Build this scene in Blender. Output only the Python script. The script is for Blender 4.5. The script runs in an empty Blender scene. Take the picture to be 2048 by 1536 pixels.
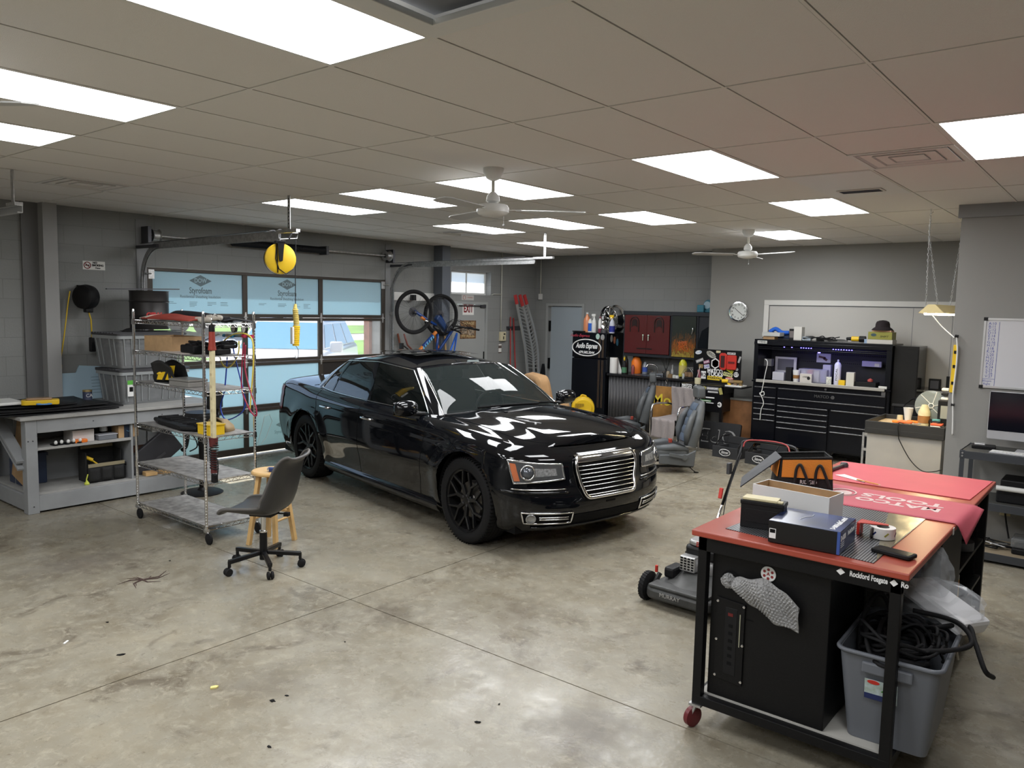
import bpy,math,random
from mathutils import Vector,Matrix,Euler
R=math.radians
PI=math.pi
random.seed(7)
scene=bpy.context.scene
col=scene.collection

# ------------------------------------------------------------------ camera
CAM=Vector((0,0,2.04));FPX=1562.9
_y,_p,_r=-0.676945,-0.096535,0.0212741
_d=Vector((math.sin(_y)*math.cos(_p),math.cos(_y)*math.cos(_p),math.sin(_p)))
_rt=Vector((math.cos(_y),-math.sin(_y),0));_up=_rt.cross(_d)
_r2=math.cos(_r)*_rt + math.sin(_r)*_up;_u2=-math.sin(_r)*_rt + math.cos(_r)*_up
cd=bpy.data.cameras.new('camera');co=bpy.data.objects.new('camera',cd);col.objects.link(co)
cd.sensor_width=36;cd.lens=36*FPX/2048;cd.clip_start=.05;cd.clip_end=400
co.matrix_world=Matrix.Translation(CAM) @ Matrix((_r2,_u2,-_d)).transposed().to_4x4()
scene.camera=co

# ------------------------------------------------------------------ light and exposure
scene.view_settings.view_transform='Standard';scene.view_settings.look='None'
scene.view_settings.exposure=0.3;scene.view_settings.gamma=1.0
scene.view_settings.use_curve_mapping=False
cy=scene.cycles;cy.adaptive_threshold=.03;cy.max_bounces=6;cy.diffuse_bounces=3;cy.glossy_bounces=3;cy.transmission_bounces=4;cy.transparent_max_bounces=8;cy.caustics_reflective=False;cy.caustics_refractive=False
W=bpy.data.worlds.new('sky');scene.world=W;W.use_nodes=True
nt=W.node_tree;bg=nt.nodes['Background']
sk=nt.nodes.new('ShaderNodeTexSky');sk.sky_type='HOSEK_WILKIE';sk.turbidity=3
sk.sun_direction=Vector((-.775,-.03,1.0)).normalized()
nt.links.new(sk.outputs[0],bg.inputs[0]);bg.inputs[1].default_value=5.5
sl=bpy.data.lights.new('sun','SUN');sl.energy=12.0;sl.angle=R(.6);sl.color=(1,.96,.9)
so=bpy.data.objects.new('sun',sl);col.objects.link(so)
SUN_DIR=Vector((-.775,-.03,1.0)).normalized()
so.rotation_euler=SUN_DIR.to_track_quat('Z','Y').to_euler()
PANEL_EMIT=14.0
CEIL=3.046
LIGHTS=[(-1,0),(-1,3),(-1,5),(2,-3),(2,0),(2,3),(2,5),(2,7),(4,3),(4,5),(4,7),(4,0),(6,2),(6,8),
          (-3,-2),(-3,2),(-3,5),(-1,-4),(-5,0),(-5,4)]  # unseen panels continuing the grid, added to brighten the foreground
def gx(j):return -0.61*j - 2.156
def gy(i):return 1.22*i + 2.173

# ------------------------------------------------------------------ materials
_M={}
def mat(name,c=(.5,.5,.5),rough=.5,metal=0.,noise=0.,nscale=20.,bump=0.,bscale=60.,coat=0.,emit=None,es=1.,alpha=1.,trans=0.,spec=.5,c2=None,ior=1.45):
    if name in _M:return _M[name]
    m=bpy.data.materials.new(name);m.use_nodes=True;_M[name]=m
    n=m.node_tree.nodes;l=m.node_tree.links;b=n['Principled BSDF']
    b.inputs['Base Color'].default_value=(*c,1);b.inputs['Roughness'].default_value=rough
    b.inputs['Metallic'].default_value=metal;b.inputs['Coat Weight'].default_value=coat
    b.inputs['Coat Roughness'].default_value=.02
    b.inputs['Specular IOR Level'].default_value=spec;b.inputs['IOR'].default_value=ior
    b.inputs['Alpha'].default_value=alpha;b.inputs['Transmission Weight'].default_value=trans
    if emit:b.inputs['Emission Color'].default_value=(*emit,1);b.inputs['Emission Strength'].default_value=es
    tc=n.new('ShaderNodeTexCoord')
    if noise or c2:
        t=n.new('ShaderNodeTexNoise');t.inputs['Scale'].default_value=nscale;t.inputs['Detail'].default_value=3
        l.new(tc.outputs['Object'],t.inputs['Vector'])
        mx=n.new('ShaderNodeMix');mx.data_type='RGBA'
        k=noise or .25
        mx.inputs[6].default_value=(*[v*(1-k) for v in c],1)
        mx.inputs[7].default_value=(*(c2 or [min(1,v*(1+k)) for v in c]),1)
        rr=n.new('ShaderNodeMapRange');rr.inputs[1].default_value=.3;rr.inputs[2].default_value=.7
        l.new(t.outputs[0],rr.inputs[0]);l.new(rr.outputs[0],mx.inputs[0]);l.new(mx.outputs[2],b.inputs['Base Color'])
    if bump:
        t2=n.new('ShaderNodeTexNoise');t2.inputs['Scale'].default_value=bscale;t2.inputs['Detail'].default_value=1
        l.new(tc.outputs['Object'],t2.inputs['Vector'])
        bp=n.new('ShaderNodeBump');bp.inputs['Strength'].default_value=bump;bp.inputs['Distance'].default_value=.01
        l.new(t2.outputs[0],bp.inputs['Height']);l.new(bp.outputs[0],b.inputs['Normal'])
    return m

# ------------------------------------------------------------------ mesh building
class MB:
    def __init__(s):s.v=[];s.f=[]
    def add(s,vs,fs):
        n=len(s.v);s.v += [tuple(v) for v in vs];s.f += [tuple(i+n for i in f) for f in fs];return s
    def box(s,x0,y0,z0,x1,y1,z1,M=None):
        e=.00012*((len(s.f)//6) % 5)     # boxes of one part never share a face plane
        a,b,c=(math.copysign(e,x1-x0),math.copysign(e,y1-y0),math.copysign(e,z1-z0))
        vs=[Vector((x,y,z)) for x in (x0-a,x1+a) for y in (y0-b,y1+b) for z in (z0-c,z1+c)]
        if M:vs=[M @ v for v in vs]
        return s.add(vs,[(0,1,3,2),(4,6,7,5),(0,4,5,1),(2,3,7,6),(0,2,6,4),(1,5,7,3)])
    def bar(s,a,b,w,h=None,up=(0,0,1)):
        """square bar from a to b, w wide and h high"""
        a=Vector(a);b=Vector(b);h=h or w;d=(b-a).normalized();u=Vector(up)
        if abs(d.dot(u)) > .95:u=Vector((1,0,0))
        x=d.cross(u).normalized();z=x.cross(d)
        vs=[p + x*(i*w/2) + z*(j*h/2) for p in (a,b) for i,j in ((-1,-1),(1,-1),(1,1),(-1,1))]
        return s.add(vs,[(3,2,1,0),(4,5,6,7)] + [(i,(i+1) % 4,4+(i+1) % 4,4+i) for i in range(4)])
    def tube(s,pts,r,seg=8,closed=False,cap=True,rs=None):
        P=[Vector(p) for p in pts];n=len(P)
        if n < 2:return s
        T=[]
        for i in range(n):
            if closed:t=P[(i+1) % n] - P[i-1]
            else:t=P[min(i+1,n-1)] - P[max(i-1,0)]
            T.append(t.normalized() if t.length > 1e-9 else Vector((0,0,1)))
        u=T[0].orthogonal().normalized();vs=[]
        for i in range(n):
            u=(u - T[i]*u.dot(T[i]));u=u.normalized() if u.length > 1e-6 else T[i].orthogonal().normalized()
            w=T[i].cross(u);rr=rs[i] if rs else r
            for k in range(seg):
                a=2*PI*k/seg;vs.append(P[i] + (u*math.cos(a) + w*math.sin(a))*rr)
        fs=[]
        for i in range(n if closed else n-1):
            j=(i+1) % n
            for k in range(seg):fs.append((i*seg+k,i*seg+(k+1) % seg,j*seg+(k+1) % seg,j*seg+k))
        if cap and not closed:fs += [tuple(range(seg))[::-1],tuple((n-1)*seg+k for k in range(seg))]
        return s.add(vs,fs)
    def cyl(s,a,b,r,r2=None,seg=20):return s.tube([a,b],r,seg,rs=[r,r if r2 is None else r2])
    def lathe(s,prof,seg=28,M=None,cap=False,a0=0.,a1=2*PI):
        full=abs(a1-a0-2*PI) < 1e-6;ns=seg if full else seg+1;n=len(prof)
        vs=[Vector((r*math.cos(a0+(a1-a0)*k/seg),r*math.sin(a0+(a1-a0)*k/seg),z)) for k in range(ns) for r,z in prof]
        if M:vs=[M @ v for v in vs]
        fs=[]
        for k in range(seg):
            j=(k+1) % ns
            for i in range(n-1):fs.append((k*n+i,j*n+i,j*n+i+1,k*n+i+1))
        if cap:fs += [tuple(k*n for k in range(ns))[::-1],tuple(k*n+n-1 for k in range(ns))]
        return s.add(vs,fs)
    def prism(s,poly,z0,z1,M=None):
        n=len(poly);vs=[Vector((x,y,z)) for z in (z0,z1) for x,y in poly]
        if M:vs=[M @ v for v in vs]
        return s.add(vs,[tuple(range(n))[::-1],tuple(range(n,2*n))] + [(i,(i+1) % n,n+(i+1) % n,n+i) for i in range(n)])
    def grid(s,fn,nu,nv,cu=False,cv=False):
        vs=[fn(i/nu,j/nv) for i in range(nu + (not cu)) for j in range(nv + (not cv))]
        m=nv + (not cv);N=nu + (not cu);fs=[]
        for i in range(nu):
            for j in range(nv):
                a,b=i,(i+1) % N;c,d=j,(j+1) % m
                fs.append((a*m+c,b*m+c,b*m+d,a*m+d))
        return s.add(vs,fs)
    def xf(s,M,start=0):
        s.v[start:]=[tuple(M @ Vector(v)) for v in s.v[start:]];return s
    def build(s,name,m,parent=None,smooth=None,bev=0,label=None,solid=0,sub=0):
        me=bpy.data.meshes.new(name);me.from_pydata(s.v,[],s.f);me.validate()
        ms=m if isinstance(m,(list,tuple)) else [m]
        for q in ms:me.materials.append(q)
        if smooth:
            me.polygons.foreach_set('use_smooth',[True]*len(me.polygons))
            if smooth != 'all':me.set_sharp_from_angle(angle=R(smooth))
        o=bpy.data.objects.new(name,me);col.objects.link(o)
        if parent is not None:o.parent=parent
        if solid:
            q=o.modifiers.new('solid','SOLIDIFY');q.thickness=solid;q.offset=0
        if sub:
            q=o.modifiers.new('sub','SUBSURF');q.levels=sub;q.render_levels=sub
        if bev:
            q=o.modifiers.new('bevel','BEVEL');q.width=bev;q.segments=2;q.limit_method='ANGLE';q.angle_limit=R(40)
        if label:o['label']=label
        return o

def tag(o,label,cat,group=None,kind=None):
    o['label']=label;o['category']=cat
    if group:o['group']=group
    if kind:o['kind']=kind
    return o
def thing(name,label,cat,loc=(0,0,0),rz=0.,group=None,rot=None):
    o=bpy.data.objects.new(name,None);col.objects.link(o);o.location=loc;o.empty_display_size=.1
    o.rotation_euler=rot or (0,0,rz)
    return tag(o,label,cat,group)
def struct(mb,name,m,**k):
    o=mb.build(name,m,**k);o['kind']='structure';return o
def tagk(o,lab=None):
    o['kind']='structure'
    if lab:o['label']=lab
    return o
def copy_thing(o,loc,rz,label):
    c=o.copy();col.objects.link(c);c.location=loc;c.rotation_euler=(0,0,rz);c['label']=label
    def rec(a,b):
        for ch in [q for q in a.children]:
            d=ch.copy();col.objects.link(d);d.parent=b;rec(ch,d)
    rec(o,c);return c
def put(o,loc,rz=0):o.location=loc;o.rotation_euler=(0,0,rz);return o
def spline(pts,n=6,closed=False):
    P=[Vector(p) for p in pts];N=len(P);out=[]
    for i in range(N if closed else N-1):
        if closed:a,b,c,d=P[i-1],P[i],P[(i+1) % N],P[(i+2) % N]
        else:a,b,c,d=P[max(i-1,0)],P[i],P[i+1],P[min(i+2,N-1)]
        for k in range(n):
            t=k/n;t2=t*t;t3=t2*t
            out.append(.5*((2*b) + (c-a)*t + (2*a-5*b+4*c-d)*t2 + (3*b-a-3*c+d)*t3))
    if not closed:out.append(P[-1])
    return out
def rpoly(x0,y0,x1,y1,r,n=5):
    out=[]
    for cx,cy,a in ((x1-r,y1-r,0),(x0+r,y1-r,90),(x0+r,y0+r,180),(x1-r,y0+r,270)):
        for k in range(n+1):out.append((cx+r*math.cos(R(a+90*k/n)),cy+r*math.sin(R(a+90*k/n))))
    return out
def ellipse(cx,cy,rx,ry,n=28):return [(cx+rx*math.cos(2*PI*k/n),cy+ry*math.sin(2*PI*k/n)) for k in range(n)]
def frame(o,x,y):
    """matrix with the local x and y axes along the given directions, z = x cross y"""
    x=Vector(x).normalized();y=Vector(y);y=(y - x*y.dot(x)).normalized();z=x.cross(y)
    M=Matrix((x,y,z)).transposed().to_4x4();M.translation=Vector(o);return M
def text(s,size,M,m,parent,name='lettering',width=None,align='CENTER',shear=0.,bold=0.,ext=.0006,kind=None):
    cu=bpy.data.curves.new('txt','FONT');cu.body=s;cu.size=size;cu.align_x=align;cu.align_y='CENTER'
    cu.extrude=ext;cu.shear=shear;cu.offset=bold;cu.resolution_u=3
    to=bpy.data.objects.new('txt',cu);col.objects.link(to)
    dg=bpy.context.evaluated_depsgraph_get();me=bpy.data.meshes.new_from_object(to.evaluated_get(dg))
    bpy.data.objects.remove(to);bpy.data.curves.remove(cu)
    if width:
        xs=[v.co.x for v in me.vertices];w=(max(xs)-min(xs)) or 1;k=width/w
        for v in me.vertices:v.co.x *= k
    me.transform(M);me.materials.clear();me.materials.append(m)
    o=bpy.data.objects.new(name,me);col.objects.link(o)
    if parent is not None:o.parent=parent
    return o
# a photograph pixel (2048 x 1536) carried to a plane of the place
def ray(u,v):return _d + _r2*((u-1024)/FPX) - _u2*((v-768)/FPX)
def on(ax,val,u,v):
    d=ray(u,v);return CAM + d*((val-CAM[ax])/d[ax])
def atz(u,v,z=0.):return on(2,z,u,v)
def atx(u,v,X):return on(0,X,u,v)
def aty(u,v,Y):return on(1,Y,u,v)
# ================================================================== palette
CHROME=mat('chrome',(.75,.75,.76),.12,1.)
STEEL=mat('galvanised_steel',(.5,.5,.5),.38,.9,noise=.2,nscale=30)
DSTEEL=mat('dark_steel',(.10,.10,.11),.45,.7)
BLACK=mat('black_paint',(.006,.006,.007),.35,spec=.35)
BPLAST=mat('black_plastic',(.009,.009,.010),.5,bump=.1,spec=.3)
BMATTE=mat('matte_black',(.006,.006,.0065),.75,spec=.15)
RUBBER=mat('black_rubber',(.009,.009,.010),.75,spec=.3,bump=.15,bscale=200)
WHITE=mat('white_enamel',(.75,.75,.73),.4)
WPLAST=mat('white_plastic',(.7,.7,.68),.45)
GREYW=mat('grey_trim_paint',(.26,.265,.27),.5)
YEL=mat('yellow_plastic',(.80,.52,.02),.4)
RED=mat('red_plastic',(.5,.03,.02),.4)
ORG=mat('orange_plastic',(.85,.20,.02),.45)
BLU=mat('blue_plastic',(.02,.12,.55),.4)
CARD=mat('cardboard',(.42,.27,.14),.85,noise=.12,nscale=14)
CREAM=mat('cream_plastic',(.62,.55,.34),.55,noise=.1)
WOOD=mat('raw_pine',(.60,.38,.17),.5,noise=.15,nscale=9)
GLASSC=mat('clear_glass',(.9,.95,.95),.03,trans=1.,ior=1.2)
GREYP=mat('grey_plastic',(.16,.17,.19),.5)
LPLAST=mat('pale_clear_plastic',(.30,.31,.315),.3,alpha=.42)
TEALG=mat('teal_metal',(.03,.17,.24),.4)
SILV=mat('silver_plastic',(.5,.5,.5),.35,.5)
SCREEN=mat('dark_screen',(.006,.007,.012),.12)

def block_mat(name,c,axis,scale=1.0):
    m=mat(name,c,.6);n=m.node_tree.nodes;l=m.node_tree.links;b=n['Principled BSDF']
    tc=n.new('ShaderNodeTexCoord');sp=n.new('ShaderNodeSeparateXYZ');cb=n.new('ShaderNodeCombineXYZ')
    l.new(tc.outputs['Object'],sp.inputs[0]);l.new(sp.outputs[axis],cb.inputs[0]);l.new(sp.outputs[2],cb.inputs[1])
    br=n.new('ShaderNodeTexBrick');br.inputs['Scale'].default_value=1.;br.inputs['Brick Width'].default_value=.405
    br.inputs['Row Height'].default_value=.203;br.inputs['Mortar Size'].default_value=.0045;br.inputs['Mortar Smooth'].default_value=.6
    br.inputs['Color1'].default_value=(*c,1);br.inputs['Color2'].default_value=(*[v*1.05 for v in c],1)
    br.inputs['Mortar'].default_value=(*[v*.86 for v in c],1);br.inputs['Bias'].default_value=0
    l.new(cb.outputs[0],br.inputs['Vector'])
    t=n.new('ShaderNodeTexNoise');t.inputs['Scale'].default_value=55;l.new(tc.outputs['Object'],t.inputs['Vector'])
    ad=n.new('ShaderNodeMath');ad.operation='MULTIPLY_ADD';ad.inputs[1].default_value=-1.2
    l.new(br.outputs['Fac'],ad.inputs[0]);l.new(t.outputs[0],ad.inputs[2])
    bp=n.new('ShaderNodeBump');bp.inputs['Strength'].default_value=.35;bp.inputs['Distance'].default_value=.006
    l.new(ad.outputs[0],bp.inputs['Height']);l.new(bp.outputs[0],b.inputs['Normal'])
    l.new(br.outputs['Color'],b.inputs['Base Color']);return m
WALLC=(.25,.255,.25)
BLKX=block_mat('painted_block_side',WALLC,1)
BLKY=block_mat('painted_block_back',WALLC,0)
WALLP=mat('painted_plasterboard',(.29,.285,.27),.6,bump=.05,bscale=120)

# concrete floor: mottled, stained, sealed
def floor_mat():
    m=mat('sealed_concrete',(.3,.28,.24),.35);n=m.node_tree.nodes;l=m.node_tree.links;b=n['Principled BSDF']
    tc=n.new('ShaderNodeTexCoord');V=tc.outputs['Object']
    def noise(s,d=6,r=.55,dist=0.):
        t=n.new('ShaderNodeTexNoise');t.inputs['Scale'].default_value=s;t.inputs['Detail'].default_value=d
        t.inputs['Roughness'].default_value=r;t.inputs['Distortion'].default_value=dist;l.new(V,t.inputs['Vector']);return t.outputs[0]
    def ramp(x,a,bb):
        r=n.new('ShaderNodeMapRange');r.inputs[1].default_value=a;r.inputs[2].default_value=bb;l.new(x,r.inputs[0]);return r.outputs[0]
    def mix(f,a,c,mode='MIX'):
        q=n.new('ShaderNodeMix');q.data_type='RGBA';q.blend_type=mode
        if isinstance(f,float):q.inputs[0].default_value=f
        else:l.new(f,q.inputs[0])
        for i,x in ((6,a),(7,c)):
            if isinstance(x,tuple):q.inputs[i].default_value=(*x,1)
            else:l.new(x,q.inputs[i])
        return q.outputs[2]
    c=mix(ramp(noise(.9,4,.6,.6),.35,.68),(.160,.135,.095),(.310,.276,.208))
    c=mix(ramp(noise(4.5,5,.7),.35,.7),c,(.275,.255,.205))
    c=mix(ramp(noise(2.2,6,.72,1.),.54,.70),c,(.125,.105,.078))
    c=mix(ramp(noise(1.6,5,.6,.3),.62,.74),c,(.34,.315,.255))
    c=mix(ramp(noise(28,4,.7),.58,.75),c,(.15,.125,.09))
    c=mix(ramp(noise(14,4,.8,.5),.50,.72),c,(.35,.32,.25))
    c=mix(ramp(noise(9,5,.6),.70,.76),c,(.09,.072,.058))
    sx=n.new('ShaderNodeSeparateXYZ');l.new(V,sx.inputs[0]);wob=noise(7,5,.75)
    for px,py,rad,cc in ((-3.75,3.45,.42,(.115,.095,.07)),(-3.15,4.05,.40,(.14,.115,.085)),(-3.5,2.35,.45,(.17,.15,.12)),(-6.3,2.5,.7,(.15,.13,.11)),(-1.95,3.1,.55,(.12,.10,.08)),(-.2,4.6,.6,(.13,.11,.085))):
        d=n.new('ShaderNodeVectorMath');d.operation='DISTANCE';d.inputs[1].default_value=(px,py,0);l.new(V,d.inputs[0])
        a=n.new('ShaderNodeMath');a.operation='MULTIPLY_ADD';a.inputs[1].default_value=1.5*rad;l.new(wob,a.inputs[0]);l.new(d.outputs['Value'],a.inputs[2])
        r=n.new('ShaderNodeMapRange');r.inputs[1].default_value=rad*1.35;r.inputs[2].default_value=rad*.85;r.inputs[3].default_value=0;r.inputs[4].default_value=.6;l.new(a.outputs[0],r.inputs[0]);c=mix(r.outputs[0],c,cc)
    l.new(c,b.inputs['Base Color'])
    mm=n.new('ShaderNodeMapRange');mm.inputs[1].default_value=.3;mm.inputs[2].default_value=.7;mm.inputs[3].default_value=.14;mm.inputs[4].default_value=.42
    l.new(noise(3.,6,.65),mm.inputs[0]);l.new(mm.outputs[0],b.inputs['Roughness'])
    bp=n.new('ShaderNodeBump');bp.inputs['Strength'].default_value=.12;bp.inputs['Distance'].default_value=.004
    l.new(noise(45,1),bp.inputs['Height']);l.new(bp.outputs[0],b.inputs['Normal'])
    b.inputs['Specular IOR Level'].default_value=.45
    return m
FLOORM=floor_mat()
TILEM=mat('ceiling_tile',(.80,.78,.76),.9,bump=.25,bscale=260)
GRIDM=mat('ceiling_grid_paint',(.78,.76,.72),.5)

# ================================================================== room
XL,YB,YP,XR,YF=-9.25,12.2,11.75,3.6,-4.0
CUTX,CUTY=[-4.15,2.2],[-1.4,3.42,8.3]
def slab_cells():
    xs=[XL-.3] + CUTX + [XR];ys=[YF] + CUTY + [YB+.3];mb=MB();g=.004
    for i in range(len(xs)-1):
        for j in range(len(ys)-1):mb.box(xs[i]+g,ys[j]+g,-.12,xs[i+1]-g,ys[j+1]-g,0)
    mb.box(XL-.3,YF,-.2,XR,YB+.3,-.012)
    return mb
struct(slab_cells(),'floor',FLOORM)
# left wall with openings: garage door, window, personnel door
def wall_x(x0,x1,y0,y1,holes):
    mb=MB();ys=sorted({y0,y1,*[h[0] for h in holes],*[h[1] for h in holes]})
    for a,b in zip(ys,ys[1:]):
        hs=sorted([h for h in holes if h[0] <= a and h[1] >= b],key=lambda h:h[2]);z=0
        for h in hs:
            if h[2] > z:mb.box(x0,a,z,x1,b,h[2])
            z=h[3]
        mb.box(x0,a,z,x1,b,CEIL+.1)
    return mb
struct(wall_x(XL-.3,XL,YF,YB+.3,[(4.55,8.30,0,2.44),(9.80,10.84,2.265,2.675),(9.83,10.76,0,2.14)]),'wall_left',BLKX)
struct(MB().box(XL,YB,0,-8.99,YB+.3,CEIL+.1).box(-8.99,YB,2.15,-8.12,YB+.3,CEIL+.1).box(-8.12,YB,0,-5.3,YB+.3,CEIL+.1),'wall_back',BLKY)
struct(MB().box(-5.42,YP,0,-1.2,YB+.1,CEIL+.1),'wall_partition',WALLP)
struct(MB().box(-1.345,8.06,0,XR,8.2,CEIL+.1).box(-1.345,8.2,0,-1.2,YP+.1,CEIL+.1),'wall_right',WALLP)
struct(MB().box(-1.37,8.035,2.93,XR,8.06,CEIL),'trim_1',GREYW)
struct(MB().box(XR,YF,0,XR+.2,8.2,CEIL+.1),'wall_east',WALLP)
struct(MB().box(XL-.3,YF-.2,0,XR+.2,YF,CEIL+.1),'wall_front',WALLP)
# ceiling
ic=[i for i in range(-6,10)]
def cell_rect(i,j):return gx(j+1),gy(i),gx(j),gy(i+1)
VENTS={(2,-2):'open'}
HOLES=set(LIGHTS) | {(0,8),(4,8),(2,-2)}
HATCH=[(-2,-1),(-2,0),(-1,-1)]
mb=MB();g=.011
for i in range(-6,9):
    for j in range(-10,12):
        if (i,j) in LIGHTS:continue
        x0,y0,x1,y1=cell_rect(i,j);x0=max(x0,XL+.001);x1=min(x1,XR);y0=max(y0,YF);y1=min(y1,YB)
        if x1-x0 < .02 or y1-y0 < .02:continue
        if (i,j) == (-1,-1):   # dark access opening beside the nearest light
            continue
        mb.box(x0+g,y0+g,CEIL,x1-g,y1-g,CEIL+.012)
struct(mb,'ceiling',TILEM)
mb=MB();mg=MB()
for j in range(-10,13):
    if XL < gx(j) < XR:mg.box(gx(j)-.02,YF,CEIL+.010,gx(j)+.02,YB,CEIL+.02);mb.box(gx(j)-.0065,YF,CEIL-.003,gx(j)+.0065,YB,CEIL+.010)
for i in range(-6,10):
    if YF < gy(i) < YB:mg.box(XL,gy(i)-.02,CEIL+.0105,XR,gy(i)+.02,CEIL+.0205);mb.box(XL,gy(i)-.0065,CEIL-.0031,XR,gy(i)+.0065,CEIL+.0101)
struct(mb,'ceiling_grid',GRIDM);struct(mg,'ceiling_grid_gap_shade',mat('painted_gap_shade',(.12,.115,.11),.8))  # dark strips over the bars paint the shade of the tile gaps
struct(MB().box(XL-.3,YF-.2,CEIL+.35,XR+.2,YB+.3,CEIL+.4),'roof',WALLP)
# return-air hatch: frame hanging round a dark opening
x0,y0,x1,y1=cell_rect(-1,-1)
t=thing('return_air_frame','white metal frame round a dark grey opening in the ceiling, beside the nearest light','ceiling vent',((x0+x1)/2,(y0+y1)/2,CEIL))
hx,hy=.305,.61
MB().box(-hx,hy-.10,-.004,hx,hy,.02).box(-hx,-hy,-.004,hx,-hy+.10,.02).box(-hx,-hy,-.004,-hx+.09,hy,.02).box(hx-.09,-hy,-.004,hx,hy,.02).build('frame',WHITE,t,bev=.003)
MB().box(-hx+.06,-hy+.06,.05,hx-.06,hy-.06,.07).build('filter_panel',mat('grey_filter',(.15,.155,.17),.7),t)

# light panels
EM=mat('glowing_diffuser',(.9,.9,.9),.5,emit=(.97,.985,1.),es=PANEL_EMIT)
LL={(-1,0):'largest glowing ceiling panel, beside the dark ceiling opening',(-1,3):'glowing ceiling panel crossed by a dark fan blade tip',
 (-1,5):'glowing ceiling panel beyond the fan blade tip, above the door track hanger',(2,-3):'glowing ceiling panel next to the largest louvred ceiling vent',
 (2,0):'wide glowing ceiling panel next to the blank white plate with a slot vent',(2,3):'glowing ceiling panel directly behind the stem of the nearer ceiling fan',
 (2,5):'glowing ceiling panel whose end touches the hub of the nearer ceiling fan',(2,7):'glowing ceiling panel beside the strut above the yellow hose reel',
 (4,3):'glowing ceiling panel beyond the tip of the nearer fan blade',(4,5):'glowing ceiling panel behind and below the nearer fan motor',
 (4,7):'glowing ceiling panel touching the small dark louvred vent',(4,0):'glowing ceiling panel above the whiteboard-like framed panel and tool chest',
 (6,2):'glowing ceiling panel just behind the stem of the farther ceiling fan',(6,8):'farthest glowing ceiling panel, behind the right garage door track strut'}
for n_,(i,j) in enumerate(LIGHTS):
    x0,y0,x1,y1=cell_rect(i,j);cx,cy=(x0+x1)/2,(y0+y1)/2
    lab=LL.get((i,j),'unseen glowing ceiling panel, added behind the photographer, cell %s of the ceiling' % ['one','two','three','four','five','six'][n_-14] if n_ >= 14 else '')
    t=thing('ceiling_light',lab,'ceiling light',(cx,cy,CEIL),group='recessed ceiling light panels')
    a,b=.299,.604
    MB().box(-a,-b,-.003,a,-b+.018,.03).box(-a,b-.018,-.003,a,b,.03).box(-a,-b+.018,-.003,-a+.018,b-.018,.03).box(a-.018,-b+.018,-.003,a,b-.018,.03).build('frame',WHITE,t)
    MB().add([(-a+.018,-b+.018,.003),(a-.018,-b+.018,.003),(a-.018,b-.018,.003),(-a+.018,b-.018,.003)],[(3,2,1,0)]).build('diffuser',EM,t)
# ================================================================== the black sedan
PAINT=mat('black_car_paint',(.0035,.004,.0055),.045,spec=.62)
CGLASS=mat('tinted_car_glass',(.003,.004,.004),.02,alpha=.92,spec=.8)
WGLASS=mat('windscreen_glass',(.035,.045,.045),.015,alpha=.38,spec=1.)
LEATHER=mat('black_leather',(.012,.012,.013),.45)
WHEELM=mat('satin_black_wheel',(.012,.012,.013),.28,.3)
HLCLEAR=mat('headlamp_lens',(.30,.31,.32),.03,alpha=.22,spec=1.)
HLDARK=mat('headlamp_housing',(.05,.05,.052),.25,.6)
AMBER=mat('amber_lens',(.75,.16,.01),.15)
def ip(x,tab):
    if x <= tab[0][0]:return tab[0][1]
    for (a,p),(b,q) in zip(tab,tab[1:]):
        if x <= b:
            t=(x-a)/(b-a);t=t*t*(3-2*t) if len(tab) < 4 else t
            return p+(q-p)*t
    return tab[-1][1]
def smooth_tab(tab,n=40):
    P=spline([(a,b,0) for a,b in tab],n);return [(p.x,p.y) for p in P]
ZT=smooth_tab([(-2.70,1.045),(-2.5,1.06),(-2.1,1.055),(-1.6,1.03),(-1.0,1.0),(0,.985),(.8,.972),(1.2,.955),(1.6,.925),(2.0,.875),(2.2,.84),(2.4,.815)])
ZB=smooth_tab([(-2.70,.30),(-2.4,.24),(-1.9,.20),(1.9,.20),(2.2,.20),(2.4,.21)])
WH=smooth_tab([(0,.895),(.07,.935),(.25,.975),(.45,1.0),(.62,1.0),(.76,.992),(.80,.985),(.88,.982),(.95,.955),(1,.90)])
XF=smooth_tab([(0,2.22),(.12,2.29),(.28,2.32),(.42,2.315),(.5,2.295),(.56,2.275),(.7,2.265),(.86,2.245),(.94,2.21),(1,2.14)])
XRR=smooth_tab([(0,-2.39),(.15,-2.51),(.35,-2.56),(.5,-2.555),(.62,-2.52),(.85,-2.49),(.95,-2.475),(1,-2.43)])
HW=.935;RXF,RXR=.62,.45;NF,NR=3.6,3.6
def half_width(h,x):
    w=HW*ip(h,WH)
    if x > 1.3:w *= 1-.085*((x-1.3)/1.0)**2
    if x < -1.4:w *= 1-.03*((-x-1.4)/1.2)**2
    return w
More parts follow.
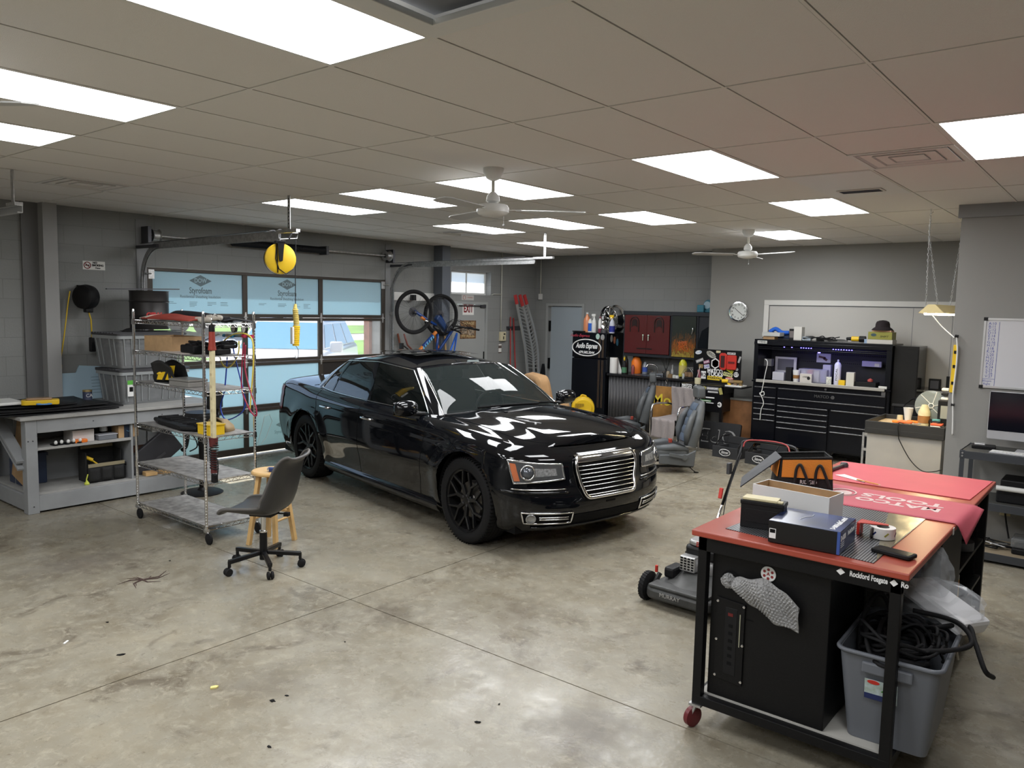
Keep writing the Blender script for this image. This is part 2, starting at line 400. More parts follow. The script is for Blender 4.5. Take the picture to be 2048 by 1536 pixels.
def cframe(s,h):
    """s in 0..3: 0..1 front corner from the centreline, 1..2 side, 2..3 rear corner"""
    xf=ip(h,XF)-RXF;xr=ip(h,XRR)+RXR
    if s <= 1:
        a=s*PI/2;y=half_width(h,xf)*abs(math.sin(a))**(2/NF);x=xf+RXF*abs(math.cos(a))**(2/NF)
        # slight plan-view bow across the nose
        y0=half_width(h,xf)
    elif s <= 2:x=xf+(xr-xf)*(s-1);y=half_width(h,x)
    else:
        a=(3-s)*PI/2;y=half_width(h,xr)*abs(math.sin(a))**(2/NR);x=xr-RXR*abs(math.cos(a))**(2/NR)
    if x > 1.95:x -= .10*(y/HW)**2*min(1,(x-1.95)/.35)
    z=ip(x,ZB)+(ip(x,ZT)-ip(x,ZB))*h
    for cx in (1.526,-1.526):
        d=math.hypot(x-cx,z-.36)
        if y > .5:y += .022*math.exp(-((d-.43)/.10)**2)
    if 1 < s < 2 and -1.4 < x < 1.4:y += -.012*math.exp(-((z-.42)/.10)**2)
    return Vector((x,y,z))
def cnorm(s,h):
    e=.004;a=cframe(min(3,s+e),h)-cframe(max(0,s-e),h);b=cframe(s,min(1,h+e))-cframe(s,max(0,h-e))
    n=b.cross(a)
    if n.y < 0 and s > .3 or (s <= .3 and n.x < 0):n=-n
    return n.normalized()
CRT=smooth_tab([(-2.7,.0),(-2.5,.035),(-2.0,.05),(-1.6,.055),(0,.05),(1.0,.075),(1.6,.085),(2.0,.075),(2.2,.05),(2.33,.0)])
def crown(x):return max(0,ip(x,CRT))
def deck(s,v,lift=0.):
    p=cframe(s,1);y=p.y*(1-v)
    z=p.z + crown(p.x)*(1-(1-v)**2)
    if p.x > .9:
        k=(abs(y)-.47)/.05;z += .014/(1+math.exp(max(-30,min(30,k*3))))*min(1,max(0,(p.x-.9)/.2))*min(1,max(0,(2.3-p.x)/.2))
        k2=(abs(y)-.73)/.03;z -= .008*math.exp(-k2*k2)
    return Vector((p.x,y,z+lift))
SS=[i/22 for i in range(22)] + [1+i/110 for i in range(110)] + [2+i/16 for i in range(17)]
HS=[i/30 for i in range(31)]
CABF,CABR,CABW=.98,-1.62,.76
def car_body():
    mb=MB()
    for sg in (1,-1):
        vs=[];idx={}
        for i,s in enumerate(SS):
            for j,h in enumerate(HS):
                p=cframe(s,h);idx[i,j]=len(vs);vs.append(p)
        fs=[]
        def hit(p,r):
            for cx in (1.526,-1.526):
                if p.y > .45 and math.hypot(p.x-cx,p.z-.37) < r:return cx
            return None
        keep=[]
        for i in range(len(SS)-1):
            for j in range(len(HS)-1):
                q=[idx[i,j],idx[i+1,j],idx[i+1,j+1],idx[i,j+1]]
                c=sum((vs[k] for k in q),Vector())/4
                if hit(c,.398) is None:keep.append(q)
        used=set(k for q in keep for k in q)
        # pull the ragged edge onto the arch circle
        from collections import Counter
        cnt=Counter(k for q in keep for k in q)
        for k in used:
            p=vs[k]
            for cx in (1.526,-1.526):
                d=math.hypot(p.x-cx,p.z-.37)
                if p.y > .45 and d < .43 and cnt[k] < 4 and p.z > ip(p.x,ZB)+.004:
                    f=.405/d;vs[k]=Vector((cx+(p.x-cx)*f,p.y,.37+(p.z-.37)*f))
        n0=len(mb.v)
        mb.v += [(p.x,p.y*sg,p.z) for p in vs]
        mb.f += [tuple(n0+k for k in (q if sg < 0 else q[::-1])) for q in keep]
        NV=26;n0=len(mb.v)
        VV=[j/NV for j in range(NV+1)]
        for s in SS:
            for v in VV:p=deck(s,v);mb.v.append((p.x,p.y*sg,p.z))
        for i in range(len(SS)-1):
            for j in range(NV):
                a=n0+i*(NV+1)+j;q=(a,a+NV+1,a+NV+2,a+1)
                c=sum((Vector(mb.v[k]) for k in q),Vector())/4
                if CABR < c.x < CABF and abs(c.y) < CABW:continue
                mb.f.append(q if sg < 0 else q[::-1])
    return mb
import bmesh
def weld(o,d=.0006,sharp=38):
    bm=bmesh.new();bm.from_mesh(o.data);bmesh.ops.remove_doubles(bm,verts=bm.verts,dist=d)
    bmesh.ops.dissolve_degenerate(bm,dist=1e-5,edges=bm.edges)
    bmesh.ops.recalc_face_normals(bm,faces=bm.faces);bm.to_mesh(o.data);bm.free()
    o.data.polygons.foreach_set('use_smooth',[True]*len(o.data.polygons));o.data.set_sharp_from_angle(angle=R(sharp))
CARX,CARY,CARA,CSC=-5.815,6.185,R(-11.9),1.04
car=thing('car','glossy black four-door sedan with chrome slatted grille parked facing the camera','car',(CARX,CARY,0),CARA)
car.scale=(CSC,CSC,CSC)
body=car_body().build('body',PAINT,car);weld(body)
# ---- greenhouse
KB=[(1.06,.0),(1.02,.42),(.90,.70),(.76,.775),(-.26,.815),(-.36,.815),(-1.12,.80),(-1.15,.80),(-1.42,.775),(-1.60,.735),(-1.72,.62),(-1.83,.36),(-1.87,0)]
KT=[(.34,.0,1.458),(.31,.32,1.450),(.21,.545,1.418),(.13,.585,1.410),(-.40,.615,1.432),(-.50,.615,1.432),(-.99,.60,1.405),(-1.02,.60,1.402),(-1.10,.59,1.392),(-1.19,.56,1.38),(-1.24,.46,1.392),(-1.28,.25,1.41),(-1.29,0,1.415)]
NK=len(KB)
KBs=[Vector((x,y,0)) for x,y in KB];KTs=[Vector(p)+Vector((.05 if p[0] > 0 else 0,0,-.05 if p[0] > 0 else -.03)) for p in KT]
def cr(P,t):
    i=min(int(t),len(P)-2);f=t-i;a,b,c,d=P[max(i-1,0)],P[i],P[i+1],P[min(i+2,len(P)-1)]
    # limited tangents so closely spaced keys do not wiggle
    L=(c-b).length
    m1=(c-a)*.5;m2=(d-b)*.5
    if m1.length > L:m1 *= L/m1.length
    if m2.length > L:m2 *= L/m2.length
    f2=f*f;f3=f2*f
    return b*(2*f3-3*f2+1)+m1*(f3-2*f2+f)+c*(-2*f3+3*f2)+m2*(f3-f2)
def zdeck(x,y):
    p=ip(x,ZT);w=half_width(1,x);return p+crown(x)*(1-min(1,(y/w))**2)
def gh(t,h,off=0.):
    b=cr(KBs,t);b=Vector((b.x,b.y,zdeck(b.x,b.y)-.004));c=cr(KTs,t)
    p=b.lerp(c,h);bulge=.035 if t < 2 or t > 10 else .022
    out=Vector((c.x-b.x,c.y-b.y,0));n=-out.normalized() if out.length > 1e-4 else Vector((0,1,0))
    return p + (n*.9+Vector((0,0,.4)))*bulge*math.sin(PI*h) + n*off
def strip(t0,t1,h0,h1,n,m,off=0.,mirror=True,both=True):
    mb=MB()
    for sg in ((1,-1) if both else (1,)):
        def fn(a,b):
            p=gh(t0+(t1-t0)*a,h0+(h1-h0)*b,off);return Vector((p.x,p.y*sg,p.z))
        mb.grid(fn,n,m)
    return mb
pil=MB()
for a,b,n in ((2,3,4),(4,5,3),(8,10,8)):
    q=strip(a,b,0,1,n,14);pil.add(q.v,q.f)
q=strip(0,2,.965,1,10,2);pil.add(q.v,q.f);q=strip(3,8,.95,1,40,2);pil.add(q.v,q.f);q=strip(10,12,.95,1,10,2);pil.add(q.v,q.f)
q=strip(6,7,0,1,2,10,.001);pil.add(q.v,q.f)
po=pil.build('pillars',PAINT,car);weld(po)
# roof
RCR=smooth_tab([(-1.29,.012),(-1.1,.035),(-.8,.065),(-.4,.078),(0,.065),(.2,.035),(.39,.012)])
def roof_pt(a,b,sg=1):
    c=cr(KTs,a*(NK-1));k=1-(1-b)**2
    return Vector((c.x,c.y*(1-b)*sg,c.z + ip(c.x,RCR)*k))
rf=MB();rf.grid(lambda a,b:roof_pt(a,b),60,10);rf.grid(lambda a,b:roof_pt(a,b,-1),60,10)
ro=rf.build('roof',PAINT,car);weld(ro)
sr=MB()   # sunroof pane, slightly proud
def srp(a,b):
    x=-.05-.85*a;y=-.40+.80*b;return Vector((x,y,1.474+.012*(1-(y/.4)**2)-.012*((a-.5)*2)**2))
sr.grid(srp,10,8);sr.build('sunroof',CGLASS,car,smooth='all')
ws=strip(0,2,.02,.965,32,24,-.002);wso=ws.build('windscreen',WGLASS,car);weld(wso)
rg=strip(10,12,.02,.95,16,14,-.002);weld(rg.build('rear_window',CGLASS,car))
for sg in (1,-1):
    for t0,t1,nm in ((3,4,'front_side_window'),(5,6,'rear_side_window'),(7,8,'quarter_window')):
        mb=MB().grid(lambda a,b:Vector((lambda p:(p.x,p.y*sg,p.z))(gh(t0+(t1-t0)*a,.03+.92*b,-.004))),10,10)
        mb.build(nm,CGLASS,car,smooth='all')
    # chrome round the side glass
    ring=[gh(3+5*i/40,.03,.004) for i in range(41)] + [gh(8,h/10,.004) for h in range(1,10)] + [gh(8-5*i/40,.95,.004) for i in range(41)] + [gh(3,1-h/10,.004) for h in range(1,10)]
    MB().tube([(p.x,p.y*sg,p.z) for p in ring],.006,6,closed=True).build('window_trim',CHROME,car,smooth='all')
    ap=[gh(2.05,h/12,.004) for h in range(13)]
    MB().tube([(p.x,p.y*sg,p.z) for p in ap],.005,6).build('pillar_trim',CHROME,car,smooth='all')
    # door seams
    for xa,xb in ((.93,.80),(-.31,-.31),(-1.20,-1.30)):
        pts=[]
        for k in range(20):
            h=.06+.94*k/19;xx=xb + (xa-xb)*(k/19)
            if xa < -1:xx=-1.08-.22*(k/19) if k < 12 else -1.24-.06*(k-12)/7
            if xa < -1 and k < 5:continue
            xf=ip(h,XF)-RXF;xr=ip(h,XRR)+RXR;s=1+(xx-xf)/(xr-xf);p=cframe(s,h);pts.append((p.x,(p.y-.0005)*sg,p.z))
        MB().tube(pts,.0035,5).build('door_seam',BMATTE,car)
    # handles
    for hx in (-.14,-1.06):
        p=cframe(1+(hx-(ip(.82,XF)-RXF))/((ip(.82,XRR)+RXR)-(ip(.82,XF)-RXF)),.82)
        MB().tube(spline([(hx+.10,(p.y-.003)*sg,p.z),(hx+.085,(p.y+.022)*sg,p.z+.004),(hx-.07,(p.y+.022)*sg,p.z+.004),(hx-.09,(p.y-.003)*sg,p.z)],4),.011,8).build('door_handle',CHROME,car,smooth='all')
    # sill
    MB().grid(lambda a,b:Vector((1.10-2.2*a,(.865+.045*math.sin(PI*min(1,b*1.1)))*sg,.165+.13*b)),12,8).build('sill',PAINT,car,smooth='all')
    # mirror
    mp=MB().grid(lambda a,b:Vector((.70+.075*math.cos(2*PI*a)*abs(math.sin(PI*b))**.6*(1 if math.cos(2*PI*a) > 0 else .65),(.985-.115*math.cos(PI*b))*sg,1.045+.075*math.sin(2*PI*a)*abs(math.sin(PI*b))**.45)),20,14,cu=True)
    m_=mp.build('mirror',PAINT,car);weld(m_,sharp=80)
    MB().tube([(.74,.80*sg,.985),(.72,.95*sg,1.0)],.022,8).build('mirror_arm',BLACK,m_,smooth='all')
    MB().add([(.655,.885*sg,.985),(.655,1.085*sg,.985),(.655,1.085*sg,1.10),(.655,.885*sg,1.10)],[(0,1,2,3)]).build('mirror_glass',CHROME,m_)
    # wheel arch liners
    for cx in (1.526,-1.526):
        MB().grid(lambda a,b:Vector((cx+(.405)*math.cos(PI*(-.08+1.16*a)),(.90-.32*b)*sg,.37+.405*math.sin(PI*(-.08+1.16*a)))),24,2).build('wheel_arch',BMATTE,car)
MB().box(-2.4,-.80,.18,2.05,.80,.24).box(-2.3,-.55,.24,2.0,.55,.50).build('underbody',BMATTE,car)
# bonnet seam & washer jets
for sg in (1,-1):
    MB().tube([tuple((lambda p:(p.x,p.y*sg,p.z+.0005))(deck(s,.175))) for s in [.35+.02*k for k in range(56)]],.0028,5).build('bonnet_seam',BMATTE,car)
    MB().box(1.27,.30*sg-.012,zdeck(1.28,.3)+.008,1.30,.30*sg+.012,zdeck(1.28,.3)+.020).build('washer_jet',BPLAST,car)
MB().tube([tuple((lambda p:(p.x,p.y,p.z))(gh(t,.0,.012))) for t in [k/8 for k in range(17)]],.012,6).tube([tuple((lambda p:(p.x,-p.y,p.z))(gh(t,.0,.012))) for t in [k/8 for k in range(17)]],.012,6).build('cowl',BPLAST,car,smooth='all')
for y0,y1 in ((-.42,.30),(.30,.62)):
    a=gh(.0+abs(y0)/.42*.9,.05,.03);b=gh(abs(y1)/.42*.9 if y1 < .42 else 1.4,.045,.03)
    MB().tube([(a.x,y0,a.z+.01),((a.x+b.x)/2,(y0+y1)/2,(a.z+b.z)/2+.015),(b.x,y1,b.z+.006)],.010,6).build('wiper',BMATTE,car,smooth='all')
# ---- front face: chrome grille
def fx(y,z):
    """front surface x at a given y and height"""
    zb,zt=.20,.83;h=max(0,min(1,(z-zb)/(zt-zb)));xf=ip(h,XF)-RXF;w=half_width(h,xf)
    x=xf+RXF*max(0,1-min(1,abs(y)/w)**NF)**(1/NF)
    return x-.10*(y/HW)**2*min(1,max(0,(x-1.95)/.35))
def fpt(y,z,o=0.):return Vector((fx(y,z)+o,y,z))
def dens(pts,n=5):
    out=[]
    for a,b in zip(pts,pts[1:]+pts[:1]):
        for k in range(n):out.append((a[0]+(b[0]-a[0])*k/n,a[1]+(b[1]-a[1])*k/n))
    return out
def rcorner(pts,r=.03,n=4):
    out=[];N=len(pts)
    for i in range(N):
        p=Vector((*pts[i],0));a=Vector((*pts[i-1],0));b=Vector((*pts[(i+1) % N],0))
        u=p+(a-p).normalized()*r;w=p+(b-p).normalized()*r
        for k in range(n+1):
            t=k/n;q=u*(1-t)**2+p*2*t*(1-t)+w*t*t;out.append((q.x,q.y))
    return out
gr=[(-.33,.785),(.33,.785),(.35,.70),(.28,.455),(-.28,.455),(-.35,.70)]
ring=[fpt(y,z,.022) for y,z in dens(rcorner(gr,.05,5),2)]
grl=MB().tube(ring,.015,8,closed=True).build('grille_surround',CHROME,car,smooth='all')
MB().grid(lambda a,b:fpt((-.335+.67*a),(.735+.06*b),.026-.008*(2*b-1)**2),24,4).build('grille_header',CHROME,grl,smooth='all')
def gw(z):return .35-.07*(.70-z)/.245 if z < .70 else .35-.02*(z-.70)/.085
MB().grid(lambda a,b:fpt((2*a-1)*(gw(.44+.33*b)-.005),.44+.33*b,.004),16,12).build('grille_backing',BMATTE,grl)
for k in range(8):
    z=.480+.0325*k;w=gw(z)-.02
    MB().grid(lambda a,b:fpt((2*a-1)*w,z+.0045*math.sin(2*PI*b),.018+.010*math.cos(2*PI*b)),14,8,cv=True).build('grille_slat',CHROME,grl,smooth='all')
MB().prism(ellipse(0,0,.075,.013),0,.008,frame(fpt(0,.772,.032),(0,1,0),(-.4,0,1))).build('badge',DSTEEL,grl)
# headlamps
def region(sg,corners,n=16,m=10,off=.006):
    """patch over the front between four (s, h) corners"""
    (a,b,c,d)=corners
    def fn(u,v):
        s=(a[0]*(1-u)+b[0]*u)*(1-v)+(d[0]*(1-u)+c[0]*u)*v;h=(a[1]*(1-u)+b[1]*u)*(1-v)+(d[1]*(1-u)+c[1]*u)*v
        p=cframe(s,h)+cnorm(s,h)*off;return Vector((p.x,p.y*sg,p.z))
    return fn
def y2s(y,h):
    w=half_width(h,ip(h,XF)-RXF);return 2/PI*math.asin(min(1,(y/w))**(NF/2))
for sg in (1,-1):
    cs=[(y2s(.455,.62),.66),(.62,.60),(.70,.86),(y2s(.47,.88),.84)]
    fn0=region(sg,cs,off=-.0);
    hl=MB().grid(region(sg,cs,off=.004),24,10).build('headlamp',HLDARK,car,smooth='all')
    MB().tube([region(sg,cs,off=.008)(*q) for q in [(k/12,0) for k in range(12)]+[(1,k/8) for k in range(8)]+[(1-k/12,1) for k in range(12)]+[(0,1-k/8) for k in range(8)]],.008,6,closed=True).build('lamp_bezel',CHROME,hl,smooth='all')
    MB().grid(lambda a,b:region(sg,cs,off=.012)(.84+.14*a,.10+.78*b),6,8).build('side_marker',AMBER,hl,smooth='all',label='amber side marker lens')
    for u_,rr in ((.62,.058),(.36,.030)):
        p=region(sg,cs,off=.012)(u_,.5);nrm=(region(sg,cs,off=.03)(u_,.5)-p).normalized()
        fm=frame(p,nrm.orthogonal(),nrm.cross(nrm.orthogonal()))
        if u_ > .5:
            MB().lathe([(rr,.0),(rr*1.08,.010),(rr*.95,.016),(rr*.80,.004)],24,fm).build('lamp_ring',CHROME,hl,smooth='all')
            MB().lathe([(rr*.78,.002),(rr*.7,.016),(rr*.4,.028),(0.001,.033)],20,fm).build('projector_lens',mat('lens_bulb',(.12,.13,.15),.05,.5),hl,smooth='all')
    MB().grid(lambda a,b:region(sg,cs,off=.010)(.10+.42*a,.28+.44*b),10,6).build('reflector',mat('lamp_reflector',(.55,.56,.57),.3,.6,noise=.5,nscale=60),hl,smooth='all')
    MB().grid(region(sg,cs,off=.020),24,10).build('lamp_cover',HLCLEAR,hl,smooth='all')
    # crease under the lamp with bright line
    MB().tube([tuple((lambda p,n:((p+n*.004).x,(p+n*.004).y*sg,p.z))(cframe(s,.535),cnorm(s,.535))) for s in [y2s(.44,.5)+(.66-y2s(.44,.5))*k/16 for k in range(17)]],.007,6).build('bumper_strip',CHROME,car,smooth='all')
    MB().tube([tuple((lambda p,n:((p+n*.001).x,(p+n*.001).y*sg,p.z))(cframe(s,.50),cnorm(s,.50))) for s in [y2s(.42,.5)+(.8-y2s(.42,.5))*k/16 for k in range(17)]],.012,6).build('bumper_crease',PAINT,car,smooth='all')
    # fog lamp opening
    fc=[(y2s(.41,.2),.11),(.57,.13),(.59,.265),(y2s(.40,.2),.245)]
    fo=MB().grid(region(sg,fc,off=.003),16,6).build('fog_lamp',BMATTE,car,smooth='all')
    rf2=region(sg,fc,off=.010);prm=[(k/12,0) for k in range(12)]+[(1,k/5) for k in range(5)]+[(1-k/12,1) for k in range(12)]+[(0,1-k/5) for k in range(5)]
    MB().tube([rf2(*q) for q in prm],.0075,6,closed=True).build('fog_bezel',CHROME,fo,smooth='all')
    for v_ in (.42,.62):MB().tube([region(sg,fc,off=.012)(.06+.55*k/8,v_) for k in range(9)],.006,6).build('fog_blade',CHROME,fo,smooth='all')
    p=region(sg,fc,off=.012)(.80,.5);nrm=(region(sg,fc,off=.03)(.80,.5)-p).normalized();fm=frame(p,nrm.orthogonal(),nrm.cross(nrm.orthogonal()))
    MB().lathe([(.040,0),(.042,.008),(.034,.012),(.032,.004),(0.001,.010)],20,fm).build('fog_lens',mat('fog_glass',(.35,.36,.37),.08,.6),fo,smooth='all')
    # tail lamp, tall and narrow
    tl=[(2.35,.62),(2.05,.60),(2.05,.93),(2.40,.93)]
    MB().grid(region(sg,tl,off=.006),8,8).build('tail_lamp',mat('tail_lens',(.25,.005,.008),.1),car,smooth='all')
MB().grid(lambda a,b:fpt((2*a-1)*.40,.245+.085*b,.004),20,4).build('lower_intake',BMATTE,car)
MB().tube([fpt(-.85+1.7*k/24,.235-.0*k,.012) for k in range(2,23)],.010,6).build('lower_lip',PAINT,car,smooth='all')
# ---- cabin
cab=MB().box(-1.6,-.78,.22,.98,.78,.30).box(-1.62,-.78,.3,-1.5,.78,.95).build('cabin_floor',BMATTE,car)
MB().prism([(.98,.93),(.30,.93),(.22,.86),(.26,.70),(.98,.70)],-.76,.76,Matrix(((1,0,0,0),(0,0,1,0),(0,1,0,0),(0,0,0,1)))).build('dashboard',LEATHER,car,bev=.02)
MB().tube([(.16+.05*math.cos(a)*.4,.38+.18*math.sin(a),.92+.17*math.cos(a)) for a in [2*PI*k/24 for k in range(24)]],.016,8,closed=True).bar((.2,.22,.92),(.2,.54,.92),.03,.06).bar((.2,.38,.92),(.35,.38,.86),.06).build('steering_wheel',LEATHER,car,smooth=40)
def cseat(y,x):
    MB().prism(rpoly(-.26,.0,.26,.16,.05),0,.5,Matrix(((0,0,1,x-.2),(1,0,0,y),(0,1,0,.42),(0,0,0,1)))).prism(rpoly(-.25,0,.25,.66,.10),-.06,.06,Matrix(((0,-.28,1,x-.22),(1,0,0,y),(0,.96,.2,.52),(0,0,0,1)))).build('car_seat',LEATHER,car,bev=.02)
    MB().prism(rpoly(-.13,0,.13,.19,.06),-.05,.05,Matrix(((0,-.2,1,x-.42),(1,0,0,y),(0,.98,.2,1.15),(0,0,0,1)))).build('headrest',LEATHER,car,bev=.02)
for y in (-.37,.37):cseat(y,-.1)
MB().box(-1.25,-.65,.45,-.75,.65,.62).box(-1.38,-.65,.5,-1.2,.65,1.0).build('rear_bench',LEATHER,car,bev=.04)
MB().box(.12,-.12,1.33,.15,.12,1.39).build('rear_view_mirror',BLACK,car,bev=.01)
MB().box(.30,-.02,1.405,.325,.11,1.43).build('toll_tag',mat('pale_sticker',(.25,.3,.3),.5),car)
# ---- wheels
def wheel(x,y,sg,steer=0.):
    M=Matrix.Translation((x,y,.362)) @ Matrix.Rotation(steer,4,'Z') @ Matrix.Rotation(-sg*PI/2,4,'X')
    prof=[(.258,-.110),(.300,-.124),(.335,-.120),(.352,-.108),(.360,-.088),(.362,-.05),(.362,.05),(.360,.088),(.352,.108),(.335,.120),(.300,.124),(.258,.110)]
    ty=MB().lathe(prof,64,M);
    tyo=ty.build('tyre',RUBBER,car,smooth=35)
    tr=MB()
    for z in (-.055,-.02,.02,.055):tr.lathe([(.3627,z-.003),(.3632,z),(.3627,z+.003)],64,M)
    for k in range(72):
        a=2*PI*k/72;Mk=M @ Matrix.Rotation(a,4,'Z')
        for s2 in (-1,1):tr.box(.350,-.0022,s2*.062,.3628,.0022,s2*.112,Mk)
    tr.build('tread_groove',BMATTE,tyo)
    rm=MB().lathe([(.262,.118),(.262,.104),(.246,.098),(.238,.060),(.232,-.10),(.255,-.112)],64,M).build('rim',WHEELM,car,smooth=35)
    MB().lathe([(0.001,.058),(.05,.058),(.06,.045),(.15,.045),(.155,.03),(.16,.0)],40,M).build('brake_disc',mat('brake_disc_steel',(.16,.15,.14),.4,.8),rm,smooth=35)
    sp=MB()
    for k in range(7):
        a=2*PI*k/7+.2
        def P(r,da,z):return M @ Vector((r*math.cos(a+da),r*math.sin(a+da),z))
        nz=(M.to_3x3() @ Vector((0,0,1)))
        sp.bar(P(.03,0,.078),P(.135,0,.088),.034,.030,nz);sp.bar(P(.125,0,.088),P(.248,.30,.100),.019,.028,nz);sp.bar(P(.125,0,.088),P(.248,-.30,.100),.019,.028,nz)
    sp.lathe([(0.001,.098),(.028,.097),(.034,.090),(.055,.086),(.062,.06)],28,M)
    sp.build('spokes',WHEELM,rm,smooth=35,bev=.004)
    for k in range(5):MB().lathe([(.011,.08),(.011,.100),(0.001,.101)],6,M @ Matrix.Translation((.045*math.cos(2*PI*k/5),.045*math.sin(2*PI*k/5),0))).build('wheel_nut',DSTEEL,rm)
for x in (1.526,-1.526):
    for sg in (1,-1):wheel(x,.805*sg,sg,0)
# licence-plate-free nose, small front camera slot
MB().box(2.25,-.05,.395,2.325,.05,.41).build('front_slot',BMATTE,car)
# ================================================================== left wall: garage door and its hardware
def translucent(name,c,amt=.5):
    m=mat(name,c,.6);n=m.node_tree.nodes;l=m.node_tree.links;b=n['Principled BSDF']
    t=n.new('ShaderNodeBsdfTranslucent');t.inputs[0].default_value=(*c,1);ms=n.new('ShaderNodeMixShader');ms.inputs[0].default_value=amt
    l.new(b.outputs[0],ms.inputs[1]);l.new(t.outputs[0],ms.inputs[2]);l.new(ms.outputs[0],n['Material Output'].inputs[0]);return m
FOAM=translucent('blue_foam_board',(.50,.68,.76),.33)
FOAMG=translucent('clouded_pane',(.46,.62,.64),.3)
DOORM=mat('bronze_door_frame',(.055,.046,.038),.45,.3)
DOORP=mat('bronze_door_panel',(.022,.019,.018),.4)
PANE=mat('window_pane',(1,1,1),.0,alpha=.12,spec=.5)
INK=mat('grey_print',(.16,.22,.25),.7)
DX=-9.27
gd=thing('door_1','sectional garage door glazed in three columns, mostly filled with pale blue foam boards','garage door',(DX,6.425,0));gd['kind']='structure'
del gd['category']
YC=[4.55,5.855,7.075,8.30];ZR=[0.02,.625,1.245,1.845,2.44]
Y0=6.425
fr=MB()
for a,b in zip(ZR,ZR[1:]):
    fr.box(-.02,4.55-Y0,a,.025,8.30-Y0,a+(.085 if a < .1 else .045)).box(-.02,4.55-Y0,b-.045,.025,8.30-Y0,b-.004)
    for k,y in enumerate(YC):fr.box(-.019,y-Y0-(.0 if k == 0 else .035 if k < 3 else .07),a+.01,.024,y-Y0+(.07 if k == 0 else .035 if k < 3 else 0),b-.01)
fr.build('door_frame',DOORM,gd,bev=.004)
def pane_rect(r,c):
    z0=ZR[r]+(.085 if r == 0 else .045);z1=ZR[r+1]-.045;y0=YC[c]+(.07 if c == 0 else .035);y1=YC[c+1]-(.07 if c == 2 else .035)
    return y0-Y0,y1-Y0,z0,z1
for r in range(4):
    for c in range(3):
        y0,y1,z0,z1=pane_rect(r,c)
        if r == 2:MB().box(-.003,y0,z0,.001,y1,z1).build('glass_pane',PANE,gd)
        elif r == 1 and c == 2:MB().box(-.012,y0,z0,-.002,y1,z1).build('solid_panel',DOORP,gd)
        else:MB().box(-.004,y0,z0,.004,y1,z1).build('foam_board' if r else 'clouded_pane',FOAM if r else FOAMG,gd)
def tri(mb,M,pts,e=.0008):mb.prism(pts,0,e,M)
def wallx_frame(X,y,z):return frame((X,y,z),(0,1,0),(0,0,1))     # faces +X
for c,yc in ((0,5.24),(1,6.52)):
    M0=wallx_frame(.0045,yc-Y0,0)
    b=Matrix.Translation((0,2.30,0))
    MB().prism([(-.15,0),(0,.072),(.15,0),(0,-.072)],0,.0008,M0 @ b).build('printed_diamond',INK,gd)
    text('DOW',.075,M0 @ Matrix.Translation((0,2.30,.001)),FOAM,gd,width=.165,bold=.002)
    text('Styrofoam',.105,M0 @ Matrix.Translation((0,2.175,0)),INK,gd,width=.30,bold=.002)
    text('Residential Sheathing Insulation',.052,M0 @ Matrix.Translation((0,2.10,0)),INK,gd,width=.54)
    mb=MB();rnd=random.Random(c+3)
    for x in (-.38,-.08,.16,.34):
        for k in range(rnd.randint(2,4)):mb.box(x-.07,2.03-.018*k,0,x+.07-rnd.random()*.08,2.035-.018*k,.0006,M0)
    mb.build('fine_print',INK,gd)
# faint sketch and small mark on the bottom middle board
M0=wallx_frame(.0045,6.40-Y0,0)
MB().prism([(-.08,.36),(0,.40),(.08,.36),(0,.32)],0,.0008,M0).build('printed_diamond',mat('faint_print',(.26,.40,.42),.7),gd)
text('Styrofoam',.07,M0 @ Matrix.Translation((0,.26,0)),mat('faint_print',(.26,.40,.42),.7),gd,width=.2)
MB().tube([(.006,y-Y0,z) for y,z in [(6.02,.10),(6.10,.35),(6.14,.50),(6.22,.52),(6.26,.42),(6.16,.20),(6.08,.12)]],.004,4).build('scrawl',WHITE,gd)
for z in ZR[1:4]:
    for y in (4.60,5.855,7.075,8.25):
        MB().prism([(-.018,.0),(-.01,.07),(.01,.07),(.018,0),(.01,-.07),(-.01,-.07)],0,.006,wallx_frame(.026,y-Y0,z)).cyl((.032,y-Y0-.03,z),(.032,y-Y0+.03,z),.006,seg=8).build('hinge',STEEL,gd)
for y,s in ((4.60,1),(8.25,-1)):
    MB().box(.024,y-Y0-.03,2.30,.028,y-Y0+.04,2.41).cyl((.03,y-Y0,2.36),(.07,y-Y0-s*.09,2.36),.008,seg=8).build('top_roller_bracket',STEEL,gd)
# jamb and steel back plates
struct(MB().box(XL,4.43,0,XL+.012,4.55,2.985),'trim_2',GREYW)
struct(MB().box(XL,8.30,0,XL+.012,8.40,2.985),'trim_3',GREYW)
struct(MB().box(XL-.28,4.52,2.44,XL-.02,8.33,2.47),'trim_4',DOORM)
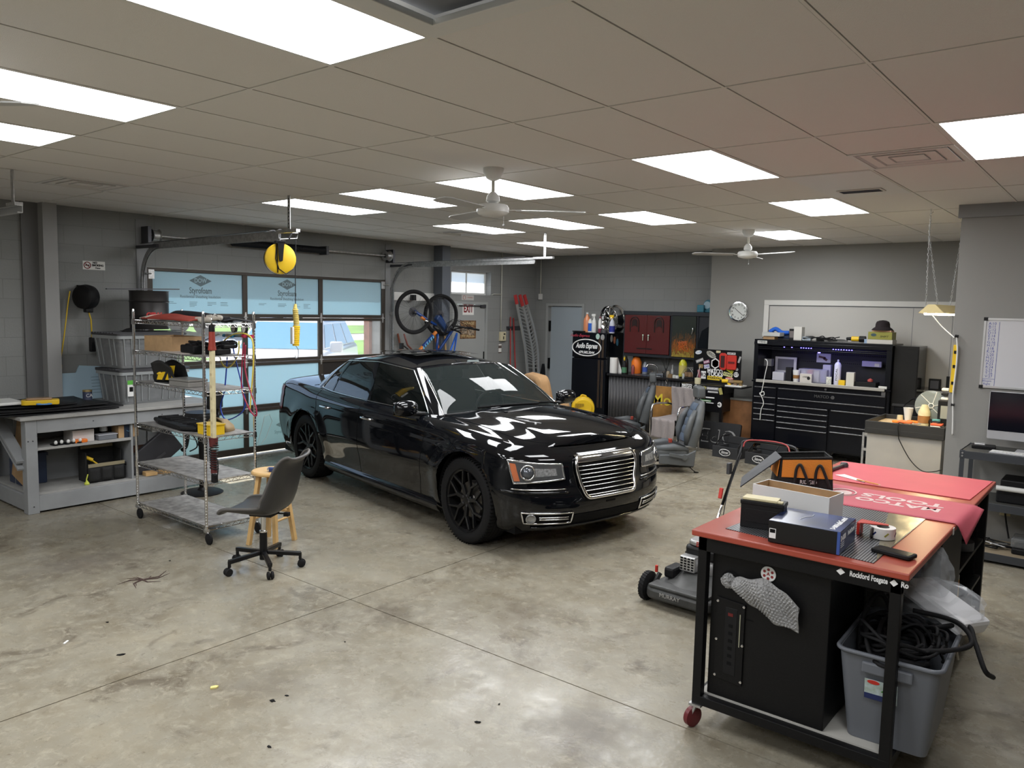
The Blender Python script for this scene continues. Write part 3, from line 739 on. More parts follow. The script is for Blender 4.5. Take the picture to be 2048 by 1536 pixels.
# tracks
def track(y,sg,xe,name,lab):
    t=thing(name,lab,'garage door track',(0,0,0))
    path=[(XL+.07,y,.02),(XL+.07,y,2.25)] + [(XL+.07+.42*(1-math.cos(R(a))),y,2.25+.42*math.sin(R(a))) for a in range(10,91,8)] + [(xe,y,2.68)]
    mb=MB()
    def sw(off,w,h):
        P=[Vector(p) for p in path]
        for a,b in zip(P,P[1:]):mb.bar(a+Vector((0,off,0)),b+Vector((0,off,0)),w,h,(0,1,0))
    sw(0,.055,.004);mb.build('track_rail',STEEL,t)
    mb=MB()
    P=[Vector(p) for p in path]
    for a,b in zip(P,P[1:]):
        d=(b-a).normalized();u=d.cross(Vector((0,1,0)))
        mb.bar(a+u*.028+Vector((0,sg*.012,0)),b+u*.028+Vector((0,sg*.012,0)),.004,.028,u) ;mb.bar(a-u*.028+Vector((0,sg*.012,0)),b-u*.028+Vector((0,sg*.012,0)),.004,.028,u)
    mb.build('track_lip',STEEL,t)
    MB().bar((XL+.07,y+sg*.012,2.70),(xe-.15,y+sg*.012,2.735),.004,.03,(0,1,0)).bar((XL+.012,y-sg*.01,2.66),(XL+.5,y-sg*.01,2.66),.035,.035).build('angle_iron',DSTEEL,t)
    a=MB();
    a.box(xe+.14,y-.003,2.70,xe+.18,y+.003,CEIL-.004).box(xe-.02,y-.022,2.70,xe+.30,y+.022,2.728)
    o=a.build('hanger_strut',STEEL,t)
    h=MB()
    for k in range(9):h.cyl((xe+.16,y-.005,2.75+.033*k),(xe+.16,y+.005,2.75+.033*k),.006,seg=8)
    o2=h.build('punched_holes',BMATTE,t);o2['kind']='stuff'
    for z in (.5,1.2,1.9):MB().box(XL+.012,y-.02,z,XL+.07,y+.02,z+.05).build('track_bracket',STEEL,t)
    return t
track(8.40,-1,-6.40,'door_track','long steel garage door track ending at a punched strut beside the farthest light')
track(4.45,1,-6.45,'door_track','steel garage door track ending above the yellow hose reel')
t=thing('door_track','short end of a steel garage door track hanging at the left edge of the photo','garage door track',(0,0,0))
e=atx(40,418,-6.9);
MB().box(e.x-2.2,e.y-.02,e.z-.028,e.x,e.y+.02,e.z-.022).box(e.x-2.2,e.y+.016,e.z-.028,e.x,e.y+.02,e.z+.03).box(e.x-2.2,e.y-.02,e.z+.026,e.x,e.y+.02,e.z+.03).build('track_rail',mat('bright_zinc',(.62,.62,.62),.3,.8),t)
MB().box(e.x-.16,e.y-.004,e.z+.03,e.x-.11,e.y+.004,CEIL-.004).box(e.x-.2,e.y-.03,e.z+.03,e.x-.02,e.y+.03,e.z+.055).build('hanger_strut',STEEL,t)
# torsion shaft, springs, drums
t=thing('torsion_shaft','steel torsion shaft with a black spring above the garage door','garage door spring',(XL+.13,6.4,2.80))
MB().cyl((0,-1.85,0),(0,1.87,0),.013,seg=12).build('shaft',STEEL,t,smooth=40)
q=MB().cyl((0,-.80,0),(0,.66,-.0),.042,seg=18)
for k in range(120):
    y=-.80+1.46*k/120;q.lathe([(.042,-.004),(.047,0),(.042,.004)],14,Matrix.Translation((0,y,0)) @ Matrix.Rotation(-PI/2,4,'X'))
q.build('coil_spring',mat('oiled_spring',(.012,.013,.017),.4,.3),t,smooth=40)
for y in (-1.80,1.83):
    MB().lathe([(.03,-.05),(.075,-.05),(.06,-.035),(.06,.03),(.078,.045),(.03,.045)],24,Matrix.Translation((0,y,0)) @ Matrix.Rotation(-PI/2,4,'X')).build('cable_drum',STEEL,t,smooth=35)
    MB().box(-.115,y-.09*(1 if y < 0 else -1)-.02,-.10,.05,y-.09*(1 if y < 0 else -1)+.02,.10).build('bearing_plate',DSTEEL,t)
MB().box(-.115,.64,-.06,.05,.68,.06).build('spring_anchor',DSTEEL,t)
# columns
struct(MB().box(XL,3.38,0,XL+.16,3.52,CEIL),'column_1',mat('column_paint',(.34,.34,.335),.5))
struct(MB().box(XL,9.37,0,XL+.20,9.56,CEIL),'column_2',mat('column_grey',(.13,.145,.17),.5))
struct(MB().box(XL,3.22,0,XL+.03,3.38,CEIL),'trim_5',mat('dark_column_side',(.15,.15,.15),.6))  # darker plate for the left side of the first column
# high window and personnel door
t=thing('window_1','','window',(XL-.14,10.32,2.47));t['kind']='structure';del t['category'];t['label']='small bright high window over the side door'
MB().box(-.02,-.52,-.205,.02,.52,-.17).box(-.02,-.52,.17,.02,.52,.205).box(-.02,-.52,-.2,.02,-.48,.2).box(-.02,.48,-.2,.02,.52,.2).box(-.012,-.015,-.2,.012,.015,.2).build('window_frame',WHITE,t)
MB().box(-.003,-.5,-.19,.003,.5,.19).build('glass_pane',translucent('frosted_pane',(.95,.97,1),.8),t)
d2=thing('door_2','','door',(XL-.05,10.295,0));d2['kind']='structure';del d2['category'];d2['label']='grey steel personnel door carrying an exit sign'
DGREY=mat('grey_door_paint',(.33,.34,.335),.5,bump=.03,bscale=80)
MB().box(-.02,-.415,.01,.03,.415,2.09).build('door_leaf',DGREY,d2,bev=.004)
MB().box(-.06,-.465,0,.056,-.42,2.135).box(-.06,.42,0,.056,.465,2.135).box(-.06,-.465,2.095,.056,.465,2.14).build('door_frame',DGREY,d2,bev=.004)
MB().tube([(.06,.34,2.07),(.06,-.30,2.068)],.008,8).box(.03,.28,2.04,.07,.40,2.085).build('door_closer',DSTEEL,d2)
MB().cyl((.03,.34,.95),(.09,.34,.95),.028,seg=14).build('door_knob',CHROME,d2,smooth=40)
MB().box(.03,.385,1.0,.034,.415,1.25).build('latch_plate',BMATTE,d2)
# exit sign and poster on the door
SIGNW=mat('sign_white',(.8,.79,.76),.5);SRED=mat('sign_dark_red',(.22,.015,.02),.5)
t=thing('exit_sign','white EXIT sign with dark red letters on the grey side door','sign',(XL,10.18,1.97))
e0=atx(927,606,XL);e1=atx(949,630,XL);cy,cz=(e0.y+e1.y)/2,(e0.z+e1.z)/2;t.location=(XL-.02,cy,cz+.0);hw=abs(e1.y-e0.y)/2;hh=abs(e0.z-e1.z)/2
MB().box(0,-hw,-hh,.003,hw,hh).build('sign_plate',SIGNW,t)
text('EXIT',hh*1.75,wallx_frame(.0035,0,0),SRED,t,width=hw*1.65,bold=.006)
e0=atx(922,641,XL);e1=atx(953,677,XL);t=thing('garage_rules_sign','small brown tin sign with cars and rules on the side door','sign',(XL-.02,(e0.y+e1.y)/2,(e0.z+e1.z)/2));hw=(e1.y-e0.y)/2;hh=(e0.z-e1.z)/2
MB().box(0,-hw,-hh,.003,hw,hh).build('sign_plate',mat('brown_sign',(.10,.05,.025),.5,c2=(.30,.17,.08),nscale=14),t)
text('GARAGE',hh*.42,wallx_frame(.0035,0,hh*.68),mat('tan_ink',(.5,.38,.2),.5),t,width=hw*1.5,bold=.002)
text('MY RULES',hh*.38,wallx_frame(.0035,0,-hh*.72),mat('tan_ink',(.5,.38,.2),.5),t,width=hw*1.6,bold=.002)
MB().box(.003,-hw*.8,-.08,.004,-hw*.1,.05).box(.003,0,-.1,.004,hw*.8,.03).build('sign_picture',mat('sign_picture',(.28,.22,.16),.5,noise=.8,nscale=30),t)
t=thing('no_smoking_sticker','tiny faded no-smoking sticker on the lintel above the exit sign','sign',(XL+.001,10.22,2.21))
MB().box(0,-.16,-.045,.002,.16,.045).build('sign_plate',mat('faded_white',(.5,.48,.46),.5),t)
MB().tube([(.003,-.09+.032*math.cos(a),.032*math.sin(a)) for a in [2*PI*k/16 for k in range(16)]],.005,4,closed=True).build('ban_ring',mat('faded_red',(.5,.2,.17),.5),t)
text('NO SMOKING',.03,wallx_frame(.003,.06,0),mat('faded_red',(.5,.2,.17),.5),t,width=.13)
# no smoking sign by the column
e0=atx(165,522,XL);e1=atx(210,540,XL);t=thing('no_smoking_sign','white NO SMOKING sign above the black wall cord reel','sign',(XL+.001,(e0.y+e1.y)/2,(e0.z+e1.z)/2));hw=(e1.y-e0.y)/2
MB().box(0,-hw,-.048,.003,hw,.048).build('sign_plate',SIGNW,t)
MB().tube([(.004,-hw*.6+.035*math.cos(a),.035*math.sin(a)) for a in [2*PI*k/20 for k in range(20)]],.005,5,closed=True).bar((.004,-hw*.6-.025,.025),(.004,-hw*.6+.025,-.025),.007).build('ban_ring',SRED,t)
MB().box(.003,-hw*.6-.022,-.005,.0045,-hw*.6+.022,.006).build('cigarette',BMATTE,t)
text('NO',.030,wallx_frame(.0035,.01,.030),BMATTE,t,bold=.0015,align='CENTER');text('SMOKING',.030,wallx_frame(.0035,.04,.002),BMATTE,t,width=.125,bold=.0015);text('Please',.022,wallx_frame(.0035,.04,-.028),BMATTE,t,bold=.0008)
# black wall cord reel
c=atx(172,594,XL+.16);t=thing('cord_reel','black retractable cord reel on the wall with yellow cord hanging down','cord reel',(XL,c.y,c.z))
MB().lathe([(0.001,-.075),(.105,-.075),(.128,-.06),(.135,-.02),(.138,0),(.135,.02),(.128,.06),(.105,.075),(0.001,.075)],32,Matrix.Translation((.16,0,0)) @ Matrix.Rotation(R(25),4,'Z') @ Matrix.Rotation(PI/2,4,'X')).build('housing',BPLAST,t,smooth=35)
MB().box(.0,-.06,-.08,.07,.06,.08).box(0,-.03,.08,.04,.03,.13).build('wall_bracket',BMATTE,t)
MB().box(.12,-.02,-.17,.20,.06,-.11).build('cord_outlet',BPLAST,t,bev=.01)
YCORD=mat('yellow_cord',(.75,.50,.03),.5)
p1=atx(118,738,XL+.05);MB().tube(spline([(.10,-.14,.06),(.08,-.16,-.1),(.06,p1.y-c.y+.05,p1.z-c.z+.3),(.05,p1.y-c.y,p1.z-c.z)],8),.007,6).build('cord',YCORD,t,smooth='all')
MB().cyl((.05,p1.y-c.y+.01,p1.z-c.z+.05),(.05,p1.y-c.y,p1.z-c.z-.04),.022,.028,12).build('plug',YEL,t,smooth=40)
p2=atx(184,680,XL+.14);MB().tube([(.16,.02,-.15),(.15,.05,-.25),(.14,p2.y-c.y,p2.z-c.z+.02)],.008,6).build('cord',YCORD,t,smooth='all')
MB().box(.12,p2.y-c.y-.03,p2.z-c.z-.13,.17,p2.y-c.y+.03,p2.z-c.z+.03).build('socket_end',BPLAST,t,bev=.01)
# conduit, keypad, stickers
CONDM=mat('painted_conduit',(.52,.52,.47),.5)
t=thing('electrical_conduit','thin pale conduit running from the ceiling down to the keypad box','conduit',(XL+.02,11.12,0))
MB().tube([(0,0,CEIL),(0,0,1.63)],.013,8).tube([(0,0,2.29),(0,-.22,2.29),(-.02,-.26,2.27)],.011,8).build('conduit_pipe',CONDM,t,smooth='all')
t=thing('keypad','cream wall keypad box with small dark display beside the side door','keypad',(XL,11.17,1.52))
MB().box(0,-.075,-.085,.05,.075,.085).build('case',mat('aged_cream',(.62,.56,.38),.5),t,bev=.006)
MB().box(.05,-.0,.03,.052,.05,.055).box(.05,-.012,-.055,.052,.012,-.0).build('display',BMATTE,t)
t=thing('warning_sticker','small black and white sticker on the block wall under the keypad','sticker',(XL,11.13,1.30))
MB().box(0,-.045,-.09,.002,.045,.09).build('backing',mat('sticker_brown',(.12,.09,.08),.5),t);MB().box(.002,-.04,-.07,.003,.04,.0).box(.002,-.04,.05,.003,.04,.08).build('white_print',SIGNW,t)
t=thing('electrical_conduit','thin pale conduit in the back corner with a small box at its end','conduit',(XL+.12,YB-.02,0))
MB().tube([(0,0,CEIL),(0,0,2.33)],.012,8).build('conduit_pipe',CONDM,t,smooth='all');MB().box(-.03,-.03,2.22,.04,.02,2.33).build('junction_box',WPLAST,t,bev=.005)
# ================================================================== outside
def gz(x):return -.2 if x > -15 else -.2+1.3*min(1,(-15-x)/15)
def strip_ground(x0,x1,y0,y1,name,m,dz=0.,kind='structure'):
    mb=MB().grid(lambda a,b:Vector((x0+(x1-x0)*a,y0+(y1-y0)*b,gz(x0+(x1-x0)*a)+dz)),12,2);o=mb.build(name,m);o['kind']=kind;return o
PAVE=mat('sunlit_pavement',(.5,.49,.46),.9,noise=.06,nscale=1.5)
strip_ground(XL-.31,-70,-30,90,'ground',PAVE)
GRASS=mat('lawn',(.10,.22,.03),.9,noise=.35,nscale=.8)
strip_ground(-20,-24.5,-30,90,'lawn',GRASS,.02);strip_ground(-26.5,-29.5,-30,90,'lawn',GRASS,.02)
struct(MB().box(-9.69,8.25,-.2,-9.56,8.62,2.6),'brick_pillar',mat('red_brick',(.28,.11,.08),.8,noise=.25,nscale=8))
# white SUV
SUVW=mat('white_car_paint',(.75,.76,.78),.15)
sv=thing('suv','white SUV parked outside behind the clear row of door panes','car',(-14.3,10.2,-.2),R(-50))
L0=[(-2.55,.55),(-2.5,1.05),(-2.35,1.34),(1.05,1.32),(1.6,1.29),(2.35,1.16),(2.5,.85),(2.45,.35),(-2.5,.35)]
XZ=Matrix(((1,0,0,0),(0,0,1,0),(0,1,0,0),(0,0,0,1)))
MB().prism(L0,-.98,.98,XZ).build('body',SUVW,sv,bev=.10,smooth=50)
def suvg(n,y0,y1,poly0,m,par,inset=0.):
    """tapered greenhouse: base outline to roof outline"""
    pass
bz,tz=1.30,1.90
base=[(1.15,-.90),(1.15,.90),(-2.45,.92),(-2.45,-.92)];top=[(.30,-.70),(.30,.70),(-2.05,.72),(-2.05,-.72)]
vs=[Vector((x,y,bz)) for x,y in base]+[Vector((x,y,tz)) for x,y in top]
MB().add(vs,[(3,2,1,0),(4,5,6,7)]+[(i,(i+1) % 4,4+(i+1) % 4,4+i) for i in range(4)]).build('cabin',SUVW,sv,bev=.06,smooth=50)
SG=mat('suv_glass',(.10,.28,.40),.05,spec=1.)
def quadpatch(a,b,c,d,u0,u1,v0,v1,off):
    def P(u,v):return (a.lerp(b,u)).lerp(d.lerp(c,u),v)
    n=(b-a).cross(d-a).normalized()*off
    ps=[P(u0,v0)+n,P(u1,v0)+n,P(u1,v1)+n,P(u0,v1)+n];return MB().add(ps+[p-n*.8 for p in ps],[(0,1,2,3),(7,6,5,4),(0,4,5,1),(1,5,6,2),(2,6,7,3),(3,7,4,0)])
quadpatch(vs[0],vs[1],vs[5],vs[4],.05,.95,.04,.90,.012).build('windscreen',SG,sv)
for (a,b,c,d) in ((vs[1],vs[2],vs[6],vs[5]),(vs[3],vs[0],vs[4],vs[7])):
    fl=0 if a is vs[1] else 1
    for u0,u1 in ((.05,.34),(.38,.66),(.70,.95)):
        if fl:u0,u1=1-u1,1-u0
        quadpatch(a,b,c,d,u0,u1,.08,.84,.012).build('side_window',SG,sv)
for y in (-.72,.72):MB().bar((.1,y*.92,1.93),(-1.9,y*.92,1.93),.03,.03).bar((-.0,y*.92,1.93),(0,y*.92,1.86),.04).bar((-1.8,y*.92,1.93),(-1.8,y*.92,1.86),.04).build('roof_rail',SUVW,sv)
for y in (-1.10,1.10):MB().box(.72,y-.13,1.26,.86,y+.13,1.48).build('mirror',SUVW,sv,bev=.04,smooth=50)
for x in (1.55,-1.5):
    for y in (-.93,.93):MB().lathe([(0.001,-.12),(.25,-.12),(.38,-.11),(.4,-.06),(.4,.06),(.38,.11),(.25,.12),(0.001,.12)],24,Matrix.Translation((x,y,.4)) @ Matrix.Rotation(PI/2,4,'X')).build('wheel',RUBBER,sv,smooth=40)
# dark pickup far off
p=on(0,-27.0,383,668);tk=thing('pickup_truck','dark pickup truck on the road far outside, behind the wire cart','car',(p.x,p.y,p.z),R(90))
TKM=mat('dark_blue_car',(.03,.05,.08),.3)
MB().box(-1.2,-.95,.45,4.2,.95,1.05).box(1.3,-.9,1.05,2.9,.9,1.75).build('body',TKM,tk,bev=.08)
for x in (0,3.3):
    for y in (-.9,.9):MB().lathe([(0.001,-.12),(.2,-.12),(.38,-.11),(.4,0),(.38,.11),(.2,.12),(0.001,.12)],20,Matrix.Translation((x,y,.4)) @ Matrix.Rotation(PI/2,4,'X')).build('wheel',RUBBER,tk,smooth=40)
for k in range(9):
    tr_=thing('shade_tree',['round green tree at the far road, %s' % w for w in ('north end','by the lawn edge','beyond the white SUV roof','past the pickup','over the pale road','at the south end','behind the first lawn strip','near the brick pillar line','last of the row')][k],'tree',(-58,-20+k*12,1.1),group='trees across the road')
    rr=random.Random(k);mb=MB()
    for q in range(14):
        c_=Vector((rr.uniform(-2.5,2.5),rr.uniform(-3,3),rr.uniform(3,6.5)));r_=rr.uniform(1.3,2.2)
        mb.lathe([(r_*math.sin(PI*i/6)*rr.uniform(.9,1.1)+.001,-r_*math.cos(PI*i/6)) for i in range(7)],10,Matrix.Translation(c_))
    mb.build('crown',GRASS,tr_,smooth=60);MB().cyl((0,0,0),(0,0,4),.3,.2,10).build('trunk',mat('bark',(.12,.09,.06),.9),tr_)
# ================================================================== grey wooden workbench on the left
BENCHM=mat('grey_bench_paint',(.30,.31,.32),.55,noise=.06,nscale=6)
TOPM=mat('worn_bench_top',(.36,.355,.34),.6,noise=.12,nscale=5)
wb=thing('workbench','long grey painted wooden workbench with a diagonal brace against the left wall','workbench',(-8.05,2.79,0))
BL,BD,BH=1.86,1.12,.93        # along +Y, depth towards -X, height
MB().box(-BD,-.06,BH-.03,.03,BL+.10,BH).build('bench_top',TOPM,wb,bev=.003)
MB().box(-.11,-.01,0,0,.09,BH-.03).build('leg',BENCHM,wb,bev=.004);MB().box(-.09,BL-.05,0,0,BL+.03,BH-.03).build('leg',BENCHM,wb,bev=.004)
MB().box(-BD,.0,0,-BD+.09,.09,BH-.03).build('leg',BENCHM,wb,bev=.004);MB().box(-BD,BL-.05,0,-BD+.09,BL+.03,BH-.03).build('leg',BENCHM,wb,bev=.004)
MB().box(-.03,.09,BH-.16,.0,BL-.05,BH-.03).build('top_apron',BENCHM,wb,bev=.003);MB().box(-.03,.09,.02,.0,BL-.05,.17).build('bottom_rail',BENCHM,wb,bev=.003)
MB().box(-BD+.09,.0,.02,-.11,.03,.17).build('bottom_rail',BENCHM,wb,bev=.003)
MB().bar((-.07,-.022,.50),(-.72,-.022,.88),.03,.10,(0,1,0)).bar((-.07,-.024,.43),(-.72,-.024,.81),.024,.08,(0,1,0)).build('diagonal_brace',BENCHM,wb,bev=.003)
MB().box(-BD,.03,.17,-.03,BL-.02,.19).build('lower_deck',TOPM,wb)
MB().box(-BD,.09,.17,-BD+.02,BL-.02,BH-.03).build('back_board',BENCHM,wb)
MB().box(-.60,.09,.19,-.58,1.0,BH-.03).build('back_board',BENCHM,wb)
MB().box(-.60,.98,.19,-.03,1.0,BH-.03).build('divider',BENCHM,wb)
MB().box(-.60,.09,.60,-.02,.98,.625).build('middle_shelf',TOPM,wb,bev=.002)
for k,(y,z) in enumerate([(.01,.70),(.05,.70),(.04,.07),(.6,.84),(1.3,.84)]):MB().cyl((.0,y,z),(.003,y,z),.006,seg=8).build('screw_head',DSTEEL,wb)
# board leaning inside the end bay, boxes
t=thing('cardboard_panel','brown hardboard panel with a hand slot behind the diagonal brace','board',(-8.36,2.85,.30))
MB().prism([(-.25,0),(.20,-.10),(.20,.42),(-.25,.56)],0,.012,frame((0,0,0),(1,0,0),(0,.12,1))).build('board',CARD,t);MB().box(-.19,-.005,.32,-.165,.0,.40).build('slot',BMATTE,t)
t=thing('storage_box','dark blue plastic box in the end bay of the workbench','box',(-8.62,3.0,.19));MB().box(-.18,-.12,0,.12,.12,.30).build('box',mat('dark_blue',(.03,.045,.09),.5),t,bev=.01)
MB().box(-.19,-.13,.28,.13,.13,.31).build('lid',mat('dark_blue',(.03,.045,.09),.5),t)
# things under the bench
bx=-8.05
t=thing('tool_bag','open black canvas tool bag with front pockets and tan trim under the workbench','bag',(-8.27,3.55,.19))
TAN=mat('tan_webbing',(.28,.24,.15),.8)
CANV=mat('black_canvas',(.018,.018,.018),.85,bump=.3,bscale=150)
bag=MB();w,d,h=.18,.12,.19
bag.box(-d,-w,0,d*.5,-w+.015,h+.12).box(-d,w-.015,0,d*.5,w,h+.12).box(-d,-w,0,-d+.015,w,h+.16).box(d-.015,-w,0,d,w,h).box(-d,-w,0,d,w,.02)
bag.build('bag_body',CANV,t,bev=.008);MB().box(d-.004,-w,h-.03,d+.004,w,h+.005).box(-d+.012,-w+.02,h+.13,-d+.02,w-.02,h+.16).build('trim',TAN,t)
for y in (-.12,0,.12):MB().grid(lambda a,b:Vector((d+.004+.022*math.sin(PI*a),y-.054+.108*a,.02+.13*b)),8,4).build('pocket',CANV,t,solid=.004,smooth=40)
MB().tube(spline([(-d,-.12,h+.15),(-d+.02,-.09,h+.23),(-d+.02,.09,h+.23),(-d,.12,h+.15)],5),.012,8).build('handle',CANV,t,smooth='all')
MB().cyl((.02,-.14,h+.06),(.05,-.02,h-.05),.008,seg=8).cyl((.01,-.17,h+.07),(.03,-.10,h+.03),.018,seg=10).build('screwdriver',YEL,t,smooth=40)
MB().tube([(d+.01,-w-.01,.1),(d+.02,-w-.03,.05),(d+.03,-w-.03,.0)],.006,6).lathe([(0.001,0),(.022,.0),(.026,.012),(0.001,.05)],12,Matrix.Translation((d+.03,-w-.03,.0))).build('strap',mat('lime_strap',(.55,.60,.08),.6),t,smooth=40)
sh=.625
def simple(name,label,cat,loc,mb,m,rz=0.,part=None,bev=.002,group=None,**k):
    o=mb.build(name,m,bev=bev,**k);o.location=loc;o.rotation_euler=(0,0,rz);return tag(o,label,cat,group)
def carton(name,label,cat,loc,sx,sy,sz,m,rz=0.,open_=False,inner=None,flap=True):
    t=thing(name,label,cat,loc,rz)
    if open_:
        g=.004;mb=MB().box(-sx/2,-sy/2,0,sx/2,sy/2,g).box(-sx/2,-sy/2,0,-sx/2+g,sy/2,sz).box(sx/2-g,-sy/2,0,sx/2,sy/2,sz).box(-sx/2,-sy/2,0,sx/2,-sy/2+g,sz).box(-sx/2,sy/2-g,0,sx/2,sy/2,sz)
        mb.build('box_walls',m,t)
        if inner:
            MB().box(-sx/2+g,-sy/2+g,g,-sx/2+g*1.3,sy/2-g,sz-.002).box(sx/2-g*1.3,-sy/2+g,g,sx/2-g,sy/2-g,sz-.002).box(-sx/2+g,-sy/2+g,g,sx/2-g,-sy/2+g*1.3,sz-.002).box(-sx/2+g,sy/2-g*1.3,g,sx/2-g,sy/2-g,sz-.002).box(-sx/2+g,-sy/2+g,g,sx/2-g,sy/2-g,g*1.2).build('box_inside',inner,t)
    else:
        MB().box(-sx/2,-sy/2,0,sx/2,sy/2,sz).build('box_walls',m,t,bev=.002)
        if flap:MB().box(-sx/2+.001,-.0015,sz,sx/2-.001,.0015,sz+.0008).build('flap_seam',BMATTE,t)
    return t
PINKW=mat('pinkish_card',(.68,.64,.62),.7)
t=carton('box','pale open carton standing on the middle shelf of the workbench','box',(-8.25,3.33,sh),.22,.20,.12,PINKW,open_=True,inner=PINKW)
simple('orange_block','small orange block in front of the pale carton under the bench','tool',(-8.12,3.29,sh),MB().box(-.03,-.06,0,.03,.06,.035),ORG,bev=.008)
t=thing('spray_can','black can with white label behind the grey dish on the bench shelf','can',(-8.25,3.57,sh+.002));MB().lathe([(0.001,0),(.035,0),(.037,.005),(.037,.14),(.03,.155),(0.001,.16)],20).build('can_body',BPLAST,t,smooth=35);MB().lathe([(.0375,.07),(.0375,.12)],20).build('can_label',WHITE,t,smooth=35)
t=thing('dish','small pale grey plastic tub on the bench shelf beside the carton','tub',(-8.15,3.55,sh));MB().box(-.05,-.09,0,.05,.09,.05).build('tub',GREYP,t,bev=.008);MB().box(-.055,-.095,.05,.055,.095,.058).build('rim',mat('pale_grey',(.45,.46,.5),.5),t)
t=carton('box','small brown shipping carton with black tape at the right end of the bench shelf','box',(-8.19,3.76,sh),.16,.20,.13,CARD);MB().box(.0803,-.045,.0,.082,.045,.131).build('tape',mat('black_tape',(.02,.03,.05),.3),t);MB().tube([(.0825,-.02+.04*k/6,.075-.012*math.sin(PI*k/6)) for k in range(7)],.003,5).build('smile_mark',mat('tape_blue',(.1,.25,.4),.4),t)
for k in range(5):
    q=thing('bulb_pack',['second blister pack of white-tipped bulbs','bulb blister pack nearest the pale carton','bulb blister pack in the middle of its row','bulb blister pack toward the bench leg','bulb blister pack closest to the bench leg'][k]+' on the bench shelf','light bulb',(-8.12-.012*(k % 2),3.02+.05*k+.03,sh+.001),R(10*k),group='bulb packs on the bench shelf')
    MB().box(-.05,-.02,0,.05,.02,.012).build('card',BPLAST,q);MB().lathe([(0.001,0),(.012,.004),(.016,.02),(.010,.035),(0.001,.038)],12,Matrix.Translation((.04,0,.012))).build('bulb',WHITE,q,smooth='all')
t=thing('wood_offcut','raw pine offcut lying on the lower deck at the far end of the bench','wood',(-8.15,4.25,.19),R(12));MB().box(-.06,-.17,0,.06,.17,.03).build('plank',WOOD,t,bev=.002);MB().box(-.05,-.1,.03,.04,.08,.05).build('plank',WOOD,t)
t=thing('wood_offcut','short pine block beside the longer offcut under the bench','wood',(-8.12,3.98,.19),R(-5));MB().box(-.05,-.06,0,.05,.06,.04).build('plank',WOOD,t,bev=.002)
# circular-saw like machine leaning under the bench
t=thing('console_lid','long dark grey slotted tool case leaning under the far half of the bench','tool case',(-8.22,4.02,.20),0)
MB().bar((0,-.18,.02),(.02,.28,.36),.30,.05,(1,0,0)).build('case',mat('slate_plastic',(.035,.035,.04),.45),t,bev=.01);MB().bar((.155,-.02,.14),(.16,.1,.225),.005,.03,(0,-1,1)).build('badge_plate',DSTEEL,t)
t=thing('chop_saw','brown and black power tool with curled hose under the far bench half','power tool',(-8.45,4.10,.19))
MB().box(-.12,-.18,0,.12,.15,.26).build('body',mat('rust_brown',(.16,.06,.03),.5),t,bev=.03);MB().tube(spline([(.15,.12,.30),(.16,.20,.48),(.18,.32,.50),(.2,.38,.40),(.2,.36,.24),(.22,.3,.2)],6),.022,10).build('hose',BPLAST,t,smooth='all');MB().tube(spline([(.2,.30,.5),(.25,.42,.35),(.22,.48,.22),(.2,.40,.17)],6),.007,6).build('cord',BPLAST,t,smooth='all')
t=carton('box','plain white carton in shadow at the far end of the bench','box',(-8.45,4.30,.62),.36,.42,.27,mat('white_card',(.72,.72,.70),.7),flap=False)
# on top of the bench
bt=.93
t=thing('cargo_mat','stack of folded black cargo mats lying across the workbench','mat',(-8.45,2.95,bt))
def mat_sheet(x0,x1,y0,y1,z,th,s):
    r_=random.Random(s);ph=r_.random()*6
    return MB().grid(lambda a,b:Vector((x0+(x1-x0)*a,y0+(y1-y0)*b,z+.010+.008*math.sin(6*a+ph)*math.sin(5*b+ph))),14,22)
for k,(x0,x1,y0,y1) in enumerate([(-.55,.34,-.5,.72),(-.5,.31,-.45,.78),(-.6,.25,-.5,.66),(-.58,.14,-.55,.40)]):mat_sheet(x0,x1,y0,y1,.018*k,.01,k).build('mat_layer',BPLAST,t,solid=.012,smooth=40)
t=thing('white_tray','shallow white tray with a dark folded item at the left end of the bench','tray',(-8.55,2.62,bt+.085));MB().box(-.2,-.3,0,.2,.28,.03).build('tray',WHITE,t,bev=.01);MB().box(-.15,-.25,.03,.12,.05,.09).box(-.1,-.2,.09,.1,.0,.13).build('folded_item',CANV,t,bev=.02)
t=thing('sander','yellow tool case with a clear top and blue ring on the black mats','tool',(-8.33,3.02,bt+.08),R(-20));MB().prism(rpoly(-.08,-.16,.08,.16,.04),0,.045).build('case',YEL,t,bev=.006);MB().prism(rpoly(-.06,-.12,.06,.10,.03),.045,.065).build('clear_top',mat('smoked_clear',(.35,.22,.12),.15),t,bev=.006);MB().tube([(.10+.03*math.cos(a),.03+.06*math.sin(a),-.0+.012) for a in [2*PI*k/16 for k in range(16)]],.008,6,closed=True).build('blue_ring',mat('blue_rubber',(.12,.30,.6),.5),t,smooth='all');
t=thing('paint_can','small gold-lidded dark can at the back of the bench','can',(-8.72,3.62,bt));MB().lathe([(0.001,0),(.045,0),(.045,.13),(0.001,.13)],22).build('can_body',mat('can_print',(.06,.07,.12),.4),t,smooth=35);MB().lathe([(0.001,.13),(.046,.13),(.046,.15),(0.001,.15)],22).build('lid',mat('gold',(.6,.45,.2),.3,.8),t,smooth=35);text('CA',.05,frame((.046,0,.09),(0,1,0),(0,0,1)),WHITE,t)
t=thing('insulation_sheet','light blue printed board leaning on the wall behind the black mats','board',(-9.12,3.75,bt));MB().prism([(-.30,0),(.33,0),(.33,.35),(-.02,.38),(-.06,.30),(-.30,.30)],0,.02,frame((0,0,0),(0,1,0),(-.2,0,1))).build('board',mat('pale_blue_board',(.38,.52,.62),.7),t)
mb=MB()
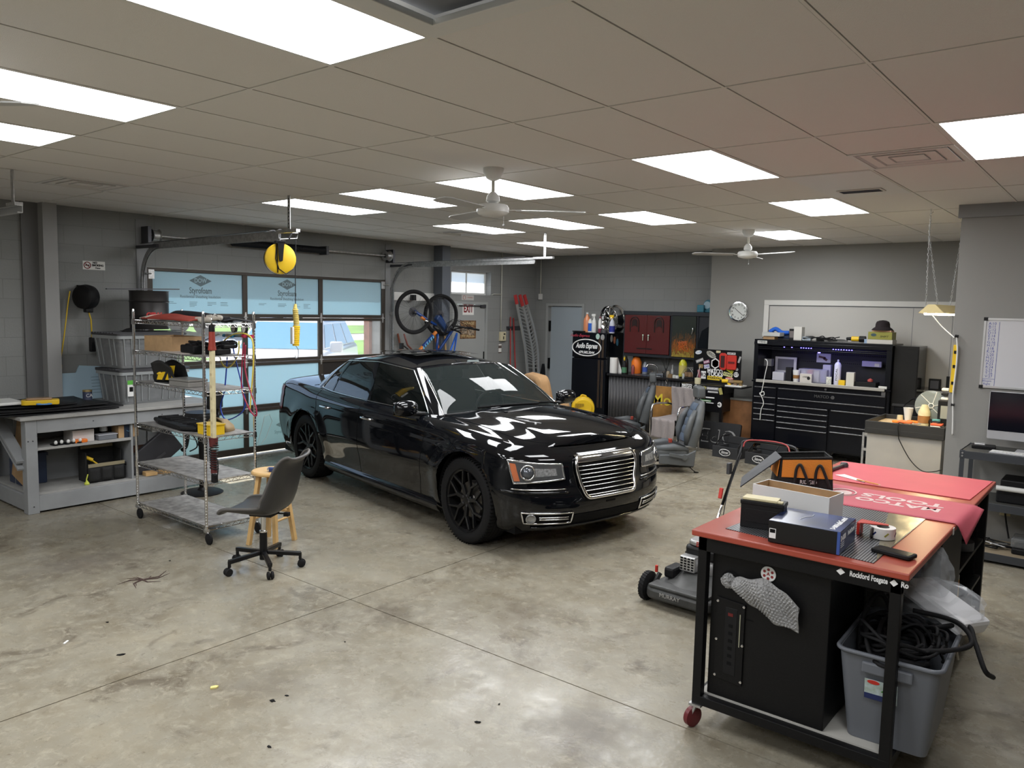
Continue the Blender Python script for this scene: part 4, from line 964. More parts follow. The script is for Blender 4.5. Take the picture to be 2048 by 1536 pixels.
for k in range(6):mb.box(.09,.24-.035*k,.0205,.28,.245-.035*k,.021,frame((0,0,0),(0,1,0),(-.2,0,1)))
mb.build('print',INK,t)
# two translucent crates with lids stacked, metal drum, cables
def crate(label,loc,rz,s=1.,sticker=False):
    t=thing('storage_crate',label,'crate',loc,rz,group='translucent crates on the bench')
    mb=MB();L,Wd,H=.80*s,.50*s,.36
    def ring_(k,z,ins=0):return [Vector((x*(k),y*(k),z)) for x,y in rpoly(-Wd/2+ins,-L/2+ins,Wd/2-ins,L/2-ins,.04)]
    n=len(rpoly(0,0,1,1,.1));vs=ring_(.90,0)+ring_(1.,H)+ring_(.99,H,.005)+ring_(.89,.005,.005)
    fs=[(i,(i+1) % n,n+(i+1) % n,n+i) for i in range(n)]+[(n+i,n+(i+1) % n,2*n+(i+1) % n,2*n+i) for i in range(n)]+[(2*n+i,2*n+(i+1) % n,3*n+(i+1) % n,3*n+i) for i in range(n)]+[tuple(range(n))[::-1],tuple(range(3*n,4*n))]
    mb.add(vs,fs).build('crate_body',LPLAST,t,smooth=40)
    rb=MB()
    for k in range(-4,5):
        if k:rb.bar((Wd/2*.915,k*.085*.92,.03),(Wd/2+.004,k*.085,H-.04),.008,.010,(1,0,0))
    for k in (-2,-1,1,2):rb.bar((k*.085*.92,-L/2*.915,.03),(k*.085,-L/2-.004,H-.04),.008,.010,(0,1,0))
    rb.build('ribs',mat('pale_clear_rib',(.30,.315,.32),.4),t)
    MB().prism(rpoly(-Wd/2-.01,-L/2-.01,Wd/2+.01,L/2+.01,.04),H-.045,H-.01).build('rim_band',mat('pale_clear_rib',(.30,.315,.32),.4),t)
    lid=MB().prism(rpoly(-Wd/2-.015,-L/2-.015,Wd/2+.015,L/2+.015,.04),H-.01,H+.012)
    for k in range(8):lid.box(-Wd/2+.03+.055*k,-L/2-.02,H+.012,-Wd/2+.06+.055*k,L/2+.02,H+.02)
    lid.build('lid',mat('dark_grey_lid',(.05,.05,.055),.5),t)
    MB().prism(rpoly(-Wd*.38,-L*.40,Wd*.38,L*.42,.03),.01,H*.7).build('contents',mat('jumbled_contents',(.16,.17,.18),.8,noise=.5,nscale=12,c2=(.3,.3,.3)),t,bev=.03)
    if sticker:MB().box(Wd/2+.006,-.33,.09,Wd/2+.009,-.25,.26).build('product_label',WHITE,t);MB().box(Wd/2+.009,-.33,.215,Wd/2+.010,-.25,.26).build('green_band',mat('leaf_green',(.10,.42,.05),.5),t);MB().box(Wd/2+.009,-.31,.14,Wd/2+.010,-.27,.19).build('label_picture',BMATTE,t)
    return t
crate('clear plastic crate with jumbled contents and a green-topped tag, lower of the two',(-8.62,4.18,bt),R(4),sticker=True)
crate('clear ribbed plastic crate with a dark lid, upper of the two stacked',(-8.64,4.16,bt+.385),R(6))
t=thing('metal_drum','dark ribbed metal bucket standing on top of the stacked crates','drum',(-8.80,4.35,bt+.79));MB().lathe([(0.001,0),(.20,0),(.205,.01),(.205,.14),(.210,.15),(.205,.16),(.205,.30),(.213,.31),(.205,.32),(.205,.42),(.212,.43),(.19,.43),(.18,.40),(0.001,.40)],36).build('drum_body',mat('dark_drum',(.035,.032,.032),.4,.3),t,smooth=35)
M0=frame((.207,-.05,.16),(.2,1,0),(0,0,1));text('GPW',.07,M0,mat('red_logo',(.55,.04,.04),.5),t,bold=.004);MB().box(-.07,-.056,0,.07,-.044,.001,M0).build('small_print',SIGNW,t)
t=thing('pry_board','thin dark bar lying across the drum on the crates','bar',(-8.75,4.30,bt+.79+.437));MB().bar((-.05,-.42,0),(.05,.35,.02),.05,.012).build('bar',DSTEEL,t)
t=thing('air_hose','thick coil of black hose leaning beside the drum on the crates','hose',(-8.70,4.02,bt+.40))
for k in range(3):MB().tube(spline([(.0,-.14+.055*k,.0),(.0,-.16+.055*k,.12),(-.02,-.10+.055*k,.26),(-.04,.02+.03*k,.36),(-.1,.12,.38)],6),.026,10).build('hose_loop',RUBBER,t,smooth='all')
t=thing('flat_case','flat black case lying on the upper crate lid under the drum','case',(-8.70,4.2,bt+.79));t.location=(-8.60,4.38,bt+.772)
MB().box(-.17,-.38,0,-.04,.30,.004).build('case',BPLAST,t)
# ================================================================== chrome wire cart
wc=thing('wire_shelf_cart','six-tier chrome wire shelf cart on casters with dusty grey liners','shelf cart',(-6.64,3.665,0))
hx,hy=.605,.235;ZS=[.14,.53,.90,1.29,1.58,1.86]
LINER=mat('dusty_liner',(.30,.29,.28),.55,noise=.35,nscale=18,bump=.1)
for sx in (-1,1):
    for sy in (-1,1):
        p=MB().cyl((sx*hx,sy*hy,.12),(sx*hx,sy*hy,1.94),.0128,seg=14)
        for z in range(1,70):p.lathe([(.0128,-.001),(.0134,0),(.0128,.001)],10,Matrix.Translation((sx*hx,sy*hy,.13+.0254*z)))
        p.lathe([(.0135,1.925),(.014,1.935),(.010,1.96),(0.001,1.965)],14,Matrix.Translation((sx*hx,sy*hy,0)))
        p.build('post',CHROME,wc,smooth=40)
        cs_=MB().box(sx*hx-.018,sy*hy-.018,.10,sx*hx+.018,sy*hy+.018,.125).bar((sx*hx-.004,sy*hy,.11),(sx*hx+.03,sy*hy-.0,.055),.006,.03).build('caster',STEEL,wc)
        MB().lathe([(0.001,-.013),(.04,-.013),(.048,-.008),(.048,.008),(.04,.013),(0.001,.013)],20,Matrix.Translation((sx*hx+.035,sy*hy,.048)) @ Matrix.Rotation(PI/2,4,'X')).build('caster_wheel',RUBBER,cs_,smooth=40)
for z in ZS:
    s_=MB()
    for y in (-hy,hy):
        s_.tube([(-hx,y,z),(hx,y,z)],.0032,6).tube([(-hx,y,z-.03),(hx,y,z-.03)],.0032,6)
        n=34;s_.tube([(-hx+2*hx*k/n,y,z-.03*(k % 2)) for k in range(n+1)],.0022,5)
    for x in (-hx,hx):
        s_.tube([(x,-hy,z),(x,hy,z)],.0032,6).tube([(x,-hy,z-.03),(x,hy,z-.03)],.0032,6)
        n=14;s_.tube([(x,-hy+2*hy*k/n,z-.03*(k % 2)) for k in range(n+1)],.0022,5)
    for k in range(1,48):s_.tube([(-hx+2*hx*k/48,-hy,z+.001),(-hx+2*hx*k/48,hy,z+.001)],.0016,4)
    for y in (-.08,.08):s_.tube([(-hx,y,z-.003),(hx,y,z-.003)],.0028,5)
    for sx in (-1,1):
        for sy in (-1,1):s_.cyl((sx*hx,sy*hy,z-.04),(sx*hx,sy*hy,z+.008),.019,.017,12)
    o=s_.build('wire_shelf',CHROME,wc)
    if z < 1.8:MB().box(-hx+.02,-hy+.012,z+.003,hx-.02,hy-.012,z+.006).build('shelf_liner',LINER,wc)
cx,cyy=-6.64,3.665
# cover on the top shelf
REDV=mat('red_vinyl',(.33,.05,.035),.55,noise=.1,nscale=8);BLKV=mat('black_vinyl',(.012,.013,.018),.5);OFFW=mat('cream_fleece',(.5,.46,.40),.9)
t=thing('fender_cover','folded red and black vinyl fender cover with cream backing on top of the cart','cover',(cx,cyy,1.866))
MB().grid(lambda a,b:Vector((-.50+.92*a,-.215+.33*b+.04*math.sin(5*a),.012+.035*math.sin(PI*b)*(.6+.5*math.sin(3.3*a+.5))+.012*math.sin(9*a)*b)),34,14).build('red_sheet',REDV,t,solid=.012,smooth='all')
MB().grid(lambda a,b:Vector((-.38+.95*a,-.02+.25*b,.045+.035*math.sin(PI*min(1,b*1.3))*(.7+.4*math.sin(2.6*a+1.2))-.03*a*a)),30,10).build('black_sheet',BLKV,t,solid=.012,smooth='all')
MB().grid(lambda a,b:Vector((-.56+.12*a,-.20+.3*b,.010+.028*math.sin(PI*b)+.01*a)),8,10).build('fleece_edge',OFFW,t,solid=.012,smooth='all')
for k in range(3):MB().tube([(.36+.19*j/8,-.16+.10*k+.02*math.sin(j),.022+.018*(k == 1)+.004*math.sin(2*j)) for j in range(9)],.022,10).build('fleece_roll',OFFW if k < 2 else BLKV,t,smooth='all')
# shelf two
z=1.587
carton('box','plain brown open-topped carton on the second tier of the wire cart','box',(cx-.30,cyy-.02,z),.42,.30,.135,CARD,R(6),open_=True,inner=CARD)
t=thing('paper_sheet','pale board sheet sticking out beside the brown carton on the cart','sheet',(cx+.10,cyy-.06,z));MB().prism([(-.28,-.14),(.12,-.17),(.2,.12),(-.1,.16)],0,.008).build('sheet',mat('pale_board',(.52,.46,.42),.7),t)
t=thing('tool_tangle','tangle of black cables and tools on the second tier of the wire cart','cables',(cx+.30,cyy,z+.008));r_=random.Random(4)
MB().box(-.20,-.17,0,.02,-.03,.07).box(-.05,-.08,.0,.24,.06,.05).box(.1,-.02,.05,.25,.10,.085).build('black_cases',BPLAST,t,bev=.012)
for k in range(5):MB().tube(spline([(r_.uniform(-.2,.25),r_.uniform(-.15,.18),.05+.06*r_.random()) for _ in range(7)],6),.009,6).build('cable',BPLAST,t,smooth='all')
MB().cyl((-.12,-.1,.06),(.07,.05,.17),.006,seg=8).build('steel_rod',STEEL,t)
# shelf three
z=1.297
t=thing('tool_pouch','black and yellow tool pouch with a bold letter A on the wire cart','bag',(cx-.22,cyy-.06,z),R(8))
MB().grid(lambda a,b:Vector((-.13+.28*a,-.09+.05*math.sin(PI*a)*(1-b)-.05*b,.01+(.17+.03*math.sin(4*a))*b)),12,10).grid(lambda a,b:Vector((-.13+.28*a,.05-.05*b,.01+(.17+.03*math.sin(4*a))*b)),12,10).build('pouch_body',CANV,t,solid=.012,smooth='all')
MB().prism([(-.10,.03),(-.07,.15),(.13,.17),(.12,.04)],0,.006,frame((0.0,-.105,0),(1,0,0),(0,.15,1))).build('yellow_panel',YEL,t)
MB().prism([(-.01,.03),(.045,.14),(.075,.14),(.12,.03),(.09,.03),(.06,.10),(.045,.10),(.02,.03)],0,.01,frame((0.0,-.112,0),(1,0,0),(0,.15,1))).build('letter_band',CANV,t)
MB().tube(spline([(-.18,-.04,.02),(-.16,-.06,.06),(-.1,-.06,.08),(-.05,-.05,.05)],6),.035,10).build('glove',CANV,t,smooth='all');MB().tube([(-.13,-.085,.07),(-.09,-.09,.09),(-.05,-.09,.09)],.018,8).build('glove_patch',YEL,t,smooth='all')
MB().tube(spline([(-.1,-.13,.005),(.1,-.17,.004),(.3,-.15,.005)],5),.006,6).build('white_cord',WPLAST,t)
t=thing('first_aid_tin','flat grey metal case beside the yellow tool pouch on the cart','case',(cx+.12,cyy-.10,z),R(5));MB().box(-.15,-.10,0,.14,.09,.045).build('case_base',mat('dull_metal',(.35,.34,.32),.4,.5),t,bev=.006);MB().box(-.152,-.102,.047,.142,.092,.068).build('case_lid',mat('dull_metal',(.35,.34,.32),.4,.5),t,bev=.006)
# shelf four
z=.907
t=thing('plastic_tray','long ribbed black plastic panel lying on the fourth tier of the cart','panel',(cx-.22,cyy,z),R(-4))
MB().prism([(-.32,-.12),(-.1,-.17),(.40,-.19),(.52,-.10),(.45,.0),(.0,.14),(-.28,.08)],.01,.045,None).build('panel',BPLAST,t,bev=.012)
mb=MB()
for k in range(8):mb.bar((-.26+.085*k,-.10,.05+.01*math.sin(k)),(-.18+.085*k,.06,.06),.012,.02)
mb.build('ribs',BPLAST,t,bev=.003)
t=thing('tan_shell','curved tan and black plastic piece behind the yellow bin on the cart','part',(cx+.30,cyy+.04,z));MB().lathe([(.02,.11),(.10,.09),(.15,.04),(.16,0)],18,a0=0,a1=PI).build('shell',mat('tan_plastic',(.35,.25,.13),.5),t,solid=.006,smooth='all');MB().box(-.10,-.16,0,.06,-.02,.07).build('black_block',BPLAST,t,bev=.02)
t=thing('yellow_bin','small bright yellow open bin on the fourth tier of the cart','bin',(cx+.45,cyy-.09,z))
MB().box(-.09,-.065,0,.09,.065,.006).bar((-.095,-.068,.045),(.095,-.068,.045),.006,.09).bar((-.095,.068,.045),(.095,.068,.045),.006,.09).bar((-.092,-.068,.045),(-.092,.068,.045),.006,.09).bar((.092,-.068,.045),(.092,.068,.045),.006,.09).build('bin_body',YEL,t,bev=.002);MB().prism(rpoly(-.105,-.08,.105,.08,.01),.085,.093).build('rim',YEL,t)
t=thing('buffing_pad','round black seat cushion beyond the cart, level with its fourth tier','stool',(-7.73,4.35,0))
MB().lathe([(0.001,0),(.21,0),(.215,.008),(.19,.022),(.05,.035),(.03,.06),(0.001,.06)],40).build('base',BPLAST,t,smooth=40)
MB().lathe([(.028,.04),(.028,.50),(.035,.52),(.035,.62),(.02,.64),(.02,.78)],18).build('column',BLACK,t,smooth=40)
MB().lathe([(0.001,.78),(.17,.78),(.185,.80),(.185,.85),(.16,.875),(0.001,.88)],32).build('seat_cushion',LEATHER,t,smooth=40)
MB().grid(lambda a,b:Vector((.02+.19*math.cos(R(-10+80*a))*.9,.19*math.sin(R(-10+80*a)),.92+.20*b)),10,6).build('backrest',LEATHER,t,solid=.05,smooth=50,bev=.01)
MB().bar((.15,.08,.8),(.16,.1,.95),.03,.01).build('back_bracket',BLACK,t)
t['label']='black pedestal stool with round base and cushion behind the wire cart';t.name='pedestal_stool'
# cream corded work light hanging on the cart
e=on(1,3.40,428,650);e2=on(1,3.40,434,950)
t=thing('corded_work_light','long cream tube work light with red handle and coiled cord hanging on the cart','work light',(e.x,3.38,0))
zt,zbm=e.z,e2.z
MB().cyl((0,0,zt-.02),(0,0,zt-.19),.022,.028,18).lathe([(.028,zt-.205),(.032,zt-.20),(.030,zt-.17)],18).build('red_handle',mat('brick_red',(.28,.035,.02),.5),t,smooth=40)
MB().lathe([(0.001,zt+.002),(.022,zt),(.024,zt-.05),(.022,zt-.06)],16).build('top_cap',BPLAST,t,smooth=40)
MB().tube([(0,0,zt),(0,0,zt+.05),(-.01,.03,zt+.09),(-.01,.055,zt+.07)],.004,6).build('hook',CHROME,t,smooth='all')
tb=MB().box(-.027,-.014,zbm+.30,.027,.014,zt-.19);tb.build('tube_body',CREAM,t,bev=.008)
for k in range(8):MB().lathe([(0.001,0),(.012,0),(.013,.002),(0.001,.002)],12,frame((0,-.0145,zt-.30-.098*k),(1,0,0),(0,0,1))).build('lamp_dimple',mat('cream_dark',(.5,.42,.26),.5),t)
MB().cyl((0,0,zbm+.31),(0,0,zbm+.24),.036,.032,16).cyl((0,0,zbm+.20),(0,0,zbm+.02),.022,.026,12).build('lower_grip',mat('dark_red_grip',(.09,.015,.015),.6),t,smooth=40)
hel=[((.036+.006*math.sin(k))*math.cos(k*.9),(.03+.006*math.cos(k*1.7))*math.sin(k*.9),zbm+.27-.0028*k) for k in range(80)]
MB().tube(hel,.0045,6).tube(spline([(.03,0,zbm+.15),(.06,0,zbm+.12),(.055,0,zbm+.02),(.02,0,zbm-.03),(-.02,0,zbm-.01),(-.04,0,zbm+.02)],5),.0045,6).build('coiled_cord',BPLAST,t,smooth='all')
MB().box(-.015,-.02,zbm-.06,.03,.02,zbm+.01).build('plug',BPLAST,t,bev=.006)
# gauge set with hoses on the right front post
g0=on(1,3.86,475,658);t=thing('manifold_gauge_set','refrigerant gauge set with two dials and blue, yellow and red hoses on the cart','gauge set',(g0.x,3.90-.03,g0.z))
def gp(u,v,Y=3.86):p=on(1,Y,u,v);return (p.x-g0.x,Y-3.87,p.z-g0.z)
for u,v in ((467,657),(488,658)):
    c=gp(u,v,3.83);fm=frame(c,(1,0,0),(0,0,1))
    MB().lathe([(0.001,-.02),(.034,-.02),(.036,-.015),(.036,.006),(.031,.006)],24,fm).build('gauge_case',BPLAST,t,smooth=35);
    q=MB().lathe([(0.001,.004),(.031,.004)],24,fm).build('dial',WHITE,t);MB().bar(fm @ Vector((-.012,-.012,.005)),fm @ Vector((.016,.016,.005)),.002,.001).build('needle',BLACK,q)
MB().bar(gp(452,671),gp(500,672),.022,.025).build('manifold_bar',STEEL,t,bev=.004)
BVAL=mat('blue_valve',(.03,.25,.45),.4);RVAL=mat('red_valve',(.45,.03,.08),.4)
MB().cyl(gp(447,671),gp(452,671),.014,seg=10).build('blue_knob',BVAL,t);MB().cyl(gp(462,672,3.83),gp(466,672,3.83),.016,seg=10).build('blue_knob',BVAL,t);MB().cyl(gp(486,672,3.83),gp(491,672,3.83),.018,seg=10).cyl(gp(500,673),gp(505,673),.015,seg=10).build('red_knob',RVAL,t)
HB=mat('blue_hose',(.015,.06,.42),.4);HR=mat('red_hose',(.35,.02,.06),.4);HY=mat('yellow_hose',(.75,.6,.10),.4)
def hose(pts,m,Y=3.84):MB().tube(spline([gp(u,v,Y) for u,v in pts],8),.0062,8).build('hose',m,t,smooth='all')
hose([(455,680),(454,720),(449,780),(441,812),(448,836),(462,838),(486,822),(490,795),(480,755),(468,705),(465,680)],HB)
hose([(478,682),(477,705),(468,725),(455,735),(443,725),(440,700),(450,680),(470,668),(492,668),(505,682),(507,720),(503,780),(500,818)],HY,3.81)
hose([(488,685),(484,730),(484,780),(500,820),(512,832),(512,815),(500,780),(490,735),(491,690)],HR,3.80)
# ================================================================== stool and swivel chair
STW=mat('stool_birch',(.62,.40,.17),.4,noise=.10,nscale=7)
st=thing('wooden_stool','round-topped light wooden stool with cross rungs behind the swivel chair','stool',(-5.67,3.82,0),R(20))
MB().lathe([(0.001,.60),(.155,.60),(.165,.608),(.165,.622),(.155,.632),(0.001,.634)],40).build('seat',STW,st,smooth=40,bev=0)
for k in range(4):
    a=PI/4+k*PI/2;MB().bar((.10*math.cos(a),.10*math.sin(a),.60),(.19*math.cos(a),.19*math.sin(a),0),.038,.034).build('leg',STW,st,bev=.003)
    b=a+PI/2
    for z in ((.22,.30) if k % 2 else (.26,.36)):
        f=(.60-z)/.60;r=.10+.09*f
        MB().cyl((r*math.cos(a),r*math.sin(a),z),(r*math.cos(b),r*math.sin(b),z),.011,seg=10).build('rung',STW,st,smooth=40)
t=thing('tape_measure','small blue and silver tape measure on the wooden stool','tape measure',(-5.60,3.78,.634),R(30));MB().box(-.035,-.02,0,.035,.02,.035).build('case',mat('navy_case',(.02,.04,.15),.35),t,bev=.006);MB().box(-.036,-.021,.004,-.02,.021,.030).build('silver_band',CHROME,t)
sc=thing('swivel_chair','black bucket-seat swivel chair on a five-spoke caster base','chair',(-5.16,3.40,0),R(28))
for k in range(5):
    a=2*PI*k/5+R(20);ca,sa=math.cos(a),math.sin(a)
    l=MB().bar((.03*ca,.03*sa,.125),(.28*ca,.28*sa,.105),.034,.03).bar((.275*ca,.275*sa,.115),(.275*ca,.275*sa,.06),.02).build('base_spoke',BLACK,sc,bev=.004)
    for s2 in (-1,1):
        c_=Vector((.285*ca-s2*.014*sa,.285*sa+s2*.014*ca,.030));MB().lathe([(0.001,-.011),(.024,-.011),(.030,-.004),(.030,.006),(.02,.011),(0.001,.011)],18,frame(c_,(ca,sa,0),(0,0,1))).build('caster_wheel',RUBBER,l,smooth=40)
MB().cyl((0,0,.07),(0,0,.29),.030,.028,20).build('outer_column',BLACK,sc,smooth=40);MB().cyl((0,0,.29),(0,0,.43),.017,seg=18).lathe([(.017,.285),(.030,.285),(.030,.297),(.017,.30)],20).build('gas_lift',CHROME,sc,smooth=40)
MB().box(-.08,-.07,.42,.10,.07,.445).bar((.05,.02,.43),(.14,.11,.41),.012).box(.12,.09,.39,.16,.13,.42).build('seat_plate',BLACK,sc,bev=.003)
# bucket shell: profile from front lip to back top
prof=spline([(-.25,0,.455),(-.20,0,.470),(-.08,0,.462),(.06,0,.455),(.15,0,.475),(.20,0,.55),(.235,0,.68),(.262,0,.80),(.285,0,.86),(.315,0,.885)],5)
NP=len(prof)-1
def shell(a,b,off=0.):
    f=a*NP;i=min(int(f),NP-1);p=prof[i].lerp(prof[i+1],f-i);tdir=(prof[i+1]-prof[i]).normalized();n=Vector((-tdir.z,0,tdir.x))
    w=ip(a,[(0,.205),(.15,.225),(.45,.235),(.6,.225),(.8,.205),(1,.17)]);y=(2*b-1)
    wing=.085*ip(a,[(0,.12),(.3,.75),(.55,1.2),(.75,.8),(1,.35)])
    yy=w*math.sin(y*1.35)/math.sin(1.35)
    q=p+n*(wing*abs(y)**2.6);return Vector((q.x,yy,q.z))+n*off
SHELLM=mat('charcoal_vinyl',(.030,.029,.028),.38,bump=.05,bscale=200)
MB().grid(lambda a,b:shell(a,b),40,24).build('bucket_seat',SHELLM,sc,solid=.022,smooth='all')
edge=[shell(0,b/20) for b in range(21)]+[shell(a/40,1) for a in range(1,41)]+[shell(1,1-b/20) for b in range(1,21)]+[shell(1-a/40,0) for a in range(1,40)]
MB().tube(edge,.0125,8,closed=True).build('edge_piping',mat('piping_grey',(.09,.085,.08),.5),sc,smooth='all')
# ================================================================== hose reel, work light cord over the cart
rp=atx(560,518,-6.85);t=thing('yellow_hose_reel','yellow and black retractable reel hanging from the door track','reel',(rp.x,rp.y,rp.z),0)
fm=frame((0,0,0),(.45,.9,0),(0,0,1))
MB().lathe([(0.001,.055),(.125,.055),(.150,.045),(.156,.02),(.150,.004)],40,fm).build('yellow_drum',YEL,t,smooth=35);MB().lathe([(.150,.003),(.157,-.03),(.150,-.055),(0.001,-.06)],40,fm).build('black_drum',BPLAST,t,smooth=35)
MB().prism([(-.035,.17),(.035,.17),(.018,-.02),(0,-.03),(-.018,-.02)],.056,.075,fm).prism([(-.05,.15),(.05,.15),(.05,.18),(-.05,.18)],-.06,.075,fm).build('hanger_bracket',BPLAST,t,bev=.004)
MB().tube([fm @ Vector((-.03+.10*math.sin(a)*.9,.12*math.cos(a)-.02,.058)) for a in [R(180+6*k) for k in range(0,1)]]+[fm @ Vector((x,y,.06)) for x,y in [(-.04,.15),(-.05,.0),(-.02,-.10),(.05,-.15),(.12,-.10)]],.005,6).build('black_band',BPLAST,t,smooth='all')
MB().cyl((0,0,.17),(0,0,.27),.010,seg=8).build('hook',DSTEEL,t)
q=lambda u,v:(lambda p:(p.x-rp.x,p.y-rp.y,p.z-rp.z))(atx(u,v,-6.85))
MB().tube(spline([q(523,477),q(532,466),q(548,462),q(549,470),q(555,485)],6),.011,8).tube(spline([q(550,466),q(560,460),q(570,466),q(583,464),q(578,478)],6),.010,8).build('hose_end',RUBBER,t,smooth='all')
MB().tube([q(505,480),q(594,477),q(596,466),q(560,465)],.005,6).build('metal_arm',STEEL,t)
ep=atx(591,608,-6.95);t=thing('hanging_work_light','yellow caged trouble light hanging by a black cord in front of the door','work light',(ep.x,ep.y,ep.z))
L_=2.74-ep.z
MB().tube([(0,0,0),(0,0,L_*.5),(-.0,.01,L_)],.0045,6).build('cord',BPLAST,t)
MB().cyl((0,0,-.0),(.0,-.005,-.05),.012,.022,12).cyl((0,-.005,-.05),(0,.012,-.22),.026,.030,14).build('upper_grip',mat('aged_yellow',(.60,.46,.12),.55),t,smooth=40,bev=.003)
mb=MB()
for k in range(7):mb.lathe([(.030,-.003),(.034,0),(.030,.003)],14,Matrix.Translation((0,.0+.0015*k,-.06-.022*k)))
mb.build('grip_ribs',mat('aged_yellow',(.60,.46,.12),.55),t)
MB().cyl((0,.012,-.225),(0,-.0,-.44),.036,.034,16).build('lamp_guard',YEL,t,smooth=40)
mb=MB()
for k in range(9):mb.lathe([(.036,-.003),(.041,0),(.036,.003)],14,Matrix.Translation((0,.010-.001*k,-.24-.022*k)))
mb.build('cage_ring',YEL,t)
MB().box(-.02,-.055,-.42,.02,-.03,-.24).build('white_reflector',WHITE,t,bev=.005);MB().tube(spline([(0,0,-.44),(0,.03,-.48),(0,.03,-.55),(0,.0,-.57),(0,-.01,-.54)],5),.004,6).build('hook',STEEL,t)
# ================================================================== bikes and wall rack, ramps, brooms
rk=thing('bike_rack_rail','long white wall rail with hooks behind the hanging bicycles','rack',(XL,8.95,2.22))
a=atx(783,592,XL);b=atx(878,600,XL)
MB().box(0,a.y-8.95,a.z-2.22-.065,.02,b.y-8.95,a.z-2.22+.065).build('rail',WHITE,rk,bev=.004);MB().box(0,a.y-8.95-.03,a.z-2.22-.05,.03,a.y-8.95,a.z-2.22+.13).build('rail_end',DSTEEL,rk);MB().box(.02,.17-.30,a.z-2.22-.06,.10,.23-.30,a.z-2.22+.03).build('hook_block',BPLAST,rk)
BBLUE=mat('blue_bike_paint',(.01,.045,.20),.25);BORG=mat('orange_bike_paint',(.55,.17,.03),.35)
def bike_wheel(parent,c,ax,r,name='wheel'):
    n=Vector(ax).normalized();u=n.cross(Vector((0,0,1))).normalized();w=u.cross(n);c=Vector(c)
    ci=lambda rr,k,N:c+u*rr*math.cos(2*PI*k/N)+w*rr*math.sin(2*PI*k/N)
    ty=MB().tube([ci(r-.024,k,48) for k in range(48)],.027,10,closed=True).build(name,RUBBER,parent,smooth='all')
    MB().tube([ci(r-.052,k,48) for k in range(48)],.011,8,closed=True).build('rim',BLACK,ty,smooth='all')
    sp=MB()
    for k in range(28):sp.tube([c+n*(.022*(-1)**k)+u*.018*math.cos(k)+w*.018*math.sin(k),ci(r-.055,k*.999+.3*(k % 2),28)],.0014,3)
    sp.build('spokes',DSTEEL,ty)
    MB().cyl(c-n*.05,c+n*.05,.018,seg=12).cyl(c-n*.035,c-n*.030,.075,seg=20).build('hub',DSTEEL,ty,smooth=40)
    return ty
def bike(label,X,wc_px,r,pts,mainm,altm,bars):
    c=atx(*wc_px,X);t=thing('bicycle',label,'bicycle',tuple(c),group=None);L=lambda u,v,dx=0.:(lambda p:(p.x-c.x,p.y-c.y,p.z-c.z))(atx(u,v,X+dx))
    bike_wheel(t,(0,0,0),(1,-.18,0),r)
    for nm,path,rad,mm in pts:MB().tube([L(*q) for q in path],rad,10).build(nm,mm,t,smooth='all')
    return t,L,c
b1,L,c1=bike('blue and orange mountain bicycle hanging nose-up by its front wheel, nearer the garage door',-8.85,(828,624),.345,[
    ('fork',[(829,622),(858,642,.03),(872,650,.06)],.022,BBLUE),('fork_sleeve',[(842,634,.02),(849,639,.03)],.024,BORG),('fork_tube',[(850,640,.03),(862,648,.05)],.020,CHROME),
    ('head_tube',[(868,652,.05),(884,668,.08)],.026,BLACK),
    ('down_tube',[(872,664,.05),(838,702,0)],.028,BBLUE),('down_tube_accent',[(872,664,.052),(866,671,.042)],.0295,BORG),('down_tube_accent',[(845,694,.012),(834,707,0)],.0295,BORG),
    ('top_tube',[(876,668,.05),(872,716,0)],.020,BBLUE),('seat_tube',[(832,708,0),(872,722,0)],.018,BORG),('crank_arm',[(832,708,.06),(818,700,.08),(808,692,.09)],.012,BPLAST),
    ('rear_tube',[(832,708,0),(815,690,.0),(808,668,.0)],.014,mat('brown_red',(.14,.04,.03),.5))],BBLUE,BORG,None)
MB().box(*[min(a,b) for a,b in zip(L(798,698,.06),L(808,686,.12))],*[max(a,b) for a,b in zip(L(798,698,.06),L(808,686,.12))]).build('pedal',BPLAST,b1,bev=.005)
MB().lathe([(0.001,-.01),(.085,-.01),(.09,0),(.085,.01),(0.001,.01)],24,frame(L(832,709,.03),(0,1,0),(0,0,1))).build('chainring',DSTEEL,b1,smooth=40)
MB().tube(spline([L(886,650,-.1),L(900,657,.1),L(918,664,.30),L(922,668,.36)],5),.013,8).tube([L(905,651,.2),L(958,660,.25)],.016,8).build('handlebar',BPLAST,b1,smooth='all')
for k in range(5):MB().tube(spline([L(890,668,.1),L(895+5*k,645-3*k % 7,.15),L(915+7*k,648+2*k,.22),L(905+3*k,662,.2)],6),.004,5).build('brake_cable',BPLAST,b1,smooth='all')
MB().box(*[min(a,b) for a,b in zip(L(884,662,.0),L(906,652,.12))],*[max(a,b) for a,b in zip(L(884,662,.0),L(906,652,.12))]).build('stem_clamp',DSTEEL,b1,bev=.01)
dv=(Vector(L(872,664,.05))-Vector(L(838,702,0)));up_=Vector((0,-dv.z,dv.y)).normalized()
fm=frame(Vector(L(855,684,.025))+Vector((.030,0,0)),dv,up_);mb=MB()
for k in range(6):mb.prism([(-.15+.05*k,-.02),(-.125+.05*k,-.02),(-.115+.05*k,.02),(-.14+.05*k,.02)],0,.002,fm)
mb.build('frame_decal',mat('sky_lettering',(.12,.40,.65),.4),b1)
b2,L2,c2=bike('dark blue bicycle hanging behind the first, its wheel half hidden by the column',-9.0,(882,630),.34,[
    ('fork',[(880,630),(893,655,.1),(898,665,.15)],.018,BBLUE),('down_tube',[(905,660,.2),(868,716,.1)],.024,BBLUE),('top_tube',[(914,666,.2),(888,735,.1)],.016,BLU),('seat_tube',[(868,668,.1),(886,725,.1)],.018,BORG)],BBLUE,BORG,None)
